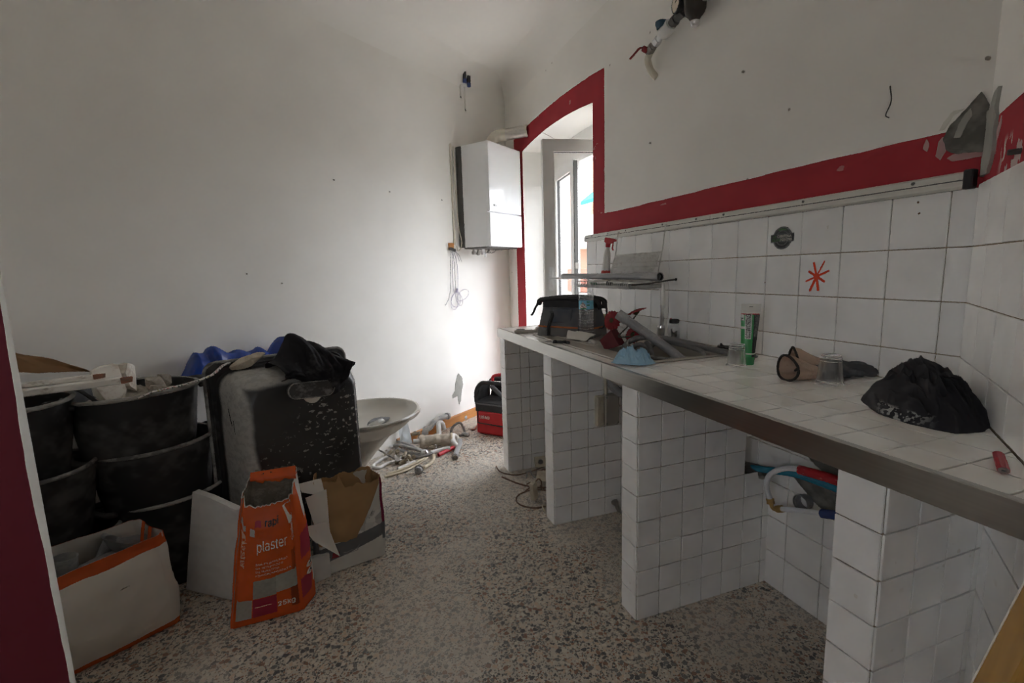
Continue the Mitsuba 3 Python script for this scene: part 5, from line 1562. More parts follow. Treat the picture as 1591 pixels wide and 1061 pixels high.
def fitting(c, s_, seed, label, m_='scrap_brass', group=GS):
    """A metal pipe fitting: a ribbed body with a branch, a nut and an open socket."""
    g_ = np.random.default_rng(seed)
    k_ = thing('pipe_fitting', label, 'fitting', group)
    d_ = unit(g_.normal(size=3) * np.array([1, 1, 0.5]))
    e_ = unit(np.cross(d_, g_.normal(size=3)))
    c = np.asarray(c, float)
    obj('body', [cyl(c - d_ * s_, c + d_ * s_ * 0.9, s_ * 0.36, 12), cyl(c, c + e_ * s_ * 0.95, s_ * 0.30, 12)], m_, k_, smooth=40)
    obj('nut', cyl(c + d_ * s_ * 0.55, c + d_ * s_ * 0.95, s_ * 0.50, 6), 'chrome' if seed % 3 == 0 else m_, k_)
    obj('socket', hollow_tube(np.array([c + e_ * s_ * 0.6, c + e_ * s_ * 0.85, c + e_ * s_ * 1.1]), s_ * 0.44, s_ * 0.30, 12), m_ if seed % 2 else 'chrome', k_, smooth=40)
    return k_


fl_lab = ['fitting at the very top of the heap, against the white wall', 'fitting with a dark mouth high on the heap, toward the window', 'fitting at the upper left of the heap, next to the washbasin', 'fitting in the upper middle of the heap', 'fitting in the centre of the heap', 'fitting on the right of the heap, by the grey trap', 'fitting at the foot of the heap, by the insulated pipe', 'fitting low at the left of the heap, behind the hoses', 'fitting just below the topmost two', 'fitting low on the right, by the baseboard', 'fitting at the foot of the heap, in the middle']
for i, (x, y, z, t) in enumerate(gs):
    fitting((x, y, z), 0.040 if i % 3 else 0.046, 100 + i, 'old metal ' + fl_lab[i], 'scrap_brass' if t else 'scrap_dark')
for i, (x, y, z) in enumerate(((-0.565, -1.374, 0.025), (-0.513, -1.318, 0.035), (-0.447, -1.270, 0.042), (-0.397, -1.235, 0.026), (-0.405, -1.331, 0.022), (-0.385, -1.290, 0.024))):
    fitting((x, y, z), 0.034, 200 + i, 'dusty brown fitting ' + ['at the left end of the front row, near the washbasin foot', 'second in the front row, under the grey hoses', 'in front of the grey hoses, by the shower rose', 'at the right end of the front row, by the dark bar', 'in front, beside the white loop of hose', 'in front, between white loop and cream strips'][i], 'scrap_brass')
hg = np.random.default_rng(77)
pts_ = [(-0.80 + 0.12 * hg.normal(), -1.22 + 0.09 * hg.normal(), 0.030 + 0.05 * hg.random() * (1.0 if i % 2 else 0.3), 0.026 + 0.010 * hg.random()) for i in range(12)]
pts_.sort(key=lambda q: q[0] + q[1])
for i, (x, y, z, s_) in enumerate(pts_):
    fitting((x, y, z), s_, 500 + i, 'small ' + ('brassy', 'dark', 'whitish')[i % 3] + ' fitting, ' + ('nearest', 'second', 'third', 'fourth', 'fifth', 'sixth', 'seventh', 'eighth', 'ninth', 'tenth', 'eleventh', 'last')[i] + ' from the washbasin in the loose scrap scatter', ('scrap_brass', 'scrap_dark', 'scrap_white')[i % 3])
# supports of the heap (rubble and scrap below, all in real pieces)
for i, (x, y, s_) in enumerate(((-0.93, -1.19, 0.07), (-0.98, -1.13, 0.06), (-0.86, -1.17, 0.05))):
    obj('scrap_block', tf(rock(s_ * 1.6, s_ * 1.5, s_ * 1.3, 300 + i, 2), at(x, y, s_ * 0.35)), 'scrap_dark', label=['dark scrap block under the heap of fittings, middle', 'dark scrap block under the heap, at the wall', 'dark scrap block under the heap, nearest the camera'][i], cat='scrap', group=GS)
# the loose hoses
for i, pts in enumerate(([(-0.780, -1.310, 0.045), (-0.700, -1.280, 0.060), (-0.620, -1.224, 0.058), (-0.524, -1.137, 0.030)],
                         [(-0.650, -1.345, 0.045), (-0.621, -1.292, 0.065), (-0.523, -1.222, 0.066), (-0.486, -1.150, 0.045), (-0.52, -1.10, 0.025)],
                         [(-0.640, -1.305, 0.030), (-0.531, -1.240, 0.030), (-0.480, -1.150, 0.022), (-0.55, -1.11, 0.016)],
                         [(-0.545, -1.245, 0.016), (-0.500, -1.200, 0.016), (-0.445, -1.150, 0.016)])):
    pipe('flexible_hose', pts, 0.0115, 'scrap_grey', 'grey braided hose, ' + ['topmost of the tangle in front of the fittings', 'second of the tangle, curling over', 'third of the tangle, under two others', 'lowest of the tangle, in front'][i], hollow=False, caps=[(0, 0.015, 0.03, 'chrome', 'nut')], cat='hose')
obj('shower_rose', lathe([(0, -0.028), (0.016, -0.027), (0.026, -0.016), (0.030, 0.0), (0.028, 0.014), (0.016, 0.026), (0, 0.03)], 24, frame(np.array([-0.455, -1.125, 0.032]), *np.eye(3))), 'chrome', label='round chrome shower rose at the end of the grey hoses', cat='shower head', group=GS, smooth=60)
pipe('thin_rod', [(-0.541, -1.450, 0.085), (-0.48, -1.39, 0.055), (-0.413, -1.320, 0.022)], 0.006, 'scrap_dark', 'thin dark rod leaning across the front of the scrap, pointing at the washbasin', hollow=False, cat='rod')
pipe('looped_hose', [(-0.42, -1.33, 0.02), (-0.416, -1.402, 0.012), (-0.370, -1.455, 0.011), (-0.395, -1.492, 0.011), (-0.450, -1.480, 0.011), (-0.520, -1.425, 0.011), (-0.540, -1.377, 0.02)], 0.011, 'scrap_white', 'white hose bent in a loop on the floor, nearest the trough', hollow=False, cat='hose')
ki = thing('insulated_pipe', 'thick pipe wrapped in beige insulation lying on the scrap', 'pipe', GS)
q0, q1 = np.array([-0.650, -1.130, 0.058]), np.array([-0.600, -0.895, 0.056])
ax = unit(q1 - q0)
L_ = np.linalg.norm(q1 - q0)
sp = np.array([q0 + ax * t for t in np.linspace(0, L_, 26)])
rr_ = 0.046 + 0.004 * np.sin(np.linspace(0, 26, 26)) * np.linspace(1, 0.4, 26) - 0.006 * np.exp(-((np.linspace(0, 1, 26) - 0.30) / 0.05) ** 2)
obj('wrap', tube(sp, rr_, 20), 'insulation', ki, smooth=60)
obj('end_flange', lathe([(0.030, -0.004), (0.050, -0.004), (0.052, 0.0), (0.050, 0.010), (0.030, 0.010)], 24, frame(q1, unit(np.cross(ax, Z3)), np.cross(ax, unit(np.cross(ax, Z3))), ax)), 'scrap_cream', ki, smooth=40)
obj('inner_pipe', hollow_tube(np.array([q0 - ax * 0.05, q0, q0 + ax * 0.02]), 0.020, 0.016, 16), 'scrap_white', ki, smooth=40)
pipe('red_pipe', [(-0.428, -1.030, 0.014), (-0.480, -0.955, 0.016), (-0.533, -0.880, 0.020)], 0.014, 'red_pipe', 'short bright red pipe in front of the insulated one')
pipe('grey_pipe', [(-0.617, -0.825, 0.030), (-0.540, -0.845, 0.024), (-0.440, -0.890, 0.019), (-0.318, -0.930, 0.019)], 0.019, 'scrap_grey', 'curved grey pipe at the right end of the scrap, beside the red one', caps=[(1, 0.021, 0.03, 'scrap_dark', 'end_cap')])
for i, (pts, lab) in enumerate((([(-0.200, -1.430, 0.010), (-0.258, -1.273, 0.012), (-0.391, -1.116, 0.020)], 'long cream plastic strip on the floor, foremost of the pair'), ([(-0.235, -1.412, 0.010), (-0.268, -1.290, 0.022), (-0.358, -1.140, 0.034)], 'long cream plastic strip just behind the foremost one'))):
    obj('cream_strip', tube(spline(pts, 8), 0.010, 8, flat=0.65), 'scrap_cream', label=lab, cat='strip', group=GS, smooth=40)
pipe('short_pipe', [(-0.270, -1.340, 0.017), (-0.310, -1.275, 0.018), (-0.349, -1.213, 0.020)], 0.015, 'scrap_white', 'short whitish pipe lying just behind the cream strips')
pipe('cream_hose', [(-0.440, -1.062, 0.013), (-0.340, -1.085, 0.013), (-0.275, -1.130, 0.013), (-0.235, -1.168, 0.016)], 0.011, 'scrap_cream', 'cream hose curving forward to a grey cap', hollow=False, cat='hose')
kc = thing('pipe_plug', 'grey plastic plug on the floor at the end of the cream hose', 'plug', GS)
obj('shell', lathe([(0, 0), (0.022, 0), (0.026, 0.008), (0.024, 0.035), (0.012, 0.045), (0, 0.046)], 20, frame(np.array([-0.205, -1.205, 0.024]), unit([0.3, 0.9, 0]), Z3, np.cross(unit([0.3, 0.9, 0]), Z3))), 'scrap_grey', kc, smooth=40)
obj('ring', lathe([(0.022, 0), (0.030, 0), (0.030, 0.010), (0.022, 0.010)], 20, frame(np.array([-0.205, -1.205, 0.024]), unit([0.3, 0.9, 0]), Z3, np.cross(unit([0.3, 0.9, 0]), Z3))), 'scrap_dark', kc, smooth=40)
pipe('trap_pipe', [(-0.890, -1.070, 0.045), (-0.891, -1.009, 0.075), (-0.909, -0.968, 0.112), (-0.943, -0.926, 0.124), (-1.013, -0.832, 0.118)], 0.022, 'scrap_grey', 'grey trap pipe arching up over the scrap, its flanged end toward the window', caps=[(1, 0.030, 0.02, 'scrap_grey', 'flange'), (0, 0.036, 0.05, 'scrap_grey', 'socket')])
pipe('elbow_pipe', [(-0.820, -0.950, 0.022), (-0.865, -0.942, 0.075), (-0.900, -0.935, 0.100), (-0.93, -0.90, 0.085), (-0.935, -0.885, 0.03)], 0.020, 'scrap_white', 'whitish pipe bent like a hook next to the grey trap')
pipe('long_pipe', [(-1.060, -0.880, 0.022), (-1.140, -0.760, 0.022), (-1.215, -0.640, 0.022)], 0.020, 'scrap_grey', 'long grey pipe lying along the orange baseboard', caps=[(1, 0.026, 0.03, 'scrap_grey', 'socket')])
kk_ = thing('metal_bracket', 'bent grey metal bracket standing like an arch at the right of the scrap', 'bracket', GS)
obj('arch', tube(spline([(-0.837, -0.850, 0.010), (-0.860, -0.835, 0.050), (-0.868, -0.800, 0.080), (-0.865, -0.760, 0.090), (-0.843, -0.742, 0.050), (-0.775, -0.737, 0.016)], 6), 0.011, 10, flat=0.6), 'scrap_dark', kk_, smooth=True)
obj('foot', cyl([-0.800, -0.755, 0.015], [-0.755, -0.720, 0.018], 0.016, 10), 'scrap_grey', kk_, smooth=40)
obj('foot', cyl([-0.775, -0.790, 0.012], [-0.800, -0.730, 0.016], 0.010, 10), 'scrap_dark', kk_, smooth=40)
pipe('white_elbow', [(-0.525, -0.868, 0.020), (-0.543, -0.890, 0.050), (-0.600, -0.885, 0.070), (-0.660, -0.860, 0.060), (-0.680, -0.830, 0.026)], 0.020, 'scrap_white', 'white plastic elbow just beyond the insulated pipe')
obj('red_shard', tube(spline([(-0.904, -0.662, 0.006), (-0.895, -0.632, 0.008), (-0.920, -0.610, 0.016), (-0.945, -0.602, 0.022)], 5), [0.005, 0.009, 0.012, 0.012, 0.011, 0.010, 0.010, 0.010, 0.010, 0.009, 0.009, 0.008, 0.007, 0.006, 0.005, 0.004][:16], 8, flat=0.5), 'red_brown', label='small red-brown shard alone on the floor near the red tool bag', cat='shard', smooth=50)
pipe('dark_bar', [(-0.408, -1.216, 0.022), (-0.418, -1.143, 0.026), (-0.455, -1.065, 0.022)], 0.009, 'scrap_dark', 'dark metal bar lying behind the cream strips', hollow=False, cat='bar')
pipe('ribbed_tail', [(-0.468, -1.078, 0.024), (-0.491, -0.998, 0.026), (-0.488, -0.930, 0.030)], 0.015, 'scrap_white', 'whitish ribbed tail between dark bar and red pipe', hollow=False)
fitting((-0.505, -1.055, 0.052), 0.030, 231, 'old red-brown tap body on top of the ribbed tail', 'scrap_brass')
obj('clear_bag', thicken(sheet([WL(1.63, 0.05, 0.05), WL(1.57, 0.12, 0.05), WL(1.55, 0.05, 0.23), WL(1.62, 0.03, 0.20)], n=12, amp=0.03, seed=3, freq=14), 0.0008), 'film', label='scrap of pale plastic film behind the heap of fittings', cat='plastic film', smooth=60)
mat('film', (0.66, 0.70, 0.72), 0.2, two=False)

# -- red and black open tool bag in the corner
kt = thing('tool_bag', 'open red and black tool bag on the floor between baseboard and first pillar', 'tool bag')
tb = WL(0.905, 0.515, 0.0)
tx = unit(WN * 0.985 - WU * 0.10)
ty = unit(np.cross(Z3, tx))
MT2 = frame(tb, tx, ty, Z3)
mat('red_fabric', lambda p, n, uv: mix((0.50, 0.022, 0.026), (0.38, 0.014, 0.018), fbm(p.x * 26, p.y * 26, p.z * 26, 3)), 0.6)
mat('black_fabric', lambda p, n, uv: mix((0.016, 0.016, 0.017), (0.035, 0.034, 0.034), fbm(p.x * 40, p.y * 40, p.z * 40, 3)), 0.75)
mat('grey_fabric', lambda p, n, uv: mix((0.14, 0.14, 0.145), (0.095, 0.095, 0.10), fbm(p.x * 40, p.y * 40, p.z * 40, 3)), 0.8)
flip = 1.0 if ty @ WU > 0 else -1.0
obj('base', tf(round_box(0.40, 0.24, 0.205, 0.02, (0, 0, 0.1075)), MT2), 'red_fabric', kt, smooth=40)
obj('band', tf(round_box(0.406, 0.246, 0.085, 0.012, (0, 0, 0.235)), MT2), 'black_fabric', kt, smooth=40)
obj('zip', tf(round_box(0.410, 0.250, 0.014, 0.004, (0, 0, 0.262)), MT2), 'grey_fabric', kt, smooth=40, label='grey zip line')
pc_ = obj('pocket', tf(round_box(0.34, 0.030, 0.105, 0.01, (0.0, flip * 0.122, 0.150)), MT2), 'red_fabric', kt, smooth=40, label='red front pocket')
obj('pocket_trim', tf(tube(np.array([(-0.172, flip * 0.128, 0.205), (-0.175, flip * 0.134, 0.105), (0.172, flip * 0.134, 0.095), (0.172, flip * 0.128, 0.20)]), 0.006, 8), MT2), 'black_fabric', pc_, smooth=True)
hoop = [(-0.20, 0, 0.27), (-0.197, 0, 0.36), (-0.155, 0, 0.425), (-0.10, 0, 0.44), (0.10, 0, 0.44), (0.155, 0, 0.425), (0.197, 0, 0.36), (0.20, 0, 0.27)]
for yy in (-0.105, 0.09):
    obj('mouth', tf(tube(spline([(x, yy, z) for x, y, z in hoop], 6), 0.016, 10), MT2), 'black_fabric', kt, smooth=True)
bk = sheet([(-0.19, -flip * 0.110, 0.26), (0.19, -flip * 0.110, 0.26), (0.15, -flip * 0.105, 0.43), (-0.15, -flip * 0.105, 0.43)], amp=0.006, seed=4)
obj('back_panel', tf(thicken(bk, 0.008), MT2), 'black_fabric', kt, smooth=60)
for sx in (-1, 1):
    sp_ = sheet([(sx * 0.198, -0.10, 0.26), (sx * 0.198, 0.09, 0.26), (sx * 0.165, 0.08, 0.41), (sx * 0.165, -0.095, 0.41)], amp=0.006, seed=6 + sx)
    obj('side_panel', tf(thicken(sp_, 0.008), MT2), 'black_fabric', kt, smooth=60)
obj('handle', tf(tube(spline([(-0.10, 0, 0.435), (-0.085, 0, 0.475), (0.0, 0, 0.492), (0.085, 0, 0.475), (0.10, 0, 0.435)], 6), 0.013, 10), MT2), 'red_fabric', kt, smooth=True, label='red carrying handle')
text_on('USAG', 0.026, MT2 @ frame(np.array([-0.105 * (1 if flip < 0 else 1), flip * 0.1385, 0.158]), [-flip * -1.0 * 1.0 if False else (1.0 if flip < 0 else -1.0), 0, 0], [0, 0, 1], [0, flip, 0]), 'white_print', pc_, bold=True, label='white lettering')
obj('grey_tool', tf(cyl([0.02, 0.02, 0.27], [-0.10, -0.03, 0.40], 0.020, 12), MT2), 'grey_fabric', label='dark grey tool handle standing in the red tool bag', cat='tool', smooth=40)
obj('paper_roll', tf(cyl([-0.13, 0.0, 0.422], [0.13, 0.01, 0.428], 0.010, 12), MT2), 'white_plastic', label='white rod lying across the mouth of the red tool bag', cat='rod', smooth=40)

# ------------------------------------------------------------------ cables and bits on the floor under the counter
mat('brown_cable', (0.15, 0.085, 0.055), 0.5)
mat('old_cream', dusty((0.52, 0.47, 0.37), (0.40, 0.34, 0.26), 30, 0.45, 0.7), 0.5)
GC = 'old cables on the floor between the first two pillars'
for i, (pts, r, m_) in enumerate((
        ([(-0.088, -0.695, .004), (0.007, -0.698, .004), (0.074, -0.659, .004), (0.106, -0.603, .004), (0.094, -0.515, .006), (0.057, -0.401, .004)], 0.0035, 'brown_cable'),
        ([(0.093, -0.710, .004), (0.190, -0.667, .004), (0.271, -0.618, .004), (0.330, -0.555, .004), (0.36, -0.48, .006)], 0.005, 'brown_cable'),
        ([(0.560, -0.560, .004), (0.559, -0.664, .004), (0.510, -0.722, .004), (0.441, -0.738, .004), (0.377, -0.703, .004), (0.346, -0.628, .004), (0.360, -0.560, .004), (0.42, -0.50, .006)], 0.004, 'brown_cable'),
        ([(0.179, -0.575, .004), (0.192, -0.572, .045), (0.206, -0.555, .062), (0.210, -0.541, .030), (0.225, -0.50, .006), (0.28, -0.44, .02)], 0.004, 'grey_cable'),
        ([(0.14, -0.52, .004), (0.22, -0.50, .03), (0.30, -0.47, .035), (0.38, -0.42, .02), (0.44, -0.36, .004)], 0.006, 'scrap_dark'),
        ([(0.12, -0.47, .004), (0.20, -0.45, .05), (0.29, -0.43, .03), (0.37, -0.44, .004), (0.40, -0.52, .004), (0.34, -0.545, .02)], 0.0045, 'brown_cable'),
        ([(0.255, -0.60, .004), (0.28, -0.585, .02), (0.31, -0.60, .008), (0.34, -0.64, .004)], 0.0035, 'brown_cable'))):
    obj('old_cable', tube(spline(pts, 8), r, 8), m_, label=['thin brown cable curving round the foot of the first pillar', 'brown cable lying straight out in front of the cable heap', 'brown cable in a wide loop on the floor before the second pillar', 'grey cable standing up in a small loop', 'dark cable through the middle of the cable heap', 'brown cable arching over the back of the cable heap', 'short curled end of brown cable'][i], cat='cable', group=GC, smooth=True)
obj('yellow_cable', tube(spline([(0.575, -0.585, .005), (0.580, -0.620, .02), (0.600, -0.640, .03), (0.625, -0.640, .012), (0.640, -0.630, .004)], 8), 0.004, 8), 'old_cream', label='short yellowish cable loop at the foot of the second pillar', cat='cable', smooth=True)
kp = thing('plug_block', 'upright cream plug block on the floor before the second pillar', 'plug')
obj('shell', tf(round_box(0.030, 0.045, 0.108, 0.007, (0, 0, 0.054)), at(0.452, -0.628, 0.0) @ rotz(0.5) @ rotx(0.10)), 'old_cream', kp, smooth=40)
obj('cable_end', tube(spline([(0.455, -0.622, 0.105), (0.45, -0.60, 0.12), (0.43, -0.575, 0.09), (0.40, -0.56, 0.02)], 6), 0.004, 8), 'brown_cable', kp, smooth=True)
obj('cover_plate', tf(bevel_box(0.085, 0.006, 0.065, 0.003), at(0.295, -0.505, 0.056) @ rotz(0.9) @ rotx(-0.7)), 'old_cream', label='cream cover plate tilted on the cable heap', cat='plate')
kp = thing('wall_socket', 'old cream socket lying against the first pillar', 'socket')
obj('plate', tf(round_box(0.075, 0.030, 0.070, 0.008), at(0.070, -0.430, 0.052) @ rotz(1.35) @ rotx(-0.3)), 'old_cream', kp, smooth=40)
obj('hole', tf(cyl([0, -0.012, 0], [0, -0.018, 0], 0.017, 16), at(0.070, -0.430, 0.052) @ rotz(1.35) @ rotx(-0.3)), 'dark_grey_metal', kp)
for i, (x, y) in enumerate(((0.33, -0.42), (0.22, -0.40), (0.42, -0.45))):
    obj('cable_scrap', tf(rock(0.07, 0.05, 0.04, 400 + i, 2), at(x, y, 0.014)), 'scrap_dark', label=['dark scrap lump in the cable heap, deepest under the counter', 'dark scrap lump behind the cable heap, near the first pillar', 'dark scrap lump in the cable heap, near the second pillar'][i], cat='scrap', group=GC)
ke = thing('switch_box', 'old grey electrical box hanging on the second pillar under the sink', 'junction box')
obj('box', bevel_box(0.042, 0.085, 0.165, 0.006, (0.785, -0.318, 0.598)), 'dusty_steel', ke)
obj('side_box', bevel_box(0.036, 0.040, 0.160, 0.004, (0.782, -0.383, 0.596)), 'old_cream', ke)
obj('conduit', tube(np.array([[0.780, -0.345, 0.675], [0.780, -0.345, 0.905]]), 0.009, 10), 'old_cream', ke, smooth=40)
for dy, dz in ((-0.035, 0.07), (0.035, 0.07), (-0.035, -0.07), (0.035, -0.07)):
    obj('screw', cyl([0.805, -0.318 + dy, 0.598 + dz], [0.809, -0.318 + dy, 0.598 + dz], 0.004, 8), 'dark_grey_metal', ke)
kt = thing('water_tap', 'dull water tap low on the second pillar', 'tap')
obj('stub', cyl([0.760, -0.290, 0.062], [0.785, -0.290, 0.062], 0.013, 12), 'dull_metal', kt, smooth=40)
obj('body', [cyl([0.785, -0.290, 0.076], [0.800, -0.272, 0.020], 0.011, 12), cyl([0.784, -0.292, 0.082], [0.789, -0.286, 0.064], 0.015, 6)], 'dull_metal', kt, smooth=40)
obj('tail', tube(spline([(0.800, -0.272, 0.022), (0.82, -0.24, 0.012), (0.86, -0.20, 0.010)], 6), 0.008, 8), 'scrap_grey', kt, smooth=True)
ks = thing('sink_trap', 'grey waste pipe under the sink bowl', 'pipe')
obj('waste', tube(spline([(1.00, -0.32, 0.79), (0.98, -0.32, 0.74), (0.93, -0.34, 0.72), (0.88, -0.36, 0.745), (0.87, -0.37, 0.80), (0.87, -0.37, 0.86)], 6), 0.022, 14), 'pvc_grey', ks, smooth=True)
obj('cup', lathe([(0, 0), (0.035, 0.0), (0.042, 0.012), (0.042, 0.05), (0.030, 0.065), (0, 0.066)], 24, at(0.87, -0.37, 0.842)), 'black_plastic', ks, smooth=40)

# ------------------------------------------------------------------ open pipes between the last two pillars
GP = 'new water pipes in the gap between the last two pillars'


def corrugated(pts, r, pitch, amp, n=14):
    sp_ = spline([np.asarray(p, float) for p in pts], 60)
    d_ = np.concatenate([[0], np.cumsum(np.linalg.norm(np.diff(sp_, axis=0), axis=1))])
    m_ = int(d_[-1] / pitch * 4)
    t_ = np.linspace(0, d_[-1], m_)
    sp2 = np.stack([np.interp(t_, d_, sp_[:, i]) for i in range(3)], -1)
    return tube(sp2, r + amp * np.sin(2 * np.pi * t_ / pitch), n)


mat('blue_conduit', (0.022, 0.20, 0.30), 0.4)
mat('white_pipe', (0.70, 0.71, 0.74), 0.28)
mat('red_conduit', lambda p, n, uv: mix((0.42, 0.022, 0.028), (0.60, 0.22, 0.20), smoothstep(0.64, 0.70, fbm(p.x * 130, p.y * 130, p.z * 130, 3)) * 0.7), 0.45)
obj('blue_conduit', corrugated([(1.400, -0.075, 0.470), (1.430, -0.065, 0.488), (1.502, -0.060, 0.507), (1.562, -0.055, 0.523), (1.655, -0.048, 0.545), (1.74, -0.045, 0.552), (1.84, -0.045, 0.556), (2.0, -0.05, 0.555), (2.20, -0.06, 0.55)], 0.0125, 0.005, 0.0010), 'blue_conduit', label='blue corrugated pipe running out of the hole in the middle pillar', cat='pipe', group=GP, smooth=True)
kw = thing('white_water_pipe', 'white water pipe bent down to a brass elbow under the worktop', 'pipe', GP)
obj('bent_pipe', tube(spline([(1.76, -0.100, 0.602), (1.717, -0.100, 0.596), (1.666, -0.102, 0.582), (1.628, -0.106, 0.560), (1.600, -0.110, 0.532), (1.588, -0.112, 0.501), (1.588, -0.110, 0.467), (1.595, -0.105, 0.438), (1.599, -0.102, 0.420)], 8), 0.0100, 14), 'white_pipe', kw, smooth=True)
obj('straight_pipe', tube(np.array([[1.645, -0.100, 0.412], [1.73, -0.100, 0.446], [1.83, -0.100, 0.482]]), 0.0095, 14), 'white_pipe', kw, smooth=True)
bf = obj('brass_elbow', [tube(spline([(1.600, -0.101, 0.418), (1.606, -0.100, 0.402), (1.618, -0.100, 0.397), (1.640, -0.100, 0.409)], 5), 0.0075, 12)], 'brass', kw, smooth=40, label='brass elbow joint')
obj('brass_nut', cyl([1.5965, -0.102, 0.432], [1.601, -0.101, 0.412], 0.0145, 6), 'brass', bf)
obj('brass_nut', cyl([1.628, -0.100, 0.403], [1.650, -0.100, 0.414], 0.0145, 6), 'brass', bf)
obj('blue_cap', tube(np.array([[1.806, -0.100, 0.473], [1.83, -0.100, 0.482], [1.875, -0.100, 0.500]]), 0.0155, 16), 'navy_plastic', kw, smooth=40, label='dark blue cap on the pipe end')
obj('red_conduit', hollow_tube(spline([(1.712, -0.100, 0.5945), (1.785, -0.098, 0.604), (1.853, -0.094, 0.608), (2.0, -0.09, 0.605), (2.2, -0.085, 0.60)], 10), 0.0165, 0.013, 16), 'red_conduit', label='red sheath round the white water pipe', cat='pipe', group=GP, smooth=50)
kd = thing('drain_stub', 'grey drain pipe end sticking out of the tiles under the worktop', 'pipe')
obj('pipe_end', hollow_tube(np.array([[1.672, 0.012, 0.437], [1.676, -0.012, 0.439], [1.682, -0.040, 0.441]]), 0.028, 0.0235, 24), 'pvc_grey', kd, smooth=40)
obj('socket', lathe([(0.028, 0), (0.032, 0), (0.032, 0.012), (0.028, 0.012)], 24, frame(np.array([1.681, -0.036, 0.441]), [1, 0, 0], [0, 0, 1], [0, -1, 0])), 'pvc_grey', kd, smooth=40)
obj('hole_mortar', [tf(rock(0.09, 0.10, 0.05, 501, 3), at(1.455, -0.075, 0.490)), tf(rock(0.06, 0.05, 0.04, 502, 3), at(1.50, -0.045, 0.484))], 'mortar', 'tiled_pillar_002', label='rough mortar at the bottom of the hole', smooth=False)
obj('hole_lining', bevel_box(0.006, 0.136, 0.17, 0.001, (1.4545, -0.072, 0.566)), 'plaster_pale', 'tiled_pillar_002') if False else None

# ------------------------------------------------------------------ leaning plank, lower right
mat('yellow_wood', lambda p, n, uv: mix((0.48, 0.27, 0.065), (0.38, 0.20, 0.045), fbm(p.x * 50, p.y * 50, p.z * 5, 4)), 0.5)
kx = thing('wooden_plank', 'yellow wooden plank leaning at the lower right edge of the view', 'plank')
pa, pbb = RP(0.772, 0.0, 0.223), RP(0.982, 1.33, 0.014)
pd = unit(pbb - pa)
ps = unit(WU - pd * (WU @ pd))
pn = np.cross(pd, ps)
pn = pn if pn @ WN < 0 else -pn
if np.cross(ps, pn) @ pd < 0:
    fm = frame(pa, ps, -pn, pd)
    sgn = 1
else:
    fm = frame(pa, ps, pn, pd)
    sgn = -1
Lp = float(np.linalg.norm(pbb - pa))
obj('board', tf(bevel_box(0.078, 0.050, Lp - 0.01, 0.003, (0.039, sgn * 0.026, Lp / 2 + 0.012)), fm), 'yellow_wood', kx)
obj('worn_edge', tf(bevel_box(0.003, 0.006, Lp - 0.02, 0.001, (-0.0005, sgn * 0.003, Lp / 2 + 0.012)), fm), 'old_white_wood', kx, label='pale worn arris')
# ------------------------------------------------------------------ on the wall tiles
ks = thing('round_sticker', 'round black and green sticker on a tile, reading LA CANTINA CLANDESTINA', 'sticker')
SM = frame(np.array([1.510, -0.0098, 1.4245]), [1, 0, 0], [0, 0, 1], [0, -1, 0])
mat('sticker_black', (0.018, 0.018, 0.020), 0.35)
mat('sticker_grey', (0.30, 0.31, 0.32), 0.4)
mat('sticker_green', (0.05, 0.17, 0.035), 0.4)
disc = Point(0, 0).buffer(0.0425, quad_segs=16)
obj('disc', tf(extrude(disc, 0.0006), SM), 'sticker_black', ks)
for i in range(44):
    a_ = 2 * math.pi * i / 44
    if abs(math.sin(a_)) > 0.36:
        obj('rim_mark', tf(extrude(affinity.rotate(sbox(-0.0014, 0.0375, 0.0014, 0.0412), math.degrees(a_) - 90, origin=(0, 0)), 0.0009), SM), 'sticker_grey', ks)
obj('green_arc', tf(extrude(Point(0, 0).buffer(0.0345).difference(Point(0, 0).buffer(0.0300)).intersection(Polygon([(0, 0), (-0.028, 0.05), (0.028, 0.05)])), 0.0010), SM), 'sticker_green', ks, label='green arc of lettering')
obj('grey_ring', tf(extrude(Point(0, 0).buffer(0.0275).difference(Point(0, 0).buffer(0.0262)), 0.0010), SM), 'sticker_grey', ks)
bn = obj('banner', tf(extrude(affinity.rotate(sbox(-0.050, -0.0145, 0.050, 0.0145), 1.5), 0.0016), SM), 'sticker_black', ks, label='black banner across the middle')
obj('banner_edge', tf(extrude(unary_union([sbox(-0.050, 0.0138, 0.050, 0.0148), sbox(-0.050, -0.0148, 0.050, -0.0138)]), 0.0019), SM), 'sticker_grey', bn)


def put_text(tx, x, y, h_, w_, m_, par, M, z=0.0017, bold=True):
    return text_on(tx, h_, M @ at(x, y, z), m_, par, depth=0.0003, bold=bold, width=w_)


put_text('LA', -0.033, 0.0062, 0.0095, 0.014, 'sticker_green', bn, SM)
put_text('CANTINA', 0.010, 0.0062, 0.0095, 0.062, 'white_print', bn, SM)
put_text('CLAN', -0.026, -0.0066, 0.0095, 0.034, 'sticker_green', bn, SM)
put_text('DESTINA', 0.018, -0.0066, 0.0095, 0.052, 'white_print', bn, SM)

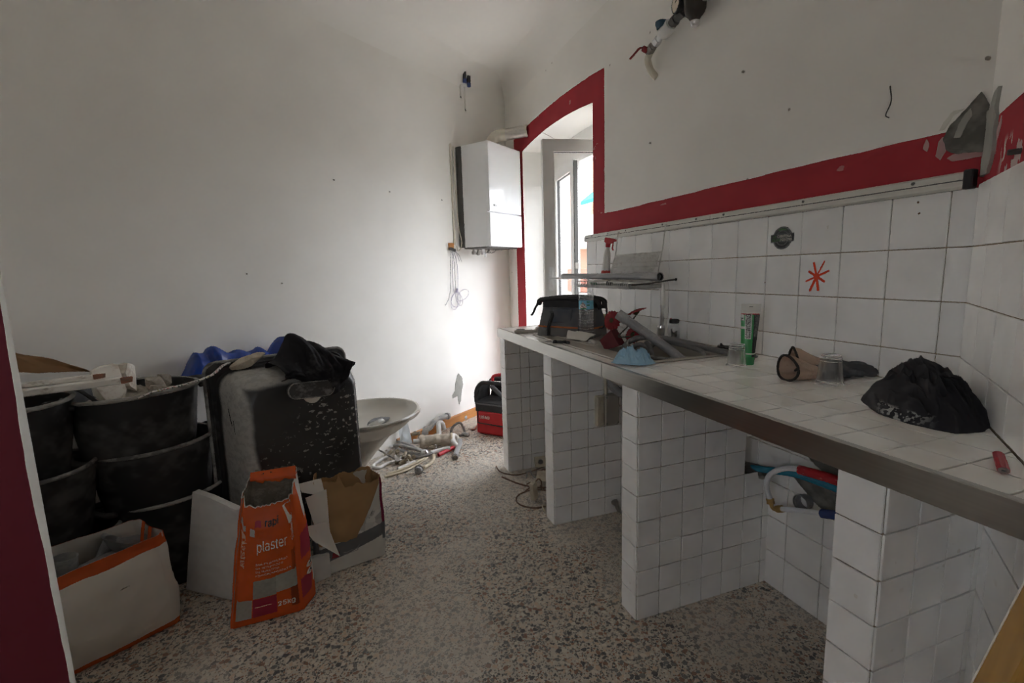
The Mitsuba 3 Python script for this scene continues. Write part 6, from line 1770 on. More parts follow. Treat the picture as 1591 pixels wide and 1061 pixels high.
mat('paint_orange_red', (0.62, 0.045, 0.012), 0.5)
AX, AZ = 1.6585, 1.2785
rays = [((-0.012, 0.048), 0.0065), ((0.027, 0.053), 0.0042), ((0.044, 0.020), 0.0060), ((0.030, -0.016), 0.0072), ((0.010, -0.046), 0.0080), ((-0.021, -0.048), 0.0078), ((-0.038, -0.016), 0.0052), ((-0.028, 0.018), 0.0075)]
star = Point(0.001, 0.001).buffer(0.011)
for (x, y), w in rays:
    star = star.union(LineString([(0.001, 0.001), (x, y)]).buffer(w * 0.58))
obj('painted_asterisk', tf(extrude(star, 0.0008), frame(np.array([AX, -0.0098, AZ]), [1, 0, 0], [0, 0, 1], [0, -1, 0])), 'paint_orange_red', label='hand-painted orange-red asterisk on a white tile', cat='painted mark')
for x, z in ((1.44, 1.255), (1.96, 1.492), (2.085, 1.00), (1.965, 1.46)):
    obj('stain', ragged_s := tf(extrude(Point(0, 0).buffer(0.003), 0.0006), frame(np.array([x, -0.0096, z]), [1, 0, 0], [0, 0, 1], [0, -1, 0])), 'brown_cable', 'wall_back')

# dish rack hanging from the rail
kr = thing('dish_rack', 'white wire dish rack hanging from the rail over the sink', 'dish rack')
mat('white_wire', dusty((0.56, 0.555, 0.52), (0.36, 0.34, 0.30), 40, 0.45, 0.7), 0.4)
mat('grey_tray', dusty((0.36, 0.36, 0.34), (0.22, 0.22, 0.21), 20, 0.4, 0.7), 0.45)


def wire(pts, r=0.0022, n=6, m_='white_wire', par=kr, name='wire', label=None):
    return obj(name, tube(np.asarray(pts, float), r, n), m_, par, smooth=True, label=label)


RX0, RX1 = 0.405, 0.845
for x in (RX0, RX1):
    wire(spline([(x, -0.026, 1.535), (x, -0.036, 1.540), (x, -0.040, 1.525), (x + 0.012, -0.060, 1.43), (x + 0.02, -0.085, 1.34), (x + 0.02, -0.10, 1.262)], 5), 0.0032, 8, name='hanger')
b0, b1 = np.array([RX0 + 0.03, -0.072, 1.400]), np.array([RX1 + 0.005, -0.072, 1.400])
rows = [(1.405, -0.065), (1.335, -0.090), (1.268, -0.105)]
for z, y in rows:
    wire([(RX0 + 0.01, y, z), (RX1 + 0.015, y, z)], 0.0030, 8, name='cross_wire')
for half, (za, ya, zb, yb) in enumerate(((1.405, -0.065, 1.335, -0.090), (1.335, -0.090, 1.268, -0.105))):
    for i in range(34):
        x = RX0 + 0.018 + i * (RX1 - RX0 - 0.02) / 33
        wire([(x, ya, za), (x + 0.010 * (1 if half == 0 else -1), (ya + yb) / 2 - 0.010, (za + zb) / 2), (x + 0.003, yb, zb)], 0.0025, 6, name='plate_slot')
# lower basket over its drip tray
for y in (-0.105, -0.165, -0.225, -0.285):
    wire([(RX0 - 0.05, y, 1.262), (RX1 + 0.06, y, 1.262)], 0.0026, 6, name='long_wire')
for i in range(30):
    x = RX0 - 0.045 + i * (RX1 - RX0 + 0.10) / 29
    wire(spline([(x, -0.100, 1.262), (x, -0.20, 1.258), (x, -0.282, 1.262), (x, -0.292, 1.248), (x, -0.288, 1.232)], 3), 0.0022, 5, name='basket_wire')
tp = Polygon([(RX0 - 0.05, -0.292), (RX1 + 0.065, -0.292), (RX1 + 0.065, -0.095), (RX0 - 0.05, -0.095)]).buffer(-0.02).buffer(0.02)
tray_m = trimesh.util.concatenate([tf(extrude(tp, 0.004), at(0, 0, 1.226)), tf(extrude(tp.difference(tp.buffer(-0.005)), 0.016), at(0, 0, 1.226))])
obj('drip_tray', tray_m, 'grey_tray', kr, label='grey drip tray under the wires')
obj('side_arm', tube(spline([(RX1 + 0.065, -0.275, 1.246), (RX1 + 0.062, -0.16, 1.252), (RX1 + 0.060, -0.06, 1.262), (RX1 + 0.058, -0.012, 1.265)], 5), 0.0042, 8), 'dark_grey_metal', kr, smooth=True)
obj('arm_knob', trimesh.creation.icosphere(2, 0.007).apply_translation([RX1 + 0.058, -0.014, 1.265]), 'black_plastic', kr, smooth=True)
mat('green_glass', (0.05, 0.19, 0.11), 0.25)
obj('green_scrap', bevel_box(0.075, 0.02, 0.022, 0.004, (0.42, -0.22, 1.242)), 'green_glass', label='small green piece lying in the left end of the dish rack tray', cat='scrap')
obj('black_stopper', lathe([(0, 0), (0.016, 0), (0.017, 0.006), (0.016, 0.020), (0.010, 0.026), (0, 0.026)], 18, frame(np.array([0.70, -0.265, 1.248]), [1, 0, 0], [0, 0.3, 0.95], [0, -0.95, 0.3])), 'black_plastic', label='small black round stopper in the dish rack tray', cat='stopper', smooth=40)
# grey waste pipe lying on the rack
kp = thing('waste_pipe', 'long grey plastic waste pipe lying across the dish rack', 'pipe')
wa, wb_ = np.array([0.115, -0.262, 1.290]), np.array([1.105, -0.258, 1.286])
wd = unit(wb_ - wa)
obj('tube', hollow_tube(np.array([wa, (wa + wb_) / 2, wb_ - wd * 0.03]), 0.0160, 0.0135, 20), 'pvc_pipe', kp, smooth=40)
mat('pvc_pipe', dusty((0.235, 0.235, 0.24), (0.34, 0.335, 0.32), 14, 0.45, 0.75, 0.7), 0.4)
obj('socket', hollow_tube(np.array([wb_ - wd * 0.065, wb_ - wd * 0.06, wb_ - wd * 0.03, wb_]), 0.0205, 0.0165, 22), 'pvc_pipe', kp, smooth=40, label='widened socket end')
obj('seal', hollow_tube(np.array([wb_ - wd * 0.014, wb_ - wd * 0.008, wb_ - wd * 0.002]), 0.0168, 0.0145, 22), 'black_plastic', kp, smooth=40, label='black rubber seal')

kb = thing('spray_bottle', 'white spray bottle with red trigger standing on the dish rack', 'bottle')
BM = at(0.470, -0.165, 1.2655) @ roty(0.17) @ rotz(math.radians(15)) @ np.diag([0.82, 0.82, 0.82, 1.0])
body = [(0, 0), (0.034, 0.0), (0.037, 0.006), (0.037, 0.05), (0.034, 0.085), (0.029, 0.12), (0.031, 0.150), (0.027, 0.185), (0.016, 0.215), (0.014, 0.232), (0, 0.232)]
obj('body', lathe(body, 28, BM, 1.0, 0.62), 'bottle_white', kb, smooth=50)
mat('bottle_white', (0.62, 0.605, 0.56), 0.35)
obj('label', lathe([(0.0376, 0.01), (0.0378, 0.05), (0.0350, 0.083)], 28, BM, 1.0, 0.62), 'bottle_label', kb, smooth=50, label='blue, red and white label')
mat('bottle_label', lambda p, n, uv: dr.select(p.z < 1.288, mi.Color3f(0.10, 0.16, 0.34), dr.select((p.z > 1.303) & (p.z < 1.318), mi.Color3f(0.5, 0.06, 0.05), dr.select(p.z > 1.335, mi.Color3f(0.12, 0.16, 0.20), mi.Color3f(0.62, 0.6, 0.58)))), 0.4)
obj('collar', tf(cyl([0, 0, 0.228], [0, 0, 0.252], 0.017, 18), BM), 'bottle_red', kb, smooth=40)
mat('bottle_red', (0.40, 0.022, 0.028), 0.4)
hd = hull([(-0.030, -0.010, 0.262), (-0.030, 0.010, 0.262), (-0.028, -0.009, 0.290), (-0.028, 0.009, 0.290), (0.055, -0.008, 0.288), (0.055, 0.008, 0.288), (0.055, -0.008, 0.270), (0.055, 0.008, 0.270), (0.0, -0.011, 0.250), (0.0, 0.011, 0.250), (0.018, 0.010, 0.250), (0.018, -0.010, 0.250)])
obj('spray_head', tf(hd, BM), 'bottle_red', kb, label='red spray head')
obj('nozzle', tf(cyl([0.052, 0, 0.280], [0.068, 0, 0.279], 0.008, 12), BM), 'bottle_red', kb, smooth=40)
obj('trigger', tf(tube(spline([(0.040, 0, 0.270), (0.046, 0, 0.250), (0.043, 0, 0.228), (0.050, 0, 0.212)], 5), 0.006, 8, flat=0.7), BM), 'bottle_red', kb, smooth=True)

# ------------------------------------------------------------------ sink
kS = thing('sink', 'dusty stainless steel sink with a ridged draining board set in the worktop', 'sink')
x0, x1, y0, y1 = SK
plate = sbox(x0, y0, x1, y1).buffer(-0.03).buffer(0.03)
bowl = sbox(0.995, -0.485, 1.355, -0.165).buffer(-0.05).buffer(0.05)
deck = extrude(plate.difference(bowl), 0.004)
obj('deck', tf(deck, at(0, 0, ZT - 0.001)), 'dusty_steel', kS)
pl_ = np.array(plate.exterior.segmentize(0.05).coords)[:-1]
obj('rim', tube(np.column_stack([pl_, np.full(len(pl_), ZT + 0.0025)]), 0.0040, 8, closed=True), 'sink_steel', kS, smooth=True, label='raised rolled rim')
mat('sink_steel', lambda p, n, uv: mix((0.50, 0.48, 0.44), (0.38, 0.36, 0.32), fbm(p.x * 12, p.y * 12, p.z * 12, 3)), 0.35, metal=0.7)
bc = np.array(bowl.exterior.segmentize(0.03).coords)[:-1]
cen = bc.mean(0)
lvls = [(1.0, 0.004), (0.985, -0.006), (0.97, -0.05), (0.955, -0.13), (0.90, -0.150), (0.5, -0.156), (0.0, -0.158)]
Pb = np.array([np.column_stack([cen + (bc - cen) * k_, np.full(len(bc), ZT + z)]) for k_, z in lvls])
gb, _ = grid_mesh(Pb, close_u=True)
gb.merge_vertices(digits_vertex=7)
gb.update_faces(gb.nondegenerate_faces())
obj('bowl', gb, 'dusty_steel', kS, smooth=50)
for i in range(11):
    y = -0.50 + i * 0.032
    obj('ridge', tube(np.array([[0.42, y, ZT + 0.0030], [0.93, y, ZT + 0.0030]]), 0.0035, 6), 'dusty_steel', kS, smooth=True)
obj('trough_line', tube(np.array([[0.37, -0.135, ZT + 0.003], [1.375, -0.135, ZT + 0.003]]), 0.003, 6), 'sink_steel', kS, smooth=True)
kf = thing('kitchen_tap', 'tall chrome kitchen tap with white upper tube behind the sink', 'tap')
fx_, fy_ = 0.885, -0.085
obj('base', lathe([(0, 0), (0.026, 0), (0.027, 0.008), (0.021, 0.014), (0.020, 0.055), (0.022, 0.058), (0.020, 0.070), (0, 0.072)], 24, at(fx_, fy_, ZT + 0.002)), 'chrome', kf, smooth=40)
obj('column', tube(np.array([[fx_ + 0.004, fy_, ZT + 0.06], [fx_ + 0.006, fy_, 1.135]]), 0.011, 16), 'chrome', kf, smooth=40)
obj('upper_tube', tube(np.array([[fx_ + 0.006, fy_, 1.135], [fx_ + 0.006, fy_, 1.238]]), 0.0135, 16), 'white_frame', kf, smooth=40, label='white upper tube')
obj('ring', cyl([fx_ + 0.006, fy_, 1.128], [fx_ + 0.006, fy_, 1.138], 0.0155, 16), 'chrome', kf, smooth=40)
obj('bend', tube(spline([(fx_ + 0.006, fy_, 1.236), (fx_ + 0.005, fy_ - 0.005, 1.258), (fx_ - 0.004, fy_ - 0.026, 1.272), (fx_ - 0.012, fy_ - 0.05, 1.270)], 6), 0.012, 14), 'chrome', kf, smooth=True)
kj = thing('glass_jar', 'small clear glass jar with a dark lid beside the chrome tap', 'jar')
JM = at(0.945, -0.052, ZT + 0.0005)
obj('glass', lathe([(0, 0.0), (0.028, 0.0), (0.031, 0.004), (0.031, 0.070), (0.022, 0.084), (0.021, 0.094), (0.0185, 0.094), (0.0195, 0.082), (0.028, 0.068), (0.028, 0.006), (0, 0.005)], 28, JM), 'solid_glass', kj, smooth=40)
obj('lid', lathe([(0.0212, 0.086), (0.0240, 0.087), (0.0240, 0.104), (0.020, 0.107), (0, 0.107)], 24, JM), 'black_plastic', kj, smooth=40, label='dark lid with a red dot')
obj('red_dot', tf(cyl([-0.012, -0.010, 0.106], [-0.012, -0.010, 0.110], 0.005, 10), JM), 'bottle_red', kj)
obj('screws', tf(trimesh.util.concatenate([cyl([0.012 * math.cos(i * 2.4), 0.012 * math.sin(i * 2.4), 0.008 + 0.004 * (i % 5)], [-0.010 * math.cos(i * 1.3), 0.012 * math.cos(i * 2.4), 0.020 + 0.009 * (i % 5)], 0.003, 6) for i in range(14)]), JM), 'dull_metal', label='dark metal screws filling the bottom of the small glass jar', cat='screws', kind='stuff')

# hoses and pipes heaped in the sink bowl
GH = 'grey hoses heaped in the sink'
pipe('drain_pipe', [(1.050, -0.425, 1.116), (1.13, -0.36, 1.050), (1.22, -0.29, 0.975), (1.30, -0.24, 0.905)], 0.0205, 'pvc_pipe', 'grey drain pipe sticking up out of the sink bowl toward the red flowers', caps=[(0, 0.0235, 0.05, 'pvc_pipe', 'socket')], group=GH)
pipe('drain_pipe', [(1.235, -0.290, 0.925), (1.29, -0.255, 0.930), (1.335, -0.225, 0.905)], 0.024, 'pvc_pipe', 'short thick grey pipe piece at the right side of the sink bowl', group=GH)
hl = ['arching highest over the left side of the sink', 'second grey hose loop, inside the highest one', 'grey hose bent down steeply in the middle of the sink', 'grey hose with a sharp bend at the front of the sink', 'grey hose curling at the right of the blue mask', 'grey hose lying deep in the sink', 'thin grey hose standing up at the left of the heap', 'grey hose loop at the back of the heap']
for i, (pts, r) in enumerate((
        ([(1.055, -0.440, 0.900), (1.080, -0.420, 0.985), (1.120, -0.370, 1.022), (1.190, -0.280, 1.018), (1.280, -0.200, 0.995), (1.390, -0.155, 0.980), (1.500, -0.110, 0.974)], 0.0125),
        ([(1.085, -0.440, 0.880), (1.120, -0.400, 0.985), (1.160, -0.360, 0.985), (1.205, -0.360, 0.940), (1.295, -0.340, 0.925), (1.305, -0.400, 0.900)], 0.0105),
        ([(1.150, -0.360, 1.005), (1.180, -0.360, 0.985), (1.215, -0.370, 0.950), (1.255, -0.400, 0.930), (1.235, -0.430, 0.900)], 0.0095),
        ([(1.120, -0.430, 0.990), (1.160, -0.430, 0.965), (1.235, -0.400, 0.955), (1.335, -0.370, 0.955), (1.335, -0.400, 0.935), (1.255, -0.420, 0.925)], 0.0085),
        ([(1.225, -0.450, 0.930), (1.285, -0.420, 0.945), (1.335, -0.410, 0.930), (1.335, -0.440, 0.900), (1.305, -0.460, 0.880)], 0.0085),
        ([(1.105, -0.300, 0.880), (1.205, -0.250, 0.900), (1.315, -0.280, 0.900), (1.335, -0.380, 0.880), (1.255, -0.450, 0.860)], 0.0125),
        ([(1.085, -0.450, 0.920), (1.105, -0.430, 0.985), (1.110, -0.425, 1.010)], 0.0080),
        ([(1.095, -0.340, 0.930), (1.140, -0.290, 1.000), (1.230, -0.240, 0.995), (1.330, -0.210, 0.975), (1.335, -0.210, 0.930)], 0.0105))):
    obj('sink_hose', tube(spline(pts, 8), r, 12), 'hose_grey', label=('grey hose ' if i in (0, 5) is False else '') + (hl[i] if 'hose' in hl[i] else 'grey hose ' + hl[i]), cat='hose', group=GH, smooth=True)
mat('hose_grey', dusty((0.115, 0.112, 0.106), (0.21, 0.20, 0.185), 22, 0.45, 0.72), 0.5)
for i, (x, y) in enumerate(((1.08, -0.33), (1.2, -0.30), (1.26, -0.40))):
    obj('sink_scrap', tf(rock(0.11, 0.09, 0.08, 600 + i, 2), at(x, y, 0.835)), 'scrap_dark', label=['dark scrap lump at the left in the sink bowl', 'dark scrap lump at the back of the sink bowl', 'dark scrap lump at the front right of the sink bowl'][i], cat='scrap')
kc = thing('power_cable', 'dark cable and flat grey hose lying along the wall right of the sink', 'cable')
obj('cable', tube(spline([(0.93, -0.075, ZT + 0.006), (1.05, -0.05, ZT + 0.008), (1.15, -0.07, ZT + 0.006), (1.24, -0.11, ZT + 0.010)], 8), 0.0055, 8), 'black_plastic', kc, smooth=True)
obj('flat_hose', tube(spline([(1.20, -0.145, ZT + 0.030), (1.30, -0.125, ZT + 0.012), (1.40, -0.095, ZT + 0.006), (1.485, -0.085, ZT + 0.006)], 8), 0.011, 10, flat=0.5), 'scrap_grey', kc, smooth=True)
kd = thing('black_clip', 'black spiky clip lying by the wall left of the green tube', 'clip')
for i, (a_, b_, r) in enumerate((((1.235, -0.040, .008), (1.285, -0.030, .010), .009), ((1.28, -0.032, .010), (1.345, -0.018, .012), .008), ((1.25, -0.035, .012), (1.255, -0.045, .024), .005), ((1.30, -0.028, .014), (1.31, -0.030, .026), .005), ((1.335, -0.022, .010), (1.375, -0.030, .007), .006))):
    obj('jaw', tube(np.array([np.array(a_) + [0, 0, ZT], np.array(b_) + [0, 0, ZT]]), r, 8), 'black_plastic', kd, smooth=40)

# artificial flowers in a red pot
kv = thing('flower_pot', 'dark red pot with artificial red gerberas beside the sink', 'flower pot')
pc = np.array([1.02, -0.455, ZT + 0.040])
pax = unit([0.55, 0.45, 0.42])
pxx = unit(np.cross([0, 0, 1.0], pax))
PM = frame(pc - pax * 0.04 - Z3 * 0.0, pxx, np.cross(pax, pxx), pax)
obj('pot', tf(trimesh.convex.convex_hull(np.array([(sx * a_, sy * a_, z) for sx in (-1, 1) for sy in (-1, 1) for a_, z in ((0.026, 0.0), (0.040, 0.075))])), PM), 'pot_red', kv)
mat('pot_red', (0.105, 0.016, 0.020), 0.7)
mat('petal_red', lambda p, n, uv: mix((0.24, 0.010, 0.014), (0.13, 0.005, 0.008), fbm(p.x * 60, p.y * 60, p.z * 60, 3)), 0.6)
mat('flower_heart', (0.055, 0.050, 0.022), 0.8)
mat('stem_green', (0.055, 0.062, 0.045), 0.6)
root = pc + pax * 0.03
vx = unit(CAM - np.array([0.9, -0.4, 1.05]))
for i, (c_, n_, r_) in enumerate((((0.985, -0.430, 1.090), (0.35, -0.85, 0.15), 0.048), ((1.027, -0.330, 1.129), (-0.25, -0.30, 0.95), 0.050), ((1.052, -0.360, 1.026), (0.3, -0.75, 0.35), 0.042))):
    c_ = np.array(c_)
    n_ = unit(n_)
    fk = obj('flower', lathe([(0, 0.010), (0.008, 0.009), (0.015, 0.004), (0.016, -0.004), (0.008, -0.012), (0, -0.013)], 16, frame(c_, unit(np.cross(n_, [0.2, 0.3, 1])), np.cross(n_, unit(np.cross(n_, [0.2, 0.3, 1]))), n_)), 'flower_heart', kv, smooth=40, label='red gerbera flower')
    fu = unit(np.cross(n_, [0.2, 0.3, 1]))
    fv = np.cross(n_, fu)
    for layer, (np_, rl, up_) in enumerate(((17, r_, 0.0), (13, r_ * 0.76, 0.004))):
        for j in range(np_):
            t = 2 * math.pi * (j + 0.5 * layer) / np_
            dd = math.cos(t) * fu + math.sin(t) * fv
            ss = -math.sin(t) * fu + math.cos(t) * fv
            wj = 0.0084
            pts = []
            for q, (l_, w_) in enumerate(((0.25, 0.4), (0.5, 0.9), (0.8, 1.0), (0.95, 0.6), (1.0, 0.15))):
                pts.append([c_ + dd * rl * l_ + ss * wj * w_ * e_ + n_ * (up_ + 0.006 * l_ - 0.010 * l_ * l_ + 0.002 * abs(e_)) for e_ in (-1, 0, 1)])
            g, _ = grid_mesh(np.array(pts))
            obj('petal', thicken(g, 0.0008), 'petal_red', fk)
    obj('stem', tube(spline([c_ - n_ * 0.012, c_ * 0.55 + root * 0.45 - n_ * 0.012, root], 6), 0.0032, 8), 'stem_green', kv, smooth=True)

# blue face mask, crumpled
mat('mask_blue', lambda p, n, uv: mix((0.27, 0.44, 0.56), (0.33, 0.50, 0.62), fbm(p.x * 60, p.y * 60, p.z * 60, 3)), 0.8, spec=0.2)
km = thing('face_mask', 'crumpled light blue paper face mask lying at the front edge of the sink', 'mask')
mh = cloth_heap(0.078, 0.050, 0.048, 29, folds=9.0, n=72, edge=0.008, sharp=1.8)
obj('fabric', tf(mh, at(1.355, -0.560, ZT + 0.0035) @ rotz(0.9)), 'mask_blue', km, smooth=50)
obj('hem', tf(tube(spline([(-0.080, -0.03, 0.006), (-0.05, -0.052, 0.004), (-0.01, -0.056, 0.010), (0.03, -0.060, 0.004), (0.06, -0.045, 0.006)], 6), 0.0022, 6), at(1.355, -0.560, ZT + 0.0035) @ rotz(0.9)), 'mask_blue', km, smooth=True)

# green tube
kg = thing('green_tube', 'green and black plastic tube standing on its cap by the tiled wall', 'tube')
GM = frame(np.array([1.553, -0.200, ZT]), unit([0.55, 0.83, 0]), np.cross(Z3, unit([0.55, 0.83, 0])), Z3) @ rotx(0.02) @ roty(0.02)
Pt = []
A = np.linspace(0, 2 * np.pi, 41)
for v in np.linspace(0, 1, 26):
    z = 0.030 + v * 0.165
    a_ = 0.0235 + 0.009 * v
    b_ = 0.0205 * (1 - v) ** 0.8 + 0.0022
    Pt.append(np.stack([np.cos(A) * a_, np.sin(A) * b_, np.full_like(A, z)], -1))
g, uv_ = grid_mesh(np.array(Pt))


def tube_paint(p, n, uv):
    t, v = uv.x, uv.y
    # uv.x 0.5..1 is the face toward the room (angle pi..2pi)
    s = (t - 0.5) * 2
    white = mi.Color3f(0.66, 0.645, 0.59)
    green = mix((0.035, 0.26, 0.075), (0.05, 0.30, 0.10), fbm(p.x * 30, p.y * 30, p.z * 30, 2))
    black = mi.Color3f(0.022, 0.022, 0.024)
    front = (s > 0.0) & (s < 1.0)
    c = dr.select(front & (s < 0.62), green, dr.select(front, black, white * 0.95))
    c = dr.select(front & (s > 0.30) & (s < 0.55) & (v > 0.40), mi.Color3f(0.58, 0.60, 0.56), c)
    c = dr.select(front & (s < 0.26) & (v > 0.80), mi.Color3f(0.50, 0.52, 0.48), c)
    c = dr.select((v < 0.085) & (v > 0.055) | (front & (s < 0.30) & (v > 0.62) & (v < 0.675)), white * 0.9, c)
    rough_text = smoothstep(0.45, 0.55, noise(s * 60, v * 160)) * dr.select(front & (s > 0.66) & (s < 0.96) & (v > 0.45) & (v < 0.95), 0.25, 0.0)
    c = mix(c, white, rough_text)
    c = dr.select((v > 0.955), white, c)
    return dr.select((v > 0.94) & (v < 0.958), mi.Color3f(0.45, 0.02, 0.03), c)


mat('tube_print', tube_paint, 0.32, spec=0.5)
obj('body', tf(g, GM), 'tube_print', kg, smooth=True, uv=uv_)
obj('crimp', tf(bevel_box(0.0655, 0.0038, 0.030, 0.0008, (0, 0, 0.209)), GM), 'bottle_white', kg, label='white crimped end')
obj('slot', tf(bevel_box(0.014, 0.0042, 0.0035, 0.001, (0, 0, 0.213)), GM), 'dark_grey_metal', kg)
obj('cap', lathe([(0, 0), (0.0225, 0), (0.0235, 0.003), (0.0235, 0.028), (0.020, 0.031), (0, 0.031)], 28, GM), 'tube_green_cap', kg, smooth=40, label='green cap')
mat('tube_green_cap', (0.030, 0.21, 0.065), 0.35)


def on_tube(text, s0, v0, v1, hh, m_, lab, bold=True):
    """Lettering reading upwards on the tube's face; s0 across (0..1), v0..v1 up."""
    q_ = meshkit.text_mesh(text, 1.0, 0.01, bold)
    b_ = q_.bounds
    v = np.array(q_.vertices)
    X = (v[:, 0] - b_[0][0]) / (b_[1][0] - b_[0][0])
    Y = v[:, 1] - 0.5
    vv = v0 + X * (v1 - v0)
    ss = s0 - Y * hh
    th_ = np.pi + ss * np.pi
    z = 0.030 + vv * 0.165
    a_ = 0.0235 + 0.009 * vv
    b2 = 0.0205 * (1 - vv) ** 0.8 + 0.0022
    e = 0.0005 + v[:, 2] * 0.02
    q2 = np.stack([np.cos(th_) * (a_ + e), np.sin(th_) * (b2 + e), z], -1)
    return obj('lettering', tf(trimesh.Trimesh(q2, q_.faces, process=False), GM), m_, kg, label=lab)


on_tube('SCIVOLINO' if False else 'SCIWORING', 0.42, 0.42, 0.95, 0.17, 'black_print', 'black lettering running up the tube')
on_tube('N', 0.12, 0.80, 0.87, 0.20, 'black_print', 'black letter sign', True)

# clear plastic cups
mat('cup_plastic', (0.9, 0.9, 0.9), 0.08, two=False) if False else None
scene['mat_hazy_plastic'] = {'type': 'blendbsdf', 'weight': 0.08, 'a': {'type': 'thindielectric', 'int_ior': 1.5}, 'b': {'type': 'principledthin', 'base_color': rgb(0.8, 0.8, 0.8), 'roughness': 0.3, 'diff_trans': 1.0, 'spec_trans': 0.0}}
scene['mat_clear_plastic'] = {'type': 'blendbsdf', 'weight': 0.03, 'a': {'type': 'thindielectric', 'int_ior': 1.55}, 'b': {'type': 'principledthin', 'base_color': rgb(0.8, 0.8, 0.8), 'roughness': 0.3, 'diff_trans': 1.0, 'spec_trans': 0.0}}
for (x, y, lab, r0, r1, h) in ((1.560, -0.258, 'clear plastic cup upside down in front of the green tube', 0.0330, 0.0255, 0.078), (1.890, -0.222, 'clear plastic cup upside down in front of the work gloves', 0.0355, 0.0265, 0.088)):
    kc = thing('plastic_cup', lab, 'cup')
    M_ = at(x, y, ZT + 0.0008)
    obj('wall', lathe([(r0 + 0.0025, 0.0), (r0 + 0.003, 0.002), (r0, 0.004), (r0 * 0.93 + r1 * 0.07, h * 0.1), (r1 + 0.001, h - 0.006)], 40, M_), 'clear_plastic', kc, smooth=50)
    obj('base', lathe([(r1 + 0.001, h - 0.006), (r1 - 0.001, h), (r1 - 0.004, h - 0.002), (0, h - 0.003)], 40, M_), 'clear_plastic', kc, smooth=40)
    obj('lip', lathe([(r0 + 0.0022, 0.0), (r0 + 0.0034, 0.0014), (r0 + 0.0022, 0.0028), (r0 + 0.001, 0.0014), (r0 + 0.0022, 0.0)], 40, M_), 'cup_rim', kc, smooth=True)
    for f_ in (0.12, 0.80, 0.90):
        rr_ = r0 * (1 - f_) + r1 * f_ + 0.0003
        obj('ring', tube(np.array([[rr_ * math.cos(t), rr_ * math.sin(t), h * f_] for t in np.linspace(0, 2 * np.pi, 40, endpoint=False)]), 0.0008, 5, closed=True), 'cup_rim', kc, m=M_, smooth=True)
    obj('base_rim', tube(np.array([[r1 * math.cos(t), r1 * math.sin(t), h] for t in np.linspace(0, 2 * np.pi, 32, endpoint=False)]), 0.0014, 6, closed=True), 'cup_rim', kc, m=M_, smooth=True)
mat('cup_rim', (0.60, 0.60, 0.58), 0.25)

# work gloves
mat('glove_beige', dusty((0.43, 0.31, 0.235), (0.33, 0.235, 0.175), 30, 0.42, 0.68), 0.85)
mat('glove_grey', dusty((0.060, 0.064, 0.068), (0.12, 0.12, 0.12), 26, 0.45, 0.72), 0.85, spec=0.15)
mat('glove_hem', (0.022, 0.018, 0.016), 0.85)


def glove(c, ang, lift, open_r, label, squash=0.62, roll_=0.0, tilt=0.0):
    k_ = thing('work_glove', label, 'glove', None)
    M_ = at(*c) @ rotz(ang) @ roty(tilt) @ rotx(roll_)
    A_ = np.linspace(0, 2 * np.pi, 36, endpoint=False)
    sec = [(0.0, open_r, squash), (0.018, open_r * 0.97, squash), (0.05, open_r * 0.82, squash * 0.92), (0.075, open_r * 0.66, squash * 0.9), (0.095, open_r * 0.62, squash * 0.85), (0.115, open_r * 0.74, squash * 0.72), (0.150, open_r * 0.80, squash * 0.62), (0.180, open_r * 0.74, squash * 0.55), (0.196, open_r * 0.60, squash * 0.5)]
    P_ = []
    for x, r, q in sec:
        zc = r * q * 0.98
        P_.append(np.stack([np.full_like(A_, x) + 0.004 * np.sin(A_ * 2 + 1) * (x < 0.01), np.cos(A_) * r, zc + np.sin(A_) * r * q * (1 + (0.07 * np.sin(3 * A_ + x * 40) if x > 0.04 else 0))], -1))
    cuff, _ = grid_mesh(np.array(P_[:5]), close_u=True)
    obj('cuff', tf(thicken(cuff, 0.0022), M_), 'glove_beige', k_, smooth=50, label='beige fabric cuff')
    hand, _ = grid_mesh(np.array(P_[4:] + [P_[-1] * [1, 0.3, 1] + [0.006, 0, 0]]), close_u=True)
    obj('palm', tf(hand, M_), 'glove_grey', k_, smooth=50, label='dark grey coated palm')
    ring_ = P_[0]
    obj('hem', tf(tube(ring_, 0.0040, 8, closed=True), M_), 'glove_hem', k_, smooth=True, label='black hem round the cuff')
    for j, (yo, ln) in enumerate(((-0.62, 0.060), (-0.20, 0.072), (0.22, 0.070), (0.62, 0.055))):
        y_ = yo * open_r * 0.85
        z_ = open_r * squash * 0.45
        obj('finger', tf(tube(spline([(0.178, y_ * 0.85, z_), (0.20, y_, z_ * 1.1), (0.178 + ln * 0.8, y_ * 1.05, z_ * 0.85), (0.180 + ln, y_ * 1.05, z_ * 0.6)], 5), [0.0105] * 11 + [0.0100, 0.009, 0.0075, 0.005, 0.003][:5], 10), M_) if False else tf(tube(spline([(0.178, y_ * 0.85, z_), (0.20, y_, z_ * 1.1), (0.178 + ln * 0.8, y_ * 1.05, z_ * 0.85), (0.180 + ln, y_ * 1.05, z_ * 0.6)], 5), np.concatenate([np.full(11, 0.0115), [0.0108, 0.0095, 0.0075, 0.0055, 0.003]]), 10), M_), 'glove_grey', k_, smooth=True)
    obj('thumb', tf(tube(spline([(0.10, -open_r * 0.55, open_r * squash * 0.5), (0.125, -open_r * 0.88, open_r * squash * 0.45), (0.155, -open_r * 1.02, open_r * squash * 0.38)], 6), np.concatenate([np.full(9, 0.012), [0.011, 0.009, 0.006, 0.003]]), 10), M_), 'glove_grey', k_, smooth=True)
    return k_


glove((1.800, -0.292, ZT), 1.31, 0, 0.050, 'front grey and beige work glove, its round cuff opening toward the room', 0.80, 0.0)
glove((1.748, -0.215, ZT + 0.020), 1.02, 0, 0.046, 'rear grey and beige work glove, leaning on the front one', 0.80, 0.30, 0.06)

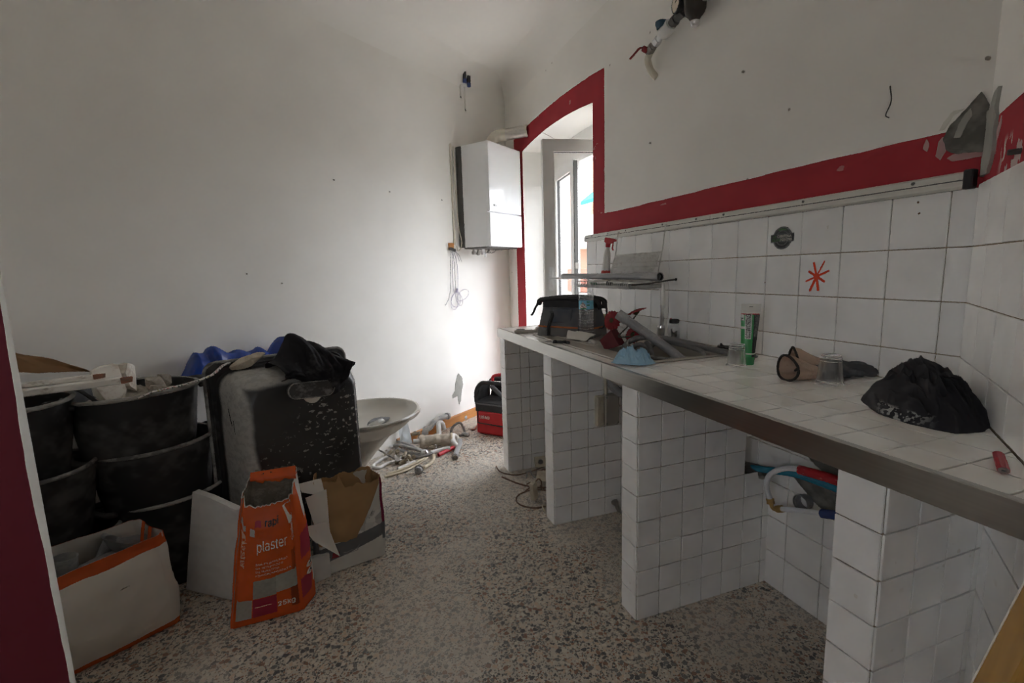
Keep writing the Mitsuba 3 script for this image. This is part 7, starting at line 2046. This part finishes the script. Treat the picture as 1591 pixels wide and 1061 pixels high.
# black cloth on the right
kq = thing('black_rag', 'black cloth heap on the worktop in the corner by the right wall', 'cloth')
def rag(p, n, uv):
    c = mix((0.016, 0.0155, 0.018), (0.034, 0.033, 0.035), smoothstep(0.45, 0.75, fbm(p.x * 20, p.y * 20, p.z * 20, 3)))
    hem = smoothstep(0.085, 0.03, dr.norm(p - mi.Point3f(2.20, -0.375, 0.975)) + 0.05 * (fbm(p.x * 30, p.y * 30, p.z * 30, 3) - 0.5)) * smoothstep(0.992, 0.984, p.z)
    return mix(c, (0.36, 0.36, 0.34), hem * smoothstep(0.53, 0.62, fbm(p.x * 110, p.y * 110, p.z * 110, 3)) * 0.8)


mat('rag_black', rag, 0.85, spec=0.2, sheen=1.0)
RM = at(2.165, -0.268, ZT) @ rotz(math.radians(-38))
A = np.linspace(0, 2 * np.pi, 180, endpoint=False)
rr = np.linspace(0, 1, 46)
P = np.zeros((46, 180, 3))
outl = 0.86 + 0.24 * meshkit.noise(np.stack([np.cos(A) * 1.6 + 5, np.sin(A) * 1.6 + 2, 0 * A], -1), 3) + 0.07 * meshkit.noise(np.stack([np.cos(A) * 6 + 5, np.sin(A) * 6 + 2, 0 * A], -1), 5)
for i, r in enumerate(rr):
    x, y = np.cos(A) * r * outl, np.sin(A) * r * outl
    q = np.stack([x * 2.2 + y * 1.6, y * 5.0 - x * 0.9, 0 * x + 2.0], -1)
    w = meshkit.noise(q * 0.5, 11)[:, None] * np.array([0.9, 1.1, 0])
    f1 = 1 - np.abs(2 * meshkit.noise(q + w, 12) - 1)
    f2 = 1 - np.abs(2 * meshkit.noise(q * 2.1 + 2 * w, 13) - 1)
    f3 = meshkit.fbm(q * 5, 2, 14)
    mound = np.exp(-((x + 0.22) ** 2 / 0.30 + (y - 0.05) ** 2 / 0.45)) * 1.0 + 0.42 * np.exp(-((x - 0.45) ** 2 / 0.16 + y ** 2 / 0.5))
    env = (1 - r ** 2.6)
    z = env * (0.050 * mound + 0.034 * f1 + 0.014 * f2 + 0.004 * f3) + 0.016 * (1 - r ** 10) * (0.5 + f2) + 0.004 * (r < 1)
    P[i] = np.stack([x * 0.185, y * 0.112, z], -1)
g, _ = grid_mesh(P, close_u=True)
v, f = np.array(g.vertices), [tuple(t) for t in g.faces]
low = v[-180:].copy()
low[:, 2] = 0
n0 = len(v)
v = np.vstack([v, low, [[0, 0, 0]]])
for k_ in range(180):
    l_ = (k_ + 1) % 180
    f += [(n0 - 180 + k_, n0 - 180 + l_, n0 + l_), (n0 - 180 + k_, n0 + l_, n0 + k_), (n0 + l_, n0 + k_, n0 + 180)]
hp = trimesh.Trimesh(v, np.array(f), process=False)
hp.merge_vertices(digits_vertex=7)
hp.update_faces(hp.nondegenerate_faces())
hp.fix_normals()
obj('fabric', tf(hp, RM), 'rag_black', kq, smooth=70)

# carpenter's pencil
kn = thing('carpenter_pencil', 'flat red carpenter pencil stub lying near the counter edge at far right', 'pencil')
pa, pb_ = np.array([2.411, -0.482, ZT + 0.0075]), np.array([2.456, -0.562, ZT + 0.0075])
pd = unit(pb_ - pa)
PMx = frame((pa + pb_) / 2, pd, np.cross(Z3, pd), Z3)
Lp = np.linalg.norm(pb_ - pa)
oc = [(math.cos(t) * 0.0085, math.sin(t) * 0.0060) for t in np.linspace(0, 2 * np.pi, 8, endpoint=False) + math.pi / 8]
qp = extrude(Polygon(oc), Lp)
obj('body', tf(qp, PMx @ frame([-Lp / 2, 0, 0], [0, 1, 0], [0, 0, 1], [1, 0, 0])), 'red_paint', kn)
mat('red_paint', (0.33, 0.018, 0.026), 0.35)
obj('cut_end', tf(extrude(Polygon(oc).buffer(-0.0006), 0.0016), PMx @ frame([Lp / 2 - 0.0004, 0, 0], [0, 1, 0], [0, 0, 1], [1, 0, 0])), 'pencil_wood', kn, label='greyish wooden end')
mat('pencil_wood', (0.16, 0.13, 0.115), 0.8)
obj('lead', tf(bevel_box(0.003, 0.006, 0.0025, 0.0005, (Lp / 2 + 0.0010, 0, 0)), PMx), 'black_plastic', kn)

# ------------------------------------------------------------------ left end of the worktop: tool bag, bottle and bits
kt = thing('canvas_tool_bag', 'dark grey canvas tool bag with an orange stripe on the worktop', 'tool bag')
bx_ = unit(np.array([0.305, 0.235, 0.0]))
by_ = np.cross(Z3, bx_)
TM = frame(np.array([0.500, -0.395, ZT + 0.0005]), bx_, by_, Z3)
mat('canvas_dark', lambda p, n, uv: mix((0.105, 0.104, 0.106), (0.050, 0.062, 0.080), smoothstep(0.35, 0.65, fbm(p.x * 9, p.y * 9, p.z * 9, 3))), 0.8)
mat('canvas_grey', lambda p, n, uv: mix((0.155, 0.150, 0.142), (0.11, 0.107, 0.102), fbm(p.x * 14, p.y * 14, p.z * 14, 3)), 0.8)
mat('orange_trim', (0.38, 0.105, 0.028), 0.7)
BL, BW, BH = 0.345, 0.205, 0.160
b4 = np.array([(-BL / 2, -BW / 2, 0.002), (BL / 2, -BW / 2, 0.002), (BL / 2, BW / 2, 0.002), (-BL / 2, BW / 2, 0.002)])
t4 = np.array([(-BL * 0.45, -BW * 0.26, BH), (BL * 0.45, -BW * 0.26, BH), (BL * 0.45, BW * 0.26, BH), (-BL * 0.45, BW * 0.26, BH)])
PB = bag_grid(b4, t4, nu=26, nv=40, bulge=0.016, noise_a=0.007, seed=15, freq=9)
iz = 13
g, _ = bag_mesh(PB[:iz + 1])
obj('lower_panel', tf(g, TM), 'canvas_grey', kt, smooth=True, label='grey lower panel')
g, _ = bag_mesh(PB[iz:], bottom=False)
obj('upper_panel', tf(g, TM), 'canvas_dark', kt, smooth=True)
ring_ = PB[iz][:-1]
cn = ring_.mean(0)
obj('orange_stripe', tf(tube(ring_ + (ring_ - cn) * 0.008, 0.0048, 8, closed=True, flat=1.0), TM), 'orange_trim', kt, smooth=True, label='orange piping')
for xx in (-0.085, 0.10):
    obj('strap', tf(tube(spline([(xx, -BW / 2 - 0.018, 0.01), (xx + 0.004, -BW / 2 - 0.020, 0.06), (xx + 0.012, -BW * 0.46, 0.12), (xx + 0.016, -BW * 0.36, 0.145)], 6), 0.010, 8, flat=0.35), TM), 'black_fabric', kt, smooth=True)
# stiff zipped mouth with its two arms
for sy in (-1, 1):
    obj('mouth_frame', tf(tube(spline([(-BL * 0.56, sy * 0.030, BH + 0.018), (-BL * 0.47, sy * 0.046, BH + 0.043), (0.0, sy * 0.050, BH + 0.052), (BL * 0.46, sy * 0.046, BH + 0.040), (BL * 0.53, sy * 0.030, BH - 0.005)], 8), 0.016, 10, flat=0.8), TM), 'black_fabric', kt, smooth=True)
lid = sheet([(-BL * 0.47, -0.05, BH + 0.044), (BL * 0.46, -0.05, BH + 0.042), (BL * 0.46, 0.05, BH + 0.042), (-BL * 0.47, 0.05, BH + 0.044)], amp=0.006, seed=9)
obj('zip_flap', tf(thicken(lid, 0.012), TM), 'black_fabric', kt, smooth=60)
gsk = [np.array([(PB[-1][i] * np.array([1, 1, 1])) for i in range(len(PB[-1]))]), np.array([(PB[-1][i] * np.array([1.02, 0.9, 1]) + [0, 0, 0.045]) for i in range(len(PB[-1]))])]
g, _ = grid_mesh(np.array(gsk))
obj('gusset', tf(g, TM), 'black_fabric', kt, smooth=True)
obj('side_loop', tf(tube(spline([(-BL * 0.50, -0.02, BH + 0.035), (-BL * 0.60, -0.03, BH + 0.010), (-BL * 0.66, -0.04, BH - 0.035), (-BL * 0.69, -0.045, BH - 0.050)], 6), 0.010, 8, flat=0.6), TM), 'black_fabric', kt, smooth=True)
obj('handle_loop', tf(tube(spline([(BL * 0.47, -0.02, BH + 0.045), (BL * 0.60, -0.03, BH + 0.035), (BL * 0.64, -0.035, BH - 0.03), (BL * 0.60, -0.04, BH - 0.10), (BL * 0.52, -0.045, BH - 0.11)], 6), 0.007, 8, flat=0.5), TM), 'black_fabric', kt, smooth=True, label='black strap looping at the end')
obj('pocket', tf(round_box(0.12, 0.016, 0.075, 0.006, (-0.02, -BW * 0.47, 0.105)), TM @ rotx(-0.12)), 'canvas_dark', kt, smooth=40)
obj('buckle', tf(round_box(0.022, 0.018, 0.012, 0.003, (-0.08, -BW * 0.42, 0.135)), TM), 'dark_grey_metal', kt, smooth=40)

kb = thing('water_bottle', 'clear plastic water bottle with a light blue label in front of the tool bag', 'bottle')
WB = at(0.686, -0.405, ZT + 0.0008)
prof = [(0, 0.004), (0.012, 0.006), (0.030, 0.0), (0.036, 0.004)]
for i in range(9):
    z = 0.012 + i * 0.0155
    prof += [(0.0385, z), (0.0362, z + 0.0078)]
prof += [(0.0385, 0.153), (0.0385, 0.158), (0.0375, 0.160), (0.0375, 0.206), (0.0385, 0.208), (0.0390, 0.222), (0.0385, 0.245), (0.034, 0.268), (0.024, 0.290), (0.0150, 0.305), (0.0135, 0.312), (0.0135, 0.322)]
obj('body', lathe(prof, 40, WB), 'hazy_plastic', kb, smooth=35)
obj('water', lathe([(0, 0.007), (0.034, 0.007)] + [(0.0345, 0.02 + 0.02 * i) for i in range(6)] + [(0.0345, 0.135), (0, 0.1355)], 32, WB), 'bottle_water', kb, smooth=40, label='water in the lower half')
scene['mat_bottle_water'] = {'type': 'dielectric', 'int_ior': 1.33, 'ext_ior': 1.0}
for z_, r_ in [(0.012 + i * 0.0155, 0.0388) for i in range(10)] + [(0.209, 0.0388), (0.225, 0.0392), (0.246, 0.0388)]:
    obj('rib', tube(np.array([[r_ * math.cos(t), r_ * math.sin(t), z_] for t in np.linspace(0, 2 * np.pi, 40, endpoint=False)]), 0.0007, 5, closed=True), 'cup_rim', kb, m=WB, smooth=True)
obj('neck_ring', lathe([(0.0136, 0.312), (0.0165, 0.313), (0.0165, 0.316), (0.0136, 0.317)], 24, WB), 'cup_rim', kb, smooth=40)


def bottle_paint(p, n, uv):
    z = p.z - 0.963
    base = mix((0.16, 0.46, 0.60), (0.20, 0.52, 0.66), noise(p.x * 40, p.z * 40))
    a = uv.x
    d = dr.abs(a - 0.845)
    mount = (d < 0.085) & (z > 0.166) & (z < 0.196 - d * 0.26 + 0.008 * noise(a * 90, 1.0))
    c = dr.select(mount, mix((0.72, 0.70, 0.68), (0.30, 0.22, 0.20), smoothstep(0.45, 0.6, fbm(p.x * 130, p.y * 130, p.z * 130, 3))), base)
    bars = (dr.abs(a - 0.985) < 0.05) & ((dr.abs(z - 0.199) < 0.0022) | (dr.abs(z - 0.182) < 0.0022))
    c = dr.select(bars | ((dr.abs(z - 0.1645) < 0.0025) & (dr.abs(a - 0.86) < 0.06)), mi.Color3f(0.03, 0.20, 0.06), c)
    return c


mat('bottle_print', bottle_paint, 0.35)
lp = np.array([[0.0383, 0.1605], [0.0385, 0.162], [0.0385, 0.204], [0.0383, 0.2058]])
A = np.linspace(0, 2 * np.pi, 49)
g, uv_ = grid_mesh(np.array([np.stack([np.cos(A) * r, np.sin(A) * r, np.full_like(A, z)], -1) for r, z in lp]))
obj('label', tf(g, WB), 'bottle_print', kb, smooth=True, uv=uv_, label='light blue paper label with a mountain')
obj('paper_scrap', tf(thicken(sheet([(-0.055, -0.03, 0.012), (0.060, -0.040, 0.010), (0.075, 0.045, 0.030), (-0.080, 0.030, 0.048)], n=16, amp=0.012, seed=4, freq=22), 0.0012), at(0.725, -0.470, ZT + 0.004) @ rotz(0.6)), 'torn_white', label='curled scrap of white paper at the foot of the water bottle', cat='paper', smooth=60)
obj('grey_lump', tf(rock(0.045, 0.035, 0.025, 701, 2), at(0.845, -0.455, ZT + 0.010)), 'scrap_grey', label='small grey lump beside the white paper scrap', cat='lump')
kx = thing('black_knob_set', 'black star-shaped plastic knobs on the front edge of the draining board', 'plastic knobs')
for i, (dx_, dy_, r) in enumerate(((0, 0, 0.016), (0.030, 0.004, 0.012), (-0.028, -0.004, 0.012), (0.055, 0.010, 0.011), (0.012, 0.018, 0.010), (-0.008, -0.018, 0.010))):
    obj('knob', lathe([(0, 0), (r, 0), (r * 1.05, 0.004), (r * 0.8, 0.011), (0, 0.013)], 12, at(0.752 + dx_ * 0.8, -0.592 + dy_ * 1.2 + dx_ * 0.25, ZT + 0.0042)), 'black_plastic', kx, smooth=40)
obj('bright_blade', hull([(0.655, -0.632, ZT + 0.002), (0.640, -0.620, ZT + 0.002), (0.725, -0.600, ZT + 0.004), (0.722, -0.610, ZT + 0.004), (0.655, -0.632, ZT + 0.004), (0.640, -0.620, ZT + 0.004), (0.725, -0.600, ZT + 0.008), (0.722, -0.610, ZT + 0.008)]), 'chrome', kx, label='bright metal tip')
kx = thing('grey_lever', 'grey metal tool with a dark end lying on the left end of the worktop', 'tool')
obj('bar', tf(bevel_box(0.150, 0.026, 0.020, 0.004), frame(np.array([0.285, -0.585, ZT + 0.0105]), unit([0.25, 0.95, 0]), np.cross(Z3, unit([0.25, 0.95, 0])), Z3)), 'dusty_steel', kx)
obj('dark_end', tf(bevel_box(0.052, 0.030, 0.024, 0.004), frame(np.array([0.262, -0.672 + 0.055, ZT + 0.0125]), unit([0.25, 0.95, 0]), np.cross(Z3, unit([0.25, 0.95, 0])), Z3)), 'dark_grey_metal', kx, label='dark end')
obj('roller', cyl([0.300, -0.520, ZT + 0.020], [0.345, -0.532, ZT + 0.020], 0.019, 18), 'dusty_steel', kx, smooth=40)
kr = thing('tape_roll', 'pale yellow roll of masking tape standing behind the tool bag', 'tape roll')
mat('tape_yellow', lambda p, n, uv: mix((0.52, 0.43, 0.22), (0.45, 0.36, 0.17), smoothstep(0.45, 0.5, noise(p.z * 90, 1.0))), 0.6)
obj('roll', lathe([(0.038, 0), (0.052, 0), (0.053, 0.002), (0.053, 0.086), (0.052, 0.088), (0.038, 0.088), (0.037, 0.086), (0.037, 0.002), (0.038, 0)], 36, at(0.360, -0.120, ZT)), 'tape_yellow', kr, smooth=40)
obj('core', lathe([(0.0355, 0.001), (0.0372, 0.001), (0.0372, 0.087), (0.0355, 0.087), (0.0355, 0.001)], 36, at(0.360, -0.120, ZT)), 'beige_paper', kr, smooth=40)
obj('grey_towel', tf(cloth_heap(0.10, 0.06, 0.030, 55, folds=3.5, n=40, edge=0.005), at(0.56, -0.135, ZT + 0.003) @ rotz(0.2)), 'scrap_white', label='flat whitish cloth behind the tool bag near the tape', cat='cloth', smooth=50)
